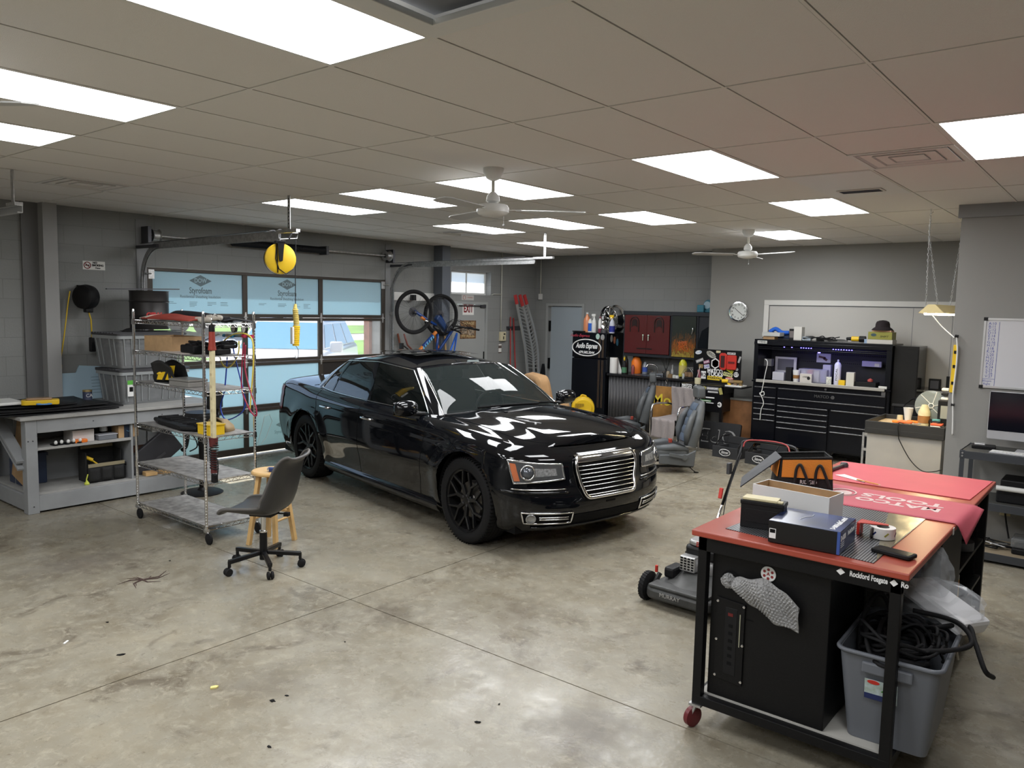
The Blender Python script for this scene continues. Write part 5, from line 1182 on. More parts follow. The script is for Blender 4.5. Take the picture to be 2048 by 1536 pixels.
MB().prism(rpoly(-.20,-.045,.16,.05,.03),-.04,.04,frame(L2(885,650,.22),(0,.75,-.65),(0,.65,.75))).build('saddle',mat('blue_saddle',(.015,.04,.12),.45),b2,bev=.02)
MB().tube(spline([L2(905,660,.3),L2(925,655,.35),L2(945,655,.3)],5),.012,8).build('handlebar',BPLAST,b2,smooth='all')
def stick(name,label,cat,X,a,b,r,m,extra=None):
    p=atx(*a,X);q2=atx(*b,X);t=thing(name,label,cat,(q2.x,q2.y,0));v=p-Vector((q2.x,q2.y,0));lean=Vector((max(XL+.03+r,-9.03+r if 9.2 < p.y < 9.75 else -99)-q2.x,v.y,v.z))
    base=Vector((0,(q2.y-p.y)/(p.z-q2.z)*q2.z if p.z != q2.z else 0,0));MB().cyl(base,lean,r,seg=10).build('handle',m,t,smooth=40);return t,base
t,b_=stick('broom','brown wooden handled broom leaning on the wall behind the sedan roof, by the column','broom',-9.02,(889,672),(894,740),.014,WOOD);MB().box(b_.x-.03,b_.y-.15,0,b_.x+.03,b_.y+.15,.10).build('broom_head',BPLAST,t)
t,b_=stick('push_broom','bright blue handled broom leaning on the side door','broom',-9.02,(914,668),(902,740),.013,BLU);MB().box(b_.x-.03,b_.y-.2,0,b_.x+.03,b_.y+.2,.10).build('broom_head',BPLAST,t)
t,b_=stick('shovel','brown handled shovel leaning under the front bicycle wheel','shovel',-9.05,(809,668),(818,740),.016,mat('red_brown_stick',(.2,.06,.03),.5));MB().box(b_.x-.01,b_.y-.1,0,b_.x+.01,b_.y+.1,.3).build('blade',DSTEEL,t)
REDP=mat('red_handle_paint',(.32,.03,.03),.4)
t,b_=stick('dust_mop','red-handled mop on the wall rack, the one nearer the keypad','mop',-9.1,(1030,634),(1025,738),.013,REDP);MB().box(b_.x-.03,b_.y-.1,0,b_.x+.03,b_.y+.1,.1).build('mop_head',BPLAST,t)
t,b_=stick('squeegee','red-handled squeegee on the wall rack, the one nearer the ramps','squeegee',-9.1,(1036,636),(1035,738),.013,REDP);MB().box(b_.x-.015,b_.y-.18,0,b_.x+.015,b_.y+.18,.08).build('squeegee_head',BPLAST,t)
t,b_=stick('dust_pan','long black-handled dustpan between the ramps and the blue-grey door','dustpan',-9.0,(1077,648),(1080,740),.012,BPLAST);MB().add([(b_.x-.1,b_.y-.16,.02),(b_.x+.1,b_.y-.16,.02),(b_.x+.1,b_.y+.16,.02),(b_.x-.1,b_.y+.16,.02),(b_.x,b_.y-.02,.98),(b_.x+.02,b_.y+.03,.98)],[(0,1,2,3),(0,1,4),(1,2,5,4),(2,3,5),(3,0,4,5)]).build('pan',BPLAST,t,solid=.01)
t=thing('tool_rack','short black wall rack holding the red-handled mop and squeegee','rack',(XL,11.55,1.93));a=atx(1015,656,XL+.03);b=atx(1044,660,XL+.03);MB().box(0,a.y-11.55,a.z-1.93-.03,.03,b.y-11.55,a.z-1.93+.03).box(.03,a.y-11.55+.02,a.z-1.93-.01,.07,a.y-11.55+.06,a.z-1.93+.03).build('rack_bar',DSTEEL,t)
# arched aluminium ramp
ALU=mat('aluminium',(.55,.55,.54),.35,.8)
rp0=thing('loading_ramp','folded arched aluminium ramps with red tips leaning in the corner','ramp',(-8.98,11.8,0))
def rl(u,v,X):p=atx(u,v,X);return Vector((p.x+8.98,p.y-11.8,p.z))
rails=[[(1031,592),(1036,620),(1045,665),(1051,700),(1055,745)],[(1040,592),(1049,625),(1059,670),(1066,710),(1068,745)],[(1049,592),(1057,620),(1068,660),(1075,700),(1077,745)]]
RS=[]
for k,rpx in enumerate(rails):
    P=[rl(u,v,-9.03+.05*i*.6+.02*k) for i,(u,v) in enumerate(rpx)];e_=P[-1]+(P[-1]-P[-2]).normalized()*0;low=Vector((P[-1].x+.1,P[-1].y+.03,0.0));P=spline(P+[low],6);RS.append(P)
    mb=MB()
    for a_,b_ in zip(P,P[1:]):mb.bar(a_,b_,.02,.055,(0,1,0))
    mb.build('side_rail',ALU,rp0);MB().bar(P[0]+Vector((0,-.01,.02)),P[4],.03,.062,(0,1,0)).build('red_tip',mat('ramp_red',(.45,.04,.04),.5),rp0)
for i in range(5,len(RS[0])-1):
    MB().bar(RS[0][i],RS[1][i],.018).bar(RS[1][i],RS[2][i],.018).build('rung',ALU,rp0)
# back door
d3=thing('door_3','','door',(-8.56,YB+.0,0));d3['kind']='structure';del d3['category'];d3['label']='pale blue-grey flush door in the back wall beside the black refrigerator'
DBL=mat('blue_grey_door',(.34,.39,.43),.45)
MB().box(-.33,.02,.01,.42,.06,2.09).build('door_leaf',DBL,d3,bev=.003)
MB().box(-.43,-.02,0,-.38,.10,2.15).box(.40,-.02,0,.45,.10,2.15).box(-.43,-.02,2.10,.45,.10,2.15).box(-.38,.06,0,-.33,.08,2.1).build('door_frame',DGREY,d3,bev=.003)
MB().box(-.37,-.0,1.62,-.345,.06,1.82).box(-.37,-.0,.9,-.345,.06,1.1).build('hinge',BMATTE,d3)
MB().box(-.5,YB*0+.30,-.0,.5,.34,2.2).build('dark_room',BMATTE,d3)
# ================================================================== back alcove: refrigerator, counter, wall cabinets
def PY(Y):return lambda u,v:aty(u,v,Y)
FRM=mat('black_fridge',(.004,.005,.008),.22,spec=.35)
f0=aty(1146,662,11.62);f1=aty(1214,667,11.62)
fx0,fx1,fzt=f0.x,f1.x,1.645
t=thing('refrigerator','tall black refrigerator with an oval white logo and magnets beside the counter','refrigerator',((fx0+fx1)/2,11.62,0));w=(fx1-fx0)/2
MB().box(-w,.05,.03,w,.56,fzt).build('cabinet',FRM,t,bev=.01);zs=1.19
MB().box(-w,-.01,zs+.006,w,.045,fzt-.003).build('freezer_door',FRM,t,bev=.012);dl=MB().box(-w,-.01,.08,w,.045,zs-.006).build('lower_door',FRM,t,bev=.012)
BRONZE=mat('bronze_strip',(.30,.20,.13),.35,.7)
for x in (.24,.31):
    for dx in (-.012,.012):MB().box(x-.02+dx-.003,-.016,.33,x-.02+dx+.003,-.01,zs-.02).box(x-.02+dx-.003,-.016,zs+.02,x-.02+dx+.003,-.01,fzt-.09).build('decor_strip',BRONZE,t)
fy=frame((-.05,-.014,1.375),(1,0,0),(0,0,1));WV=mat('white_vinyl',(.8,.8,.8),.5)
MB().tube([fy @ Vector((.30*math.cos(a),.145*math.sin(a),.0)) for a in [2*PI*k/48 for k in range(48)]],.011,6,closed=True).build('logo_oval',WV,t,smooth='all')
text('Audio Express',.125,fy @ Matrix.Translation((0,.03,.001)),WV,t,width=.46,shear=.35,bold=.004);text('479.582.3344',.06,fy @ Matrix.Translation((.0,-.085,.001)),WV,t,width=.33,shear=.2,bold=.002)
text('Audio Express',.07,frame((-w+.16,-.014,fzt-.06),(1,0,0),(0,0,1)),mat('pink_red',(.5,.05,.08),.4),t,shear=.3)
for x,z,c,nm in ((.12,1.58,(.4,.55,.5),'round_magnet'),(.22,1.57,(.3,.3,.3),'magnet')):MB().prism(ellipse(0,0,.04,.05,16),0,.004,frame((x+.06,-.012,z),(1,0,0),(0,0,1))).build(nm,mat(nm+'c',c,.4),t)
fs=frame((w+.002,.25,1.52),(0,1,0),(0,0,1))
for x,z,c,nm in ((-.1,.03,(.35,.35,.33),'padlock_magnet'),(0,.0,(.5,.18,.1),'bottle_magnet'),(.1,-.04,(.1,.3,.45),'blue_magnet'),(-.08,-.43,(.4,.15,.1),'badge_magnet')):MB().prism(ellipse(0,0,.035,.065,14),0,.004,fs @ Matrix.Translation((x,z,0))).build(nm,mat(nm+'c',c,.4),t)
MB().box(-w-.004,.1,1.32,-w-.001,.3,1.55).build('blue_sticker',BLU,t)
MB().box(-w,-.02,fzt,-w+.2,.1,fzt+.02).build('hinge_cover',BPLAST,t)
# on the refrigerator
def bottle(name,label,cat,loc,prof,m,cap=None,capm=None,lab=None,labm=None,group=None):
    t=thing(name,label,cat,loc,0,group);MB().lathe(prof,18).build('bottle_body',m,t,smooth=35)
    if cap:MB().lathe(cap,14).build('cap',capm,t,smooth=35)
    if lab:MB().lathe(lab,18).build('label_band',labm,t,smooth=35)
    return t
def spray(name,label,loc,bodym,headm,h=.24,r=.04,group=None,lab=None,rz=0.):
    t=bottle(name,label,'spray bottle',loc,[(0.001,0),(r,0),(r,h*.5),(r*.75,h*.68),(r*.4,h*.76),(r*.35,h*.85),(0.001,h*.86)],bodym,lab=[(r+.001,.02),(r+.001,h*.42)] if lab else None,labm=lab,group=group)
    t.rotation_euler=(0,0,rz);MB().box(-.05,-.012,h*.92,.03,.012,h*1.05).box(-.012,-.012,h*.84,.012,.012,h*.95).bar((-.03,0,h*.92),(-.045,0,h*.78),.008).build('trigger_head',headm,t,bev=.003);return t
fz=fzt;Z=lambda u:aty(u,655,11.78).x
AMBL=mat('orange_liquid',(.65,.25,.12),.25)
bottle('jug','orange-filled plastic jug on the refrigerator, leftmost of the bottles','jug',(Z(1174),11.78,fz),[(0.001,0),(.062,0),(.065,.02),(.065,.20),(.055,.24),(.02,.30),(.018,.33),(0.001,.33)],AMBL,cap=[(.02,.32),(.022,.35),(0.001,.35)],capm=WPLAST)
bottle('bottle','blue-labelled bottle beside the orange jug on the refrigerator','bottle',(Z(1181.5),11.76,fz),[(0.001,0),(.038,0),(.038,.18),(.02,.23),(0.001,.24)],WPLAST,lab=[(.039,.02),(.039,.16)],labm=BLU)
spray('spray_bottle','all-white spray bottle on the refrigerator',(Z(1188),11.78,fz),WPLAST,WPLAST,.31,.045)
bottle('bottle','thin white bottle with red base on the refrigerator, by the chrome wheel','bottle',(Z(1200),11.78,fz),[(0.001,0),(.032,0),(.032,.20),(.015,.25),(0.001,.26)],WPLAST,cap=[(.015,.24),(.014,.28),(0.001,.28)],capm=mat('maroon',(.2,.02,.05),.4),lab=[(.033,.0),(.033,.07)],labm=mat('maroon',(.2,.02,.05),.4))
spray('spray_bottle','yellow-topped spray bottle in front of the chrome wheel on the refrigerator',(Z(1229),11.70,fz),mat('pale_clear_b',(.5,.52,.6),.3),YEL,.30,.05,lab=mat('navy_label',(.02,.03,.25),.4))
bottle('tin','small low metal tin on the refrigerator in front of the chrome wheel','tin',(Z(1214),11.68,fz),[(0.001,0),(.06,0),(.06,.05),(0.001,.052)],DSTEEL)
cwp=aty(1222,640,11.95);t=thing('chrome_wheel','polished chrome car wheel standing on top of the refrigerator','wheel',(cwp.x+.02,11.97,fz+.245),0,rot=(R(8),0,R(-18)))
fm=frame((0,0,0),(1,0,0),(0,0,1))
MB().lathe([(.205,-.12),(.235,-.115),(.24,-.10),(.205,-.08),(.19,.0),(.205,.06),(.235,.075),(.242,.09),(.235,.095),(.215,.075),(.18,.02),(.175,-.10)],44,fm).build('rim',CHROME,t,smooth=40)
sp=MB()
for k in range(5):
    a=2*PI*k/5+PI/2
    P=lambda r,da,z:fm @ Vector((r*math.cos(a+da),r*math.sin(a+da),z))
    sp.tube(spline([P(.03,0,.05),P(.10,.12,.07),P(.19,.42,.06)],5),.016,8).tube(spline([P(.03,0,.05),P(.10,-.1,.07),P(.205,-.08,.06)],5),.014,8)
sp.lathe([(0.001,.085),(.03,.08),(.055,.05)],20,fm);sp.build('spokes',CHROME,t,smooth=45)
# counter with corrugated front
c0,c1,ct=-7.18,-5.44,.955
t=thing('kitchen_counter','black-topped counter with a grey corrugated metal front','counter',(c0,11.60,0))
MB().box(-.02,-.02,ct-.04,c1-c0,.595,ct).build('worktop',mat('black_laminate',(.012,.012,.014),.25),t,bev=.004)
CORR=mat('corrugated_sheet',(.10,.10,.105),.5,.5)
MB().grid(lambda a,b:Vector(((c1-c0)*a,.03+.012*math.sin(2*PI*a*28),.02+(ct-.06)*b)),280,1).build('corrugated_front',CORR,t,solid=.002,smooth='all');MB().box(0,.05,0,c1-c0,.58,ct-.05).build('carcass',BMATTE,t)
sk_=aty(1300,748,11.85).x
MB().box(sk_-.28-c0,.10,ct+.0005,sk_+.28-c0,.45,ct+.006).build('sink_rim',CHROME,t,bev=.002);MB().box(sk_-.25-c0,.13,ct+.006,sk_+.25-c0,.42,ct+.008).build('sink_bowl',DSTEEL,t)
t=thing('faucet','chrome kitchen faucet with a curved spout and two handles at the counter sink','faucet',(sk_+.05,12.02,ct+.006));MB().tube(spline([(0,0,0),(0,0,.08),(-.02,-.02,.15),(-.12,-.1,.17),(-.15,-.13,.12)],6),.011,8).build('spout',CHROME,t,smooth='all');MB().box(-.12,-.025,0,.12,.025,.02).cyl((-.1,0,0),(-.1,0,.05),.018,seg=10).cyl((.1,0,0),(.1,0,.05),.018,seg=10).bar((-.1,0,.05),(-.15,-.04,.06),.012).bar((.1,0,.05),(.16,-.04,.06),.012).build('handles',CHROME,t,smooth=40)
X_=lambda u,Y=11.8,v=745:aty(u,v,Y).x
t=thing('paper_towel_roll','white paper towel roll with a loose end standing on the counter','paper towel',(X_(1230),11.75,ct));MB().lathe([(.02,0),(.068,0),(.070,.01),(.070,.255),(.068,.265),(.02,.265)],30).build('roll',mat('paper_white',(.82,.81,.79),.8),t,smooth=35);MB().prism([(.05,.0),(.14,.0),(.05,.25)],-.062,-.060,frame((0,0,0),(1,0,0),(0,0,1))).build('loose_end',mat('paper_white',(.8,.8,.8),.8),t)
spray('spray_bottle','black spray bottle with a pale green trigger beside the paper towel',(X_(1243),11.95,ct),BPLAST,mat('lime_trigger',(.5,.6,.2),.4),.34,.04)
bottle('jug','large orange handled jug behind the yellow-topped bottle on the counter','jug',(X_(1262),11.98,ct),[(0.001,0),(.085,0),(.09,.03),(.09,.20),(.06,.27),(.03,.30),(0.001,.31)],ORG,cap=[(.03,.29),(.03,.33),(0.001,.33)],capm=BPLAST)
spray('spray_bottle','dark bottle with green label and yellow trigger on the counter',(X_(1253),11.72,ct),BPLAST,YEL,.27,.045,lab=mat('green_label',(.08,.22,.12),.4),rz=R(-70))
bottle('bottle','small dark red bottle on the counter between the orange jug and the sink','bottle',(X_(1268),11.76,ct),[(0.001,0),(.03,0),(.03,.12),(.012,.16),(0.001,.165)],mat('red_liquid',(.25,.05,.05),.2))
bottle('bottle','clear bottle with a blue label on the counter by the sink','bottle',(X_(1281),11.95,ct),[(0.001,0),(.045,0),(.045,.14),(.018,.21),(0.001,.215)],mat('clearish',(.2,.22,.25),.1),lab=[(.046,.04),(.046,.12)],labm=mat('blue_label',(.05,.1,.4),.4))
t=thing('reed_diffuser','black reed diffuser with fanned sticks beside the sink','diffuser',(X_(1329),11.85,ct));MB().lathe([(0.001,0),(.05,0),(.045,.03),(.014,.09),(.012,.13),(0.001,.13)],16).build('flask',BPLAST,t,smooth=35)
for k in range(6):MB().cyl((0,0,.08),(.09*math.cos(k*1.1),.05*math.sin(k*1.9),.32),.0028,seg=5).build('reed',BMATTE,t)
bottle('bottle','tiny clear nail-polish-like bottle right of the reed diffuser','bottle',(X_(1336),11.95,ct),[(0.001,0),(.022,0),(.022,.1),(.01,.13),(.01,.2),(0.001,.2)],mat('clearish2',(.4,.4,.4),.1))
bottle('jug','tall yellow-liquid jug with a yellow cap on the counter','jug',(X_(1360),11.9,ct),[(0.001,0),(.065,0),(.068,.02),(.068,.22),(.05,.27),(.025,.30),(.022,.32),(0.001,.32)],mat('yellow_liquid',(.62,.58,.04),.15),cap=[(.026,.31),(.026,.345),(0.001,.345)],capm=YEL,lab=[(.069,.06),(.069,.20)],labm=mat('yel_label',(.6,.5,.15),.4))
for k,(u,c,r,h) in enumerate([(1342,(.22,.14,.07),.04,.06),(1350,(.6,.6,.55),.03,.05),(1356,(.7,.7,.7),.028,.045),(1365,(.5,.52,.5),.02,.08),(1334,(.3,.25,.18),.03,.10)]):
    bottle('jar',['small brown jar on the counter front edge near the reed diffuser','small white crumpled cup left of the yellow jug','little white pot in front of the yellow jug','slim glass vial right of the yellow jug','short tan bottle behind the brown jar'][k],'jar',(X_(u,11.7),11.68+.06*(k > 2),ct),[(0.001,0),(r,0),(r,h*.8),(r*.7,h),(0.001,h)],mat('jarc%d' % k,c,.4))
t=thing('dish_rack','dome-shaped wire dish rack with cups at the right end of the counter','dish rack',(X_(1378),11.85,ct));MB().box(-.14,-.12,0,.14,.12,.02).build('tray',BPLAST,t,bev=.006)
for k in range(4):MB().tube([(-.13+.26*j/10,-.1+.065*k,.02+.16*math.sin(PI*j/10)) for j in range(11)],.004,5).build('wire_arch',STEEL,t)
for k in range(3):MB().lathe([(.02,.02),(.035,.025),(.04,.10),(.036,.10)],14,Matrix.Translation((-.07+.07*k,0,0))).build('cup',mat('tan_cup',(.35,.22,.13),.4),t,smooth=35)
# wall cabinets
q0=aty(1249,622,11.86);q1=aty(1422,625,11.86);kz1,kz0=q0.z,1.26
t=thing('wall_cabinet','black wall cabinet with two dark red arched-window doors','cabinet',(q0.x,11.86,0));CW=q1.x-q0.x;cm=X_(1340,11.86)-q0.x
MB().box(0,.02,kz0,cm,.33,kz1).box(-.01,-.02,kz1-.06,cm,.33,kz1+.005).box(0,-.0,kz0,cm,.03,kz0+.05).box(0,0,kz0,.03,.03,kz1).box(cm-.03,0,kz0,cm,.03,kz1).build('cabinet_box',mat('black_cabinet',(.016,.018,.024),.4),t,bev=.003)
DR=mat('dark_red_door',(.085,.010,.010),.32);DRK=mat('inlay_dark',(.016,.006,.006),.4)
for k in (0,1):
    xa=.03+(cm-.06)/2*k;xb=xa+(cm-.06)/2-.004;d=MB().box(xa,-.02,kz0+.055,xb,.0,kz1-.065).build('door',DR,t,bev=.003)
    xm=(xa+xb)/2+(.02 if k else -.02);rr=.082;zc=kz1-.19
    MB().tube([(xm-rr,-.022,zc-.16)]+[(xm-rr*math.cos(PI*j/12),-.022,zc+rr*1.1*math.sin(PI*j/12)) for j in range(13)]+[(xm+rr,-.022,zc-.16)],.011,6).build('arch_inlay',DRK,d);MB().prism([(-.055,-.09)]+[(-.055*math.cos(PI*j/10),.06*math.sin(PI*j/10)) for j in range(11)]+[(.055,-.09),(.02,-.06),(-.02,-.06)],0,.002,frame((xm,-.0205,zc),(1,0,0),(0,0,1))).build('arch_panel',DRK,d)
    MB().cyl((xa+(.05 if k else xb-xa-.05),-.02,1.63),(xa+(.05 if k else xb-xa-.05),-.05,1.63),.014,seg=10).bar((xa+(.05 if k else xb-xa-.05),-.045,1.63),(xa+(.05 if k else xb-xa-.05),-.045,1.54),.010).build('handle',CHROME,d,smooth=40)
MB().box(cm*.3,-.025,kz0+.13,cm*.62,-.02,kz0+.15).build('brass_plate',DRK,t)
t=thing('wall_cabinet','black wall cabinet whose door is painted with orange flames','cabinet',(q0.x+cm,11.86,0));c2=X_(1389,11.86)-q0.x-cm;BC=mat('black_cabinet',(.016,.018,.024),.4)
MB().box(0,.02,kz0,CW-cm,.33,kz1).box(0,-.02,kz1-.06,CW-cm,.33,kz1+.005).box(0,0,kz0,CW-cm,.03,kz0+.03).box(c2,0,kz0,c2+.03,.03,kz1).box(0,0,kz0,.02,.03,kz1).build('cabinet_box',BC,t,bev=.003)
def flame_mat():
    m=mat('flame_painting',(.02,.025,.02),.3);n=m.node_tree.nodes;l=m.node_tree.links;b=n['Principled BSDF'];tc=n.new('ShaderNodeTexCoord')
    sp=n.new('ShaderNodeSeparateXYZ');l.new(tc.outputs['Generated'],sp.inputs[0])
    mp=n.new('ShaderNodeMapping');mp.inputs['Scale'].default_value=(7,1,2.4);l.new(tc.outputs['Generated'],mp.inputs[0])
    t=n.new('ShaderNodeTexNoise');t.inputs['Scale'].default_value=1.6;t.inputs['Distortion'].default_value=2.5;t.inputs['Detail'].default_value=5;l.new(mp.outputs[0],t.inputs['Vector'])
    a=n.new('ShaderNodeMath');a.operation='SUBTRACT';l.new(t.outputs[0],a.inputs[0]);l.new(sp.outputs[2],a.inputs[1])
    r=n.new('ShaderNodeValToRGB');e=r.color_ramp.elements;e[0].position=0;e[0].color=(.02,.025,.02,1);e[1].position=.5;e[1].color=(.35,.26,.04,1)
    x=r.color_ramp.elements.new(.04);x.color=(.12,.05,.015,1);x=r.color_ramp.elements.new(.14);x.color=(.05,.03,.015,1);x=r.color_ramp.elements.new(.25);x.color=(.35,.10,.01,1);x=r.color_ramp.elements.new(.33);x.color=(.10,.04,.01,1)
    l.new(a.outputs[0],r.inputs[0]);l.new(r.outputs[0],b.inputs['Base Color']);return m
MB().box(.02,-.02,kz0+.035,c2,0,kz1-.065).build('painted_door',flame_mat(),t,bev=.002);
rr=random.Random(5);mb=MB()
for k in range(16):mb.tube([(c2*.52+rr.uniform(-.08,.08),-.022,kz0+.2+rr.uniform(-.08,.08)),(c2*.52+rr.uniform(-.1,.1),-.022,kz0+.22+rr.uniform(-.09,.09)),(c2*.52+rr.uniform(-.1,.1),-.022,kz0+.2+rr.uniform(-.08,.08))],.006,4)
mb.build('flame_figure',mat('flame_orange',(.45,.10,.015),.4),t);MB().tube(spline([(c2-.06,-.04,kz0+.42),(c2-.04,-.05,kz0+.48),(c2-.045,-.05,kz0+.52)],4),.012,8).build('handle',CHROME,t,smooth='all')
MB().prism([(c2+.04,kz0+.05),(CW-cm-.01,kz0+.05),(CW-cm-.01,kz0+.56),(c2+.10,kz0+.48),(c2+.05,kz0+.30)],0,.01,Matrix(((1,0,0,0),(0,0,-1,0),(0,1,0,0),(0,0,0,1)))).build('glossy_panel',FRM,t)
vp=aty(1408,625,11.95);t=thing('bench_grinder','small teal machine with a round wheel on top of the wall cabinets','machine',(vp.x,12.0,kz1+.006));MB().box(-.12,-.07,0,.0,.07,.12).box(0,-.03,0,.12,.05,.04).build('body',TEALG,t,bev=.01);MB().lathe([(0.001,-.03),(.085,-.03),(.085,.03),(0.001,.03)],24,frame((.06,0,.12),(1,0,0),(0,0,1))).build('wheel_guard',TEALG,t,smooth=35);MB().lathe([(0.001,.031),(.06,.031)],24,frame((.04,0,.12),(1,0,0),(0,0,1))).build('face_plate',mat('pale_blue_face',(.35,.5,.6),.4),t)
# yellow blower fan in front of the refrigerator
yb=atz(1165,832,.12);t=thing('blower_fan','round yellow floor blower in front of the black refrigerator','fan',(yb.x+.1,11.05,0),R(-20));fm=frame((0,0,.34),(1,0,0),(0,0,1));zoff=aty(1166,808,11.05).z;t.location=(aty(1166,808,11.05).x,11.05,(zoff-.34)*.85);t.scale=(.85,.85,.85);zoff=.34+(zoff-.34)*1
MB().lathe([(0.001,.12),(.17,.12),(.185,.10),(.225,.09),(.235,.04),(.235,-.06),(.21,-.10),(0.001,-.10)],36,fm).build('drum',YEL,t,smooth=30);t.rotation_euler=(0,0,R(35));MB().lathe([(.05,.135),(.07,.15),(.055,.155),(.045,.14)],20,fm @ Matrix.Translation((.09,-.09,-.015))).build('boss_ring',YEL,t,smooth=40)
mb=MB()
for k in range(8):mb.box(-.15+.022*k,-.015+.018*k*.5,.118,-.14+.022*k,.10-.012*k*.0,.135,fm)
mb.build('vent_grille',mat('vent_brown',(.25,.15,.01),.6),t);MB().lathe([(0.001,.17),(.05,.17),(.055,.12),(.05,.08)],18,fm @ Matrix.Translation((-.17,-.10,-.03))).build('black_knob',BPLAST,t,smooth=40);MB().lathe([(0.001,.175),(.028,.174)],14,fm @ Matrix.Translation((-.17,-.10,-.03))).build('knob_face',mat('pale_yellow',(.7,.6,.3),.5),t);MB().tube(spline([(-.05,0,.57),(-.03,0,.60),(.04,0,.59),(.06,0,.57)],4),.014,8).build('carry_handle',YEL,t,smooth='all')
MB().box(-.20,-.14,.34-zoff,.20,.14,.13).box(-.16,-.1,.34-zoff,.16,.1,.2).build('base',BPLAST,t,bev=.01)
# tan recliner behind the car
rc=atz(1085,905,0);t=thing('recliner','tan suede recliner seen behind the sedan windscreen','armchair',(-7.0,9.75,0),R(-35));TAN2=mat('tan_suede',(.42,.25,.12),.9,noise=.18,nscale=3)
cl=aty(1084,745,9.9);hh_=cl.z;t.location=(cl.x,9.9,0)
MB().prism(rpoly(-.42,.35,.42,hh_,.14),-.09,.12,frame((0,.12,0),(1,0,0),(0,-.22,1))).build('backrest',TAN2,t,bev=.05,smooth=50);MB().box(-.38,-.45,.2,.38,.35,.50).build('seat',TAN2,t,bev=.08,smooth=50)
for x in (-.46,.46):MB().box(x-.10,-.45,.0,x+.10,.3,.64).build('armrest',TAN2,t,bev=.07,smooth=50)
# ---- sign board, car seats, towel chair, sticker tool cart
t=thing('wooden_sign','brown stained wooden board with yellow lettering hanging in front of the counter','sign',(X_(1331,11.5,800),11.50,0));a=aty(1307,771,11.5);b=aty(1357,774,11.5);hw=(b.x-a.x)/2;t.location=((a.x+b.x)/2,11.52,a.z)
MB().box(-hw,-.015,-.64,hw,.01,0).build('board',mat('stained_board',(.36,.18,.05),.5,noise=.3,nscale=5),t,bev=.004);text('Mo',.26,frame((-.07,-.0155,-.23),(1,0,0),(0,0,1)),mat('yellow_paint',(.75,.6,.05),.5),t,bold=.003);text('t',.22,frame((.20,-.0155,-.2),(1,0,0),(0,0,1)),mat('yellow_paint',(.75,.6,.05),.5),t)
MB().tube([(0,0,0),(.0,0,.05),(.02,0,.09),(0,0,.12),(-.02,0,.09),(0,0,.05)],.005,6).build('hook',CHROME,t);MB().bar((0,0,-.64),(0,.03,-a.z),.03).build('stand_leg',BPLAST,t)
SEATG=mat('grey_leather',(.085,.092,.098),.45,bump=.05,bscale=160);SEATB=mat('blue_grey_leather',(.075,.10,.14),.35,bump=.05,bscale=160)
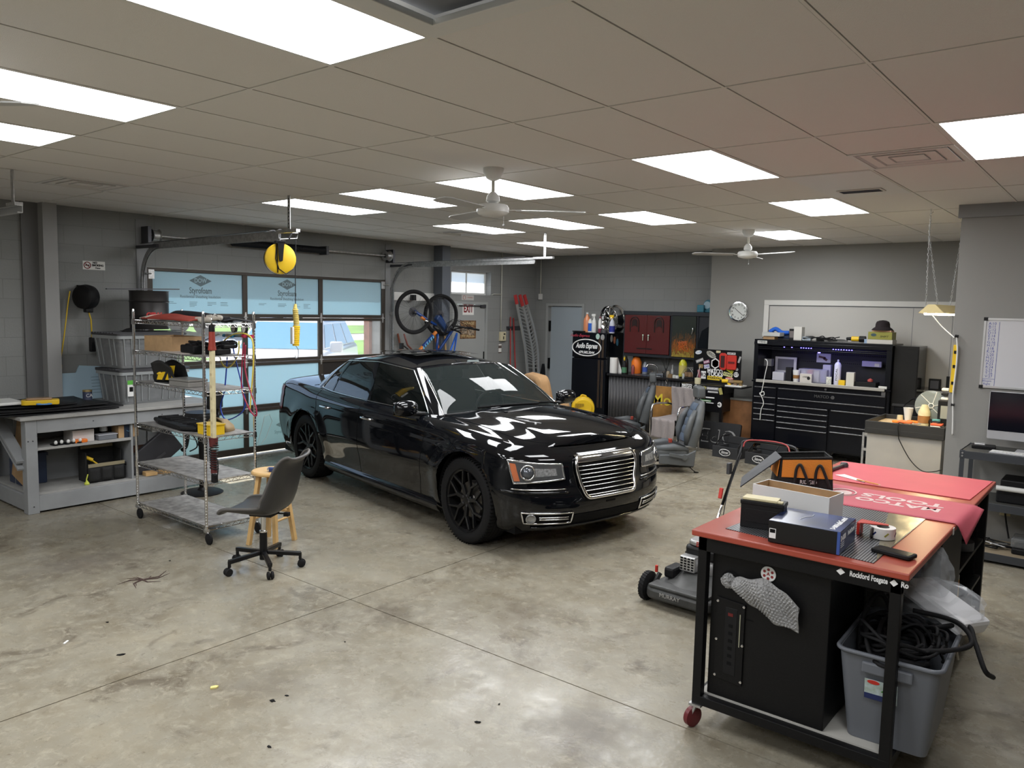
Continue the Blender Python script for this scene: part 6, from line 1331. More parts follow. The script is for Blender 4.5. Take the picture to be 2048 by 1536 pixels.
def car_seat(label,loc,rz,hr=0.,facing=1):
    t=thing('car_seat',label,'car seat',loc,rz,'loose grey car seats')
    t.scale=(.90,.90,.90)
    bk=Matrix.Translation((-.20,0,.36)) @ Matrix.Rotation(R(-14),4,'Y')
    B=MB().grid(lambda a,b:Vector((lambda th,w,d:(d*math.cos(th)*(abs(math.cos(th))**-.35 if abs(math.cos(th)) > .05 else 1)-.02,w*math.sin(th)*(abs(math.sin(th))**-.3 if abs(math.sin(th)) > .05 else 1),b*.66+.02*math.sin(th)**2))(2*PI*a,ip(b,[(0,.23),(.35,.27),(.6,.26),(.85,.20),(1,.15)]),ip(b,[(0,.10),(.3,.10),(.8,.075),(1,.045)]))),36,16,cu=True)
    n=36;B.v.append((0,0,.69));B.v.append((0,0,0));L_=len(B.v)
    for k in range(n):B.f.append((k*17+16,((k+1) % n)*17+16,L_-2));B.f.append((((k+1) % n)*17,k*17,L_-1))
    B.xf(bk).build('backrest',SEATG,t,smooth=60)
    pn=MB()
    for k in range(5):
        pn.grid(lambda a,b:Vector((ip((.05+.115*k+.11*b)/.66,[(0,.10),(.3,.10),(.8,.075),(1,.045)])+.006+.012*math.sin(PI*a)*math.sin(PI*b)-.03*(2*a-1)**2,(2*a-1)*(.135),.06+.115*k+.11*b)),8,5)
    pn.xf(bk).build('backrest_insert',SEATB,t,smooth='all')
    for s in (-1,1):MB().tube([bk @ Vector(p) for p in [(.06,s*.19,.03),(.10,s*.225,.2),(.095,s*.22,.38),(.06,s*.17,.52)]],.05,12,rs=[.03,.05,.045,.03]).build('backrest_bolster',SEATG,t,smooth='all')
    for s in (-1,1):MB().cyl(bk @ Vector((0,s*.06,.64)),bk @ Vector((0,s*.06,.80)),.007,seg=8).build('headrest_post',CHROME,t)
    MB().prism(rpoly(-.14,-.085,.14,.085,.04),-.055,.055,bk @ Matrix.Translation((.03,0,.79)) @ Matrix.Rotation(R(18),4,'Y') @ Matrix(((0,0,1,0),(1,0,0,0),(0,1,0,0),(0,0,0,1)))).build('headrest',SEATG,t,bev=.02,smooth=60)
    MB().prism(rpoly(-.20,-.27,.33,.27,.10),.20,.36).build('seat_base',SEATG,t,bev=.045,smooth=60);MB().grid(lambda a,b:Vector((-.12+.42*a,-.16+.32*b,.362+.02*math.sin(PI*a)*math.sin(PI*b))),8,8).build('seat_insert',mat('dark_seat_cloth',(.02,.021,.023),.6),t,smooth='all',solid=.01)
    for s in (-1,1):MB().tube([(-.16,s*.23,.33),(.05,s*.245,.37),(.28,s*.22,.34)],.05,12,rs=[.035,.055,.045]).build('seat_bolster',SEATG,t,smooth='all')
    for s in (-1,1):
        MB().prism([(-.25,.10),(.25,.14),(.25,.27),(-.15,.28),(-.27,.34)],s*.275-.02,s*.275+.02,Matrix(((1,0,0,0),(0,0,1,0),(0,1,0,0),(0,0,0,1)))).build('side_cover',SEATG,t,bev=.012,smooth=50)
        MB().box(-.26,s*.20-.02,.08,.30,s*.20+.02,.11).bar((-.2,s*.2,.09),(-.29,s*.2,.012),.03,.012).bar((.22,s*.2,.09),(.30,s*.2,.012),.03,.012).lathe([(.012,0),(.035,0),(.035,.01),(.012,.01)],16,Matrix.Translation((-.31,s*.2,0))).build('floor_rail',BLACK,t)
    sd=1 if facing > 0 else -1
    MB().cyl((-.10,sd*.295,.24),(-.10,sd*.325,.24),.045,seg=20).bar((-.10,sd*.32,.24),(.12,sd*.325,.28),.05,.018,(0,1,0)).build('recline_lever',SEATG,t,smooth=40,bev=.004)
    MB().box(-.05,-.23 if sd > 0 else .15,.30,0,-.17 if sd > 0 else .21,.42).build('belt_buckle',mat('buckle_red',(.35,.05,.03),.5),t,bev=.008)
    return t
pc=atz(1345,945,0)
car_seat('grey car seat with blue-grey panelled back, nearest the sedan headlamp',(pc.x-.10,pc.y+.15,0),R(-138),facing=1)
pc2=aty(1270,850,10.6)
car_seat('grey car seat farther back, beside the yellow blower and towel chair',(aty(1255,800,10.5).x,10.6,0),R(-152),facing=1)
# chrome-armed chair with a grey towel
p=atz(1330,905,0);t=thing('waiting_chair','chrome armed chair draped with a grey towel between the two car seats','chair',(p.x,p.y+.25,0),R(-12))
for s in (-1,1):MB().tube(spline([(s*.25,-.22,0),(s*.25,-.24,.35),(s*.25,-.22,.62),(s*.25,-.12,.68),(s*.25,.20,.66),(s*.24,.26,.6)],6)+[Vector((s*.24,.28,0))],.014,10).build('arm_frame',CHROME,t,smooth='all')
MB().box(-.24,-.24,.40,.24,.22,.46).build('seat',BPLAST,t,bev=.02);MB().box(-.22,.20,.50,.22,.25,.88).build('backrest',BPLAST,t,bev=.02)
tw=mat('grey_towel',(.27,.24,.235),.95,bump=.5,bscale=90)
o=MB().grid(lambda a,b:(lambda yz:Vector((-.21+.42*a+.014*math.sin(11*b),yz[0]+.012*math.sin(19*a+6*b)+.006*math.sin(31*a-9*b),yz[1]+.010*math.sin(9*a+3*b)*math.sin(13*b))))((lambda s:(-.27,.20+.28*s/.25) if s < .25 else ((-.27+.46*(s-.25)/.3,.485) if s < .55 else (.19+.0*(s-.55),.485+.44*(s-.55)/.45)))(b)),20,40).build('towel',tw,None,solid=.012,smooth='all')
o.location=t.location;o.rotation_euler=(0,0,R(-12));tag(o,'grey towel draped over the chrome armed chair','towel')
# sticker covered tool cart
TC=mat('tool_cart_black',(.005,.005,.006),.3,spec=.35);ty_=11.05
a=aty(1360,766,ty_);b=aty(1446,771,ty_);tw_=b.x-a.x;tz=a.z
t=thing('tool_cart','black rolling tool cart with an open lid covered in stickers','tool cart',(a.x,ty_,0))
dz=tz
MB().box(0,0,dz-.12,tw_,.42,dz).build('top_drawer',TC,t,bev=.004);MB().box(.04,.002,dz-.40,tw_-.02,.40,dz-.125).build('second_drawer',TC,t,bev=.004)
for x,y in ((0,0),(tw_-.04,0),(0,.38),(tw_-.04,.38)):MB().box(x,y,.08,x+.04,y+.04,dz).build('leg',TC,t,bev=.002);
for x,y in ((.02,.02),(tw_-.02,.02),(.02,.4),(tw_-.02,.4)):MB().lathe([(0.001,-.014),(.04,-.014),(.04,.014),(0.001,.014)],16,Matrix.Translation((x,y,.04)) @ Matrix.Rotation(PI/2,4,'X')).build('caster',RUBBER,t,smooth=40)
MB().box(0,0,.14,tw_,.42,.165).box(.0,.0,dz-.13,tw_,.01,dz-.12).box(.04,-.008,dz-.28,tw_-.04,.0,dz-.27).build('shelf',TC,t)
la=aty(1388,697,ty_+.32);lb=aty(1483,701,ty_+.32);lid=MB().box(la.x-a.x,.32,dz+.01,lb.x-a.x,.345,la.z).build('lid',TC,t,bev=.004);lw=lb.x-la.x;lx=la.x-a.x;lh=la.z-dz
MB().box(tw_-.02,.02,dz-.02,tw_+.28,.42,dz).build('side_shelf',TC,t,bev=.003)
def sticker(x,z,w,h,c,txt=None,tc=None,shape='r',rot=0.,front=False,size=None,par=lid):
    M=frame((x,(-.0015 if front else .3185),z),(math.cos(rot),0,math.sin(rot)),(-math.sin(rot),0,math.cos(rot)))
    pts=ellipse(0,0,w/2,h/2,20) if shape == 'e' else [(w/2*math.cos(PI/3*k+PI/6),h/2*math.sin(PI/3*k+PI/6)) for k in range(6)] if shape == 'h' else [(-w/2,-h/2),(w/2,-h/2),(w/2,h/2),(-w/2,h/2)]
    if c:MB().prism(pts,0,.0015,M).build('sticker',mat('stk%d%d%d' % tuple(int(v*99) for v in c),c,.45),par)
    if txt:text(txt,size or h*.7,M @ Matrix.Translation((0,0,.0018)),mat('stkt%d%d%d' % tuple(int(v*99) for v in tc),tc,.45),par,width=w*.9 if len(txt) > 2 else None,bold=.001)
WS=(.75,.75,.75);BK=(.01,.01,.01);YS=(.7,.5,.03)
LX=lambda u:lx+(u-1388)/95*lw;LZ=lambda v:la.z-(v-699)/67*(lh)
sticker(LX(1398),LZ(706),.11,.06,WS,'CLUB',(.2,.3,.5),'e',.2);sticker(LX(1424),LZ(709),.17,.09,(.45,.45,.4),'CHEVROLET',BK,'e',-.5);sticker(LX(1438),LZ(703),.07,.035,(.6,.55,.35));sticker(LX(1401),LZ(722),.13,.05,(.25,.25,.25),'SNAP',WS,rot=.4);sticker(LX(1415),LZ(724),.10,.05,(.3,.1,.2),'NGK',WS,rot=.3);sticker(LX(1416),LZ(733),.09,.06,(.6,.6,.7),'CAR',(.1,.1,.4),rot=.2)
sticker(LX(1433),LZ(726),.15,.17,WS,None,None,'h');sticker(LX(1433),LZ(726),.115,.13,(.02,.02,.02),None,None,'h');sticker(LX(1433),LZ(726),.07,.08,(.5,.5,.5),None,None,'h')
text('MATCO',.085,frame((LX(1433),.3165,LZ(741.5)),(1,0,0),(0,0,1)),WV,lid,width=.25,bold=.004);text('TOOLS',.085,frame((LX(1434),.3165,LZ(747.5)),(1,0,0),(0,0,1)),WV,lid,width=.25,bold=.004)
sticker(LX(1433),LZ(755),.24,.06,YS,'PARKPAL',BK,rot=-.02);sticker(LX(1461),LZ(737),.14,.05,(.6,.6,.03),'DEWALT',BK,rot=-.5);sticker(LX(1459),LZ(746),.15,.06,(.65,.65,.3),'CHZ',BK,rot=-.2);sticker(LX(1462),LZ(754),.13,.055,(.5,.05,.03),'HOLLEY',WS,'e');sticker(LX(1475),LZ(745),.08,.08,WS,'GT',BK,'e');sticker(LX(1476),LZ(735),.045,.045,(.4,.4,.4),None,None,'e');sticker(LX(1410),LZ(750),.08,.12,WS,'R2',BK);sticker(LX(1401),LZ(748),.04,.12,(.3,.1,.12),rot=.2);sticker(LX(1404),LZ(733),.07,.06,(.3,.2,.08));sticker(LX(1464),LZ(705),.13,.03,WS,'SNAP ON',BK);sticker(LX(1480),LZ(716),.03,.1,(.4,.4,.4),rot=-.3)
FX=lambda u:(u-1360)/86*tw_;FZ=lambda v:dz-(v-768)/82*.60
text('MATCO',.055,frame((FX(1374.5),-.002,FZ(771.5)),(1,0,0),(0,0,1)),WV,t,width=.17,bold=.003);text('TOOLS',.055,frame((FX(1374.5),-.002,FZ(778)),(1,0,0),(0,0,1)),WV,t,width=.17,bold=.003)
for args in ((1393,775,.09,.10,WS,None,None,'h'),(1393,775,.06,.06,(.1,.1,.1),None,None,'h'),(1409,777,.05,.10,(.35,.32,.1),None,None,'r',-.4),(1426,774,.19,.045,(.22,.22,.24),'SNAPOFF',WS),(1427,781,.17,.03,(.2,.2,.2),'MATCO',WS),(1442,778,.05,.10,(.35,.32,.1),None,None,'r',.3),(1404,792,.12,.055,YS,'JOCKO',BK),(1422,793,.14,.018,WS),(1397,797.5,.05,.045,WS,'R',BK),(1414,800,.17,.03,(.05,.2,.05),'soundskins',WS),(1422,804,.12,.012,WS),(1441,806,.07,.08,WS,'8',BK,'e')):
    u_,v_=args[:2];sticker(FX(u_),FZ(v_),*args[2:],front=True,par=t)
t2=thing('impact_socket_tray','red impact socket case hanging on the sticker-covered lid, the taller one','case',(a.x+LX(1450),ty_+.30,LZ(721)));MB().prism([(-.05,-.10),(-.02,-.13),(.04,-.13),(.06,-.10),(.06,.10),(.03,.13),(-.03,.13),(-.06,.10)],0,.03,frame((0,0,0),(1,0,0),(0,0,1))).build('case',RED,t2,bev=.006);MB().box(-.03,-.036,-.09,.03,-.03,.09).build('window',mat('brown_window',(.05,.02,.02),.3),t2)
t2=thing('red_case','square red plastic case hanging on the sticker-covered lid','case',(a.x+LX(1467),ty_+.30,LZ(722)));MB().prism(rpoly(-.075,-.11,.075,.11,.02),0,.03,frame((0,0,0),(1,0,0),(0,0,1))).build('case',RED,t2,bev=.006);MB().box(-.05,-.036,-.015,.05,-.03,.015).build('latch',mat('dark_latch',(.12,.01,.01),.4),t2)
for k,(u_,nm,m_) in enumerate(((1440,'yellow power drill lying on the sticker-covered cart under its lid',YEL),(1452,'bronze air tool beside the yellow drill on the sticker-covered cart',BRONZE),(1462,'dark gold air tool at the right end of the sticker-covered cart',mat('dark_gold',(.25,.17,.07),.4,.6)))):
    t2=thing('power_tool',nm,'tool',(a.x+FX(u_)+.05,ty_+.15,dz+.001));MB().cyl((-.08,0,.07),(.06,0,.075),.03,.025,12).bar((.02,0,.05),(.05,.0,.0),.03,.04).build('tool_body',m_,t2,smooth=40,bev=.003);MB().cyl((-.12,0,.07),(-.08,0,.07),.014,seg=8).build('chuck',BPLAST,t2)
t2=thing('cream_cup','small cream cup at the left end of the sticker-covered cart','cup',(a.x+FX(1389),ty_+.12,dz));MB().lathe([(0.001,0),(.045,0),(.05,.09),(.046,.09),(.04,.01),(0.001,.01)],20).build('cup',mat('cream_cup',(.65,.6,.4),.4),t2,smooth=35);MB().cyl((-.03,0,.03),(.03,0,.28),.004,seg=6).build('white_stick',WPLAST,t2)
t2=thing('papers','stack of white papers on the cart side shelf next to the tool chest','papers',(a.x+tw_+.13,ty_+.18,dz));MB().box(-.13,-.12,0,.13,.1,.02).build('sheets',WPLAST,t2,bev=.004)
t2=thing('power_saw','orange and black power tool lying under the sticker-covered cart','tool',(a.x+tw_-.1,ty_+.15,.165));MB().box(-.22,-.1,0,.0,.1,.16).cyl((-.1,-.1,.12),(.1,-.1,.2),.05,seg=12).build('tool_body',BPLAST,t2,bev=.02);MB().bar((-.12,-.13,.16),(.12,-.14,.03),.05,.03).build('orange_bar',ORG,t2,bev=.006)
t2=thing('wooden_desk','brown wood-sided desk partly hidden between the cart and the tool chest','desk',(-4.56,11.5,0));MB().box(-.40,-.10,0,.12,.20,.72).build('panel',mat('brown_wood',(.22,.10,.04),.45,noise=.3,nscale=6),t2,bev=.004);MB().box(-.42,-.12,.72,.14,.22,.75).build('top',mat('grey_top',(.2,.2,.19),.5),t2)
# OPEN sign leaning under the cart, upside down
p=aty(1432,885,10.75);t2=thing('open_sign','black OPEN sign with outlined letters standing upside down below the cart','sign',(p.x-.14,10.90,.0));zc_=.22
MB().prism(rpoly(-.45,.0,.42,.42,.03),-.02,.02,frame((0,0,0),(1,0,0),(0,.25,1))).build('sign_panel',BPLAST,t2,bev=.004)
o=text('OPEN',.30,frame((-.02,-.027+.055,.215),(-1,0,0),(0,-.25,-1)),mat('grey_outline',(.22,.22,.22),.4),t2,width=.76);o2=text('OPEN',.26,frame((-.02,-.030+.055,.215),(-1,0,0),(0,-.25,-1)),BPLAST,t2,width=.70)
t2=thing('papers','loose white paper lying on the floor by the OPEN sign','papers',tuple(atz(1385,893,.001)),R(15));MB().box(-.12,-.09,0,.12,.09,.003).build('sheet',WPLAST,t2)
# two black display boxes with an oval logo
def display_box(label,px):
    p=atz(*px,0);t=thing('display_box',label,'box',(p.x,p.y,0),R(-8),'open black display boxes')
    MB().box(0,0,0,.40,.02,.16).box(0,0,0,.02,.42,.14).box(.38,0,0,.40,.42,.14).box(0,.40,0,.40,.42,.26).box(0,0,0,.4,.42,.02).build('box_panels',mat('charcoal_panel',(.03,.031,.034),.55),t,bev=.003)
    for x in (.02,.385):MB().tube([(x,.02,.15),(x,.2,.27),(x,.40,.27)],.008,6).tube([(x,.05,.14),(x,.1,.22)],.006,6).build('wire_arm',BLACK,t)
    MB().tube([(.02,.12,.21),(.385,.12,.21)],.006,6).build('cross_wire',BLACK,t)
    fm=frame((.20,-.001,.08),(1,0,0),(0,0,1));MB().tube([fm @ Vector((.085*math.cos(a),.045*math.sin(a),0)) for a in [2*PI*k/28 for k in range(28)]],.005,5,closed=True).build('logo_oval',WV,t);text('Stinger',.055,fm @ Matrix.Translation((0,0,.001)),WV,t,width=.12,shear=.35,bold=.001)
display_box('low black display box with a white oval logo, nearer the sticker-covered cart',(1424,912));display_box('low black display box with a white oval logo, behind the mower handle',(1489,926))
t2=thing('speaker_board','black folding board with curved wires lying behind the display boxes','board',tuple(atz(1500,900,0)));MB().bar((-.25,.2,.02),(.4,.3,.02),.3,.04).build('board',BPLAST,t2)
# ================================================================== tool chest, framed panel, clock
CH=mat('chest_black',(.004,.0045,.007),.25,spec=.35);HND=mat('drawer_pull',(.28,.28,.29),.25,.9)
cx0,cx1,CYF,CD=-4.42,-2.55,11.15,.58
t=thing('tool_chest','large black rolling tool chest with hutch, many drawers and blue strip lights','tool chest',(cx0,CYF,0));CWd=cx1-cx0;dk=1.075
MB().box(0,.02,.13,CWd,CD,dk-.03).build('cabinet',CH,t,bev=.005)
MB().box(-.01,-.01,dk-.028,CWd+.01,CD,dk-.006).build('deck',CH,t);MB().box(.06,-.03,dk-.03,CWd-.06,.0,dk+.012).build('deck_edge',mat('steel_edge',(.52,.50,.46),.35,.6),t,bev=.003)
def drawer(x0,x1,z0,z1):
    d=MB().box(x0,-.004,z0,x1,.02,z1).build('drawer',CH,t,bev=.003);MB().box(x0+.01,-.018,z1-.018,x1-.01,-.004,z1-.006).build('pull',HND,d,bev=.002)
L1,L2_=.36,.38;M1=1.10;zz=[.985,.84,.745,.665,.585,.505,.15]
for a,b in zip(zz,zz[1:]):drawer(.03,L1,b+.005,a)
drawer(L2_,CWd-.04,.845,.985);drawer(L2_,CWd-.04,.745,.84)
zz=[.735,.655,.575,.495,.415,.15]
for a,b in zip(zz,zz[1:]):drawer(L2_,M1,b+.005,a)
zz=[.735,.52,.435,.15]
for a,b in zip(zz,zz[1:]):drawer(M1+.03,CWd-.04,b+.005,a)
text('MATCO',.055,frame((1.00,-.006,.905),(1,0,0),(0,0,1)),HND,t,width=.20,bold=.001);MB().prism([(.028*math.cos(PI/3*k),.028*math.sin(PI/3*k)) for k in range(6)],0,.004,frame((1.15,-.004,.905),(1,0,0),(0,0,1))).build('hex_badge',HND,t)
for x,z in ((.17,1.02),(1.05,1.01)):MB().cyl((x,-.012,z),(x,.02,z),.016,seg=12).build('lock',HND,t,smooth=40)
MB().box(CWd-.10,-.008,.985,CWd-.05,.0,1.035).build('badge',HND,t)
for x in (.12,CWd*.55,CWd-.12):
    for y in (.08,CD-.1):
        c_=MB().lathe([(.045,-.02),(.062,-.02),(.062,.02),(.045,.02)],22,Matrix.Translation((x,y,.062)) @ Matrix.Rotation(PI/2,4,'X')).build('caster_wheel',RUBBER,t,smooth=40);MB().lathe([(0.001,.012),(.044,.018)],6,Matrix.Translation((x,y,.062)) @ Matrix.Rotation(PI/2,4,'X')).build('caster_hub',HND,c_)
hz=1.665
MB().box(.0,.0,dk,.06,CD,hz).box(CWd-.07,.0,dk,CWd,CD,hz).box(0,0,hz-.035,CWd,CD,hz+.005).box(.0,-.01,hz-.075,CWd,.03,hz-.03).box(.06,.0,hz-.11,CWd-.07,.02,hz-.1).box(.06,.0,hz-.135,CWd-.07,.02,hz-.122).build('hutch',CH,t,bev=.004)
pb=MB().box(.06,CD-.03,dk,CWd-.07,CD,hz-.03)
pb.build('hutch_back',mat('pegboard_black',(.012,.012,.016),.5),t)
mb=MB()
for i in range(60):
    for z in (1.50,1.47,1.35):mb.box(.12+.028*i,CD-.034,z,.13+.028*i,CD-.03,z+.010)
o=mb.build('peg_holes',BMATTE,t);o['kind']='stuff'
text('DORENEN',.035,frame((.12,-.0125,hz-.035),(1,0,0),(0,0,1)),BLACK,t,width=.12,bold=.001);MB().box(.05,-.0118,hz-.055,.19,-.011,hz-.015).build('name_plate',WHITE,t)
LEDB=mat('blue_led',(.05,.05,.6),.4,emit=(.10,.08,1.),es=14)
for k,(x0,x1) in enumerate(((.42,.46),(.53,.56),(.66,.86),(1.10,1.40))):
    n=max(1,int((x1-x0)/.035))
    for j in range(n):MB().box(x0+.035*j,.035,hz-.10,x0+.035*j+.012,.045,hz-.092).build('blue_light',LEDB,t)
MB().box(.85,.20,1.50,.87,.25,1.51).build('blue_light',LEDB,t)
lx_=bpy.data.lights.new('led_glow','AREA');lx_.shape='RECTANGLE';lx_.size=1.2;lx_.size_y=.02;lx_.energy=.9;lx_.color=(.15,.12,1);lo=bpy.data.objects.new('led_glow',lx_);col.objects.link(lo);lo.location=(cx0+.95,CYF+.06,hz-.11);lo.rotation_euler=(R(25),0,0)
def CP(u,v,d=.2):p=aty(u,v,CYF+d);return p
def sb(name,label,cat,u0,v0,u1,m,h,d=.2,dep=.08,zb=None,lab=None,bev=.003,rz=0.):
    """box standing on a level, spanning pixel columns u0..u1"""
    a=CP(u0,v0,d);b=CP(u1,v0,d);t=thing(name,label,cat,((a.x+b.x)/2,CYF+d+dep/2,zb if zb is not None else dk+.002),rz);w=(b.x-a.x)/2
    MB().box(-w,-dep/2,0,w,dep/2,h).build('box',m,t,bev=bev)
    if lab:MB().box(-w*.8,-dep/2-.001,h*.2,w*.8,-dep/2,h*.8).build('label_panel',lab,t)
    return t
# hutch contents, left to right
t2=thing('radio','silver radio on the left of the hutch shelf','radio',(CP(1533,730,.3).x,CYF+.32,dk));MB().box(-.09,-.06,.0,.09,.06,.18).build('case',BPLAST,t2,bev=.01);MB().box(-.085,-.065,.19,.09,.04,.30).build('silver_box',mat('pewter',(.22,.22,.22),.4,.4),t2,bev=.006)
t2=thing('picture_frame','white frame with a picture leaning at the back of the hutch','frame',(CP(1570,725,.45).x,CYF+.48,dk+.10));MB().box(-.16,0,0,.16,.02,.23).build('frame',WHITE,t2,bev=.004);MB().box(-.12,-.002,.03,.12,0,.20).build('picture',mat('grey_picture',(.16,.16,.18),.4),t2)
sb('box','white carton lying on the hutch shelf under the white frame','box',1545,745,1568,mat('cool_white',(.5,.5,.55),.6),.12,.15)
sb('speaker','narrow black upright speaker on the hutch shelf','speaker',1571,745,1583,BPLAST,.20,.12)
t2=bottle('paper_cup','white paper cup with a round brown logo on the hutch shelf','cup',(CP(1592,745,.1).x,CYF+.12,dk),[(0.001,0),(.038,0),(.05,.17),(.047,.17),(.036,.004)],WPLAST,lab=[(.0425,.05),(.046,.10)],labm=mat('cup_brown',(.3,.15,.05),.5))
t2=sb('box','white carton printed with a small fan picture, front of the hutch','box',1600,745,1624,mat('offwhite_carton',(.55,.52,.48),.6),.13,.03,.06);text('LS760NW',.03,frame((0,-.031,.085),(1,0,0),(0,0,1)),BLACK,t2,width=.09);MB().prism(ellipse(.04,.07,.022,.025,14),0,.002,frame((0,-.0305,0),(1,0,0),(0,0,1))).build('fan_picture',BPLAST,t2)
t2=sb('clear_bin','clear plastic bin holding white and red packets on the hutch shelf','bin',1597,742,1654,mat('frost_bin',(.55,.55,.62),.3,alpha=.5),.19,.16,.2)
for k in range(4):MB().box(-.17+.09*k,-.07,.01,-.10+.09*k,.03,.16+.02*(k % 2)).build('packet',[WPLAST,RED,WPLAST,mat('packet_blue',(.2,.2,.5),.5)][k],t2,bev=.004)
bottle('spray_can','tall white can printed with upright lettering in the middle of the hutch','can',(CP(1674,750,.08).x,CYF+.10,dk),[(0.001,0),(.045,0),(.045,.28),(.03,.31),(.012,.32),(.012,.35),(0.001,.355)],mat('lilac_white',(.62,.62,.72),.35))
text('FOCAL',.035,frame((CP(1674,750,.08).x,CYF+.053,dk+.15),(0,0,1),(-1,0,0)),BLACK,None,name='can_lettering',width=.17);o=bpy.data.objects['can_lettering'];sc_=[q for q in bpy.data.objects if q.name.startswith('spray_can') and q.get('label','').startswith('tall white can printed')][0];o.parent=sc_;o.location=-sc_.location
sb('box','white carton behind the tall printed can in the hutch','box',1645,745,1661,mat('cool_white',(.5,.5,.55),.6),.26,.25);sb('notepad','small white pad with scribbles leaning at the front of the hutch','notepad',1653,752,1663,mat('pad_white',(.55,.56,.5),.6,noise=.4,nscale=60),.11,.02,.02);sb('box','small yellow carton at the front of the hutch','box',1677,755,1690,YEL,.075,.02,.06)
sb('box','upright cream carton at the front of the hutch, right of the yellow one','box',1692,757,1708,mat('cream_carton',(.62,.60,.54),.6),.19,.02,.07,lab=None);sb('tray','long black tray on the right of the hutch shelf','tray',1709,760,1752,BPLAST,.07,.05,.2)
t2=bottle('lamp_bulb','small red-capped bulb lying on the black tray in the hutch','bulb',(CP(1741,755,.15).x,CYF+.15,dk+.072),[(0.001,0),(.035,.005),(.035,.03),(0.001,.05)],mat('pinkish_red',(.5,.1,.08),.4));sb('sign_card','small white and green label card at the right end of the chest deck','card',1757,770,1774,WPLAST,.035,-.01,.01)
t2=thing('gun_picture','white card with a pistol picture pinned inside the hutch','picture',(CP(1646,710,.5).x,CYF+CD-.04,1.35));MB().box(-.10,0,0,.10,.004,.13).build('card',WPLAST,t2);MB().bar((-.07,-.001,.085),(.03,-.001,.065),.003,.03).bar((.0,-.001,.065),(.05,-.001,.035),.003,.035).build('pistol_drawing',mat('gun_brown',(.15,.08,.06),.5),t2)
t2=thing('blue_glow_box','small white device lit blue under the hutch light on the right','device',(CP(1743,715,.4).x,CYF+.42,1.335));MB().box(-.12,-.03,0,.14,.03,.08).build('case',mat('blue_lit_white',(.4,.38,.6),.5),t2,bev=.01);MB().box(.05,-.034,.01,.11,-.03,.05).build('display',WPLAST,t2);MB().box(-.14,.03,-.01,.16,.13,-.005).build('wire_shelf',BLACK,t2)  # white case, the blue hutch light put into its colour
# white cord hanging down the left drawers
t2=thing('white_cable','looped white cable hanging down the left side of the tool chest','cable',(cx0,CYF,0));ql=lambda u,v:(lambda p:(p.x-cx0,-.03,p.z))(aty(u,v,CYF-.03))
MB().tube(spline([ql(1530,718),ql(1535,725),ql(1530,750),ql(1524,780),ql(1521,786),ql(1527,783),ql(1528,790),ql(1521,790),ql(1520,786),ql(1527,805),ql(1522,820),ql(1520,840)],6),.006,6).build('cord',WPLAST,t2,smooth='all')
# on top of the hutch
ht=hz+.006
def top(u,d=.2):return (aty(u,675,CYF+d).x,CYF+d,ht)
t2=thing('jacket','blue and black jacket bundled on top of the tool chest','jacket',top(1556,.35));MB().grid(lambda a,b:Vector((-.2+.42*a,-.1+.2*b,.12*math.sin(PI*a)**.5*math.sin(PI*b)**.5*(.8+.25*math.sin(7*a+2*b))+.01)),20,10).build('cloth',mat('navy_cloth',(.01,.02,.05),.8),t2,solid=.01,smooth='all');MB().tube(spline([(-.1,-.08,.10),(-.02,-.06,.15),(.08,-.08,.10),(.18,-.06,.10)],4),.03,10).build('blue_sleeve',mat('royal_blue',(.01,.10,.5),.7),t2,smooth='all')
carton('organiser','clear parts organiser on a tan carton on the left end of the chest top','organiser',top(1546,.14),.26,.18,.055,mat('frosted',(.42,.43,.42),.4)).location.z=ht+.045
carton('box','flat tan carton under the clear organiser on the chest top','box',top(1541,.14),.17,.14,.04,CARD)
sb('box','small black carton beside the tall white one on the chest top','box',1578,672,1588,BPLAST,.16,.2,.1,zb=ht,lab=mat('grey_label',(.15,.13,.13),.5));sb('box','tall white carton standing on the chest top','box',1587,675,1603,mat('warm_white',(.6,.58,.54),.6),.19,.18,.13,zb=ht)
t2=thing('cable_pile','tangle of dark cables with a white adapter on the chest top','cables',top(1635,.25));rr=random.Random(9)
for k in range(4):MB().tube(spline([(-.2+.1*j+rr.uniform(-.04,.04),rr.uniform(-.12,.12),.015+.06*rr.random()) for j in range(6)],6),.007,6).build('cable',BPLAST,t2,smooth='all')
MB().box(-.2,-.05,0,-.08,.03,.05).build('adapter',mat('pale_blue_adapter',(.45,.52,.6),.4),t2,bev=.008);MB().box(-.02,.0,0,.16,.08,.05).build('router',BPLAST,t2,bev=.008)
t2=thing('grey_clamp','flat grey strap and clamp lying on the chest top','tool',top(1670,.15));MB().bar((-.14,0,.01),(.16,.04,.02),.05,.02).build('strap',mat('slate_strap',(.1,.1,.1),.6),t2)
t2=thing('power_drill','yellow and black cordless drill lying on the chest top','drill',top(1713,.18));MB().cyl((-.06,0,.05),(.04,0,.05),.035,seg=14).bar((0,0,.04),(.08,.06,.03),.04).build('drill_body',YEL,t2,smooth=40);MB().cyl((-.13,0,.05),(-.06,0,.05),.018,.026,12).cyl((.04,0,.05),(.12,0,.05),.042,seg=14).build('chuck_and_battery',BPLAST,t2,smooth=40)
t2=bottle('tape_roll','pale blue tape roll between the drill and the olive box','tape',top(1736,.15),[(.02,0),(.045,0),(.045,.055),(.02,.055)],mat('pale_blue_tape',(.3,.4,.55),.4))
a_=top(1762,.15);carton('box','white carton under the olive box at the right end of the chest top','box',(a_[0],a_[1]+.05,ht),.32,.22,.055,mat('warm_white',(.6,.58,.54),.6))
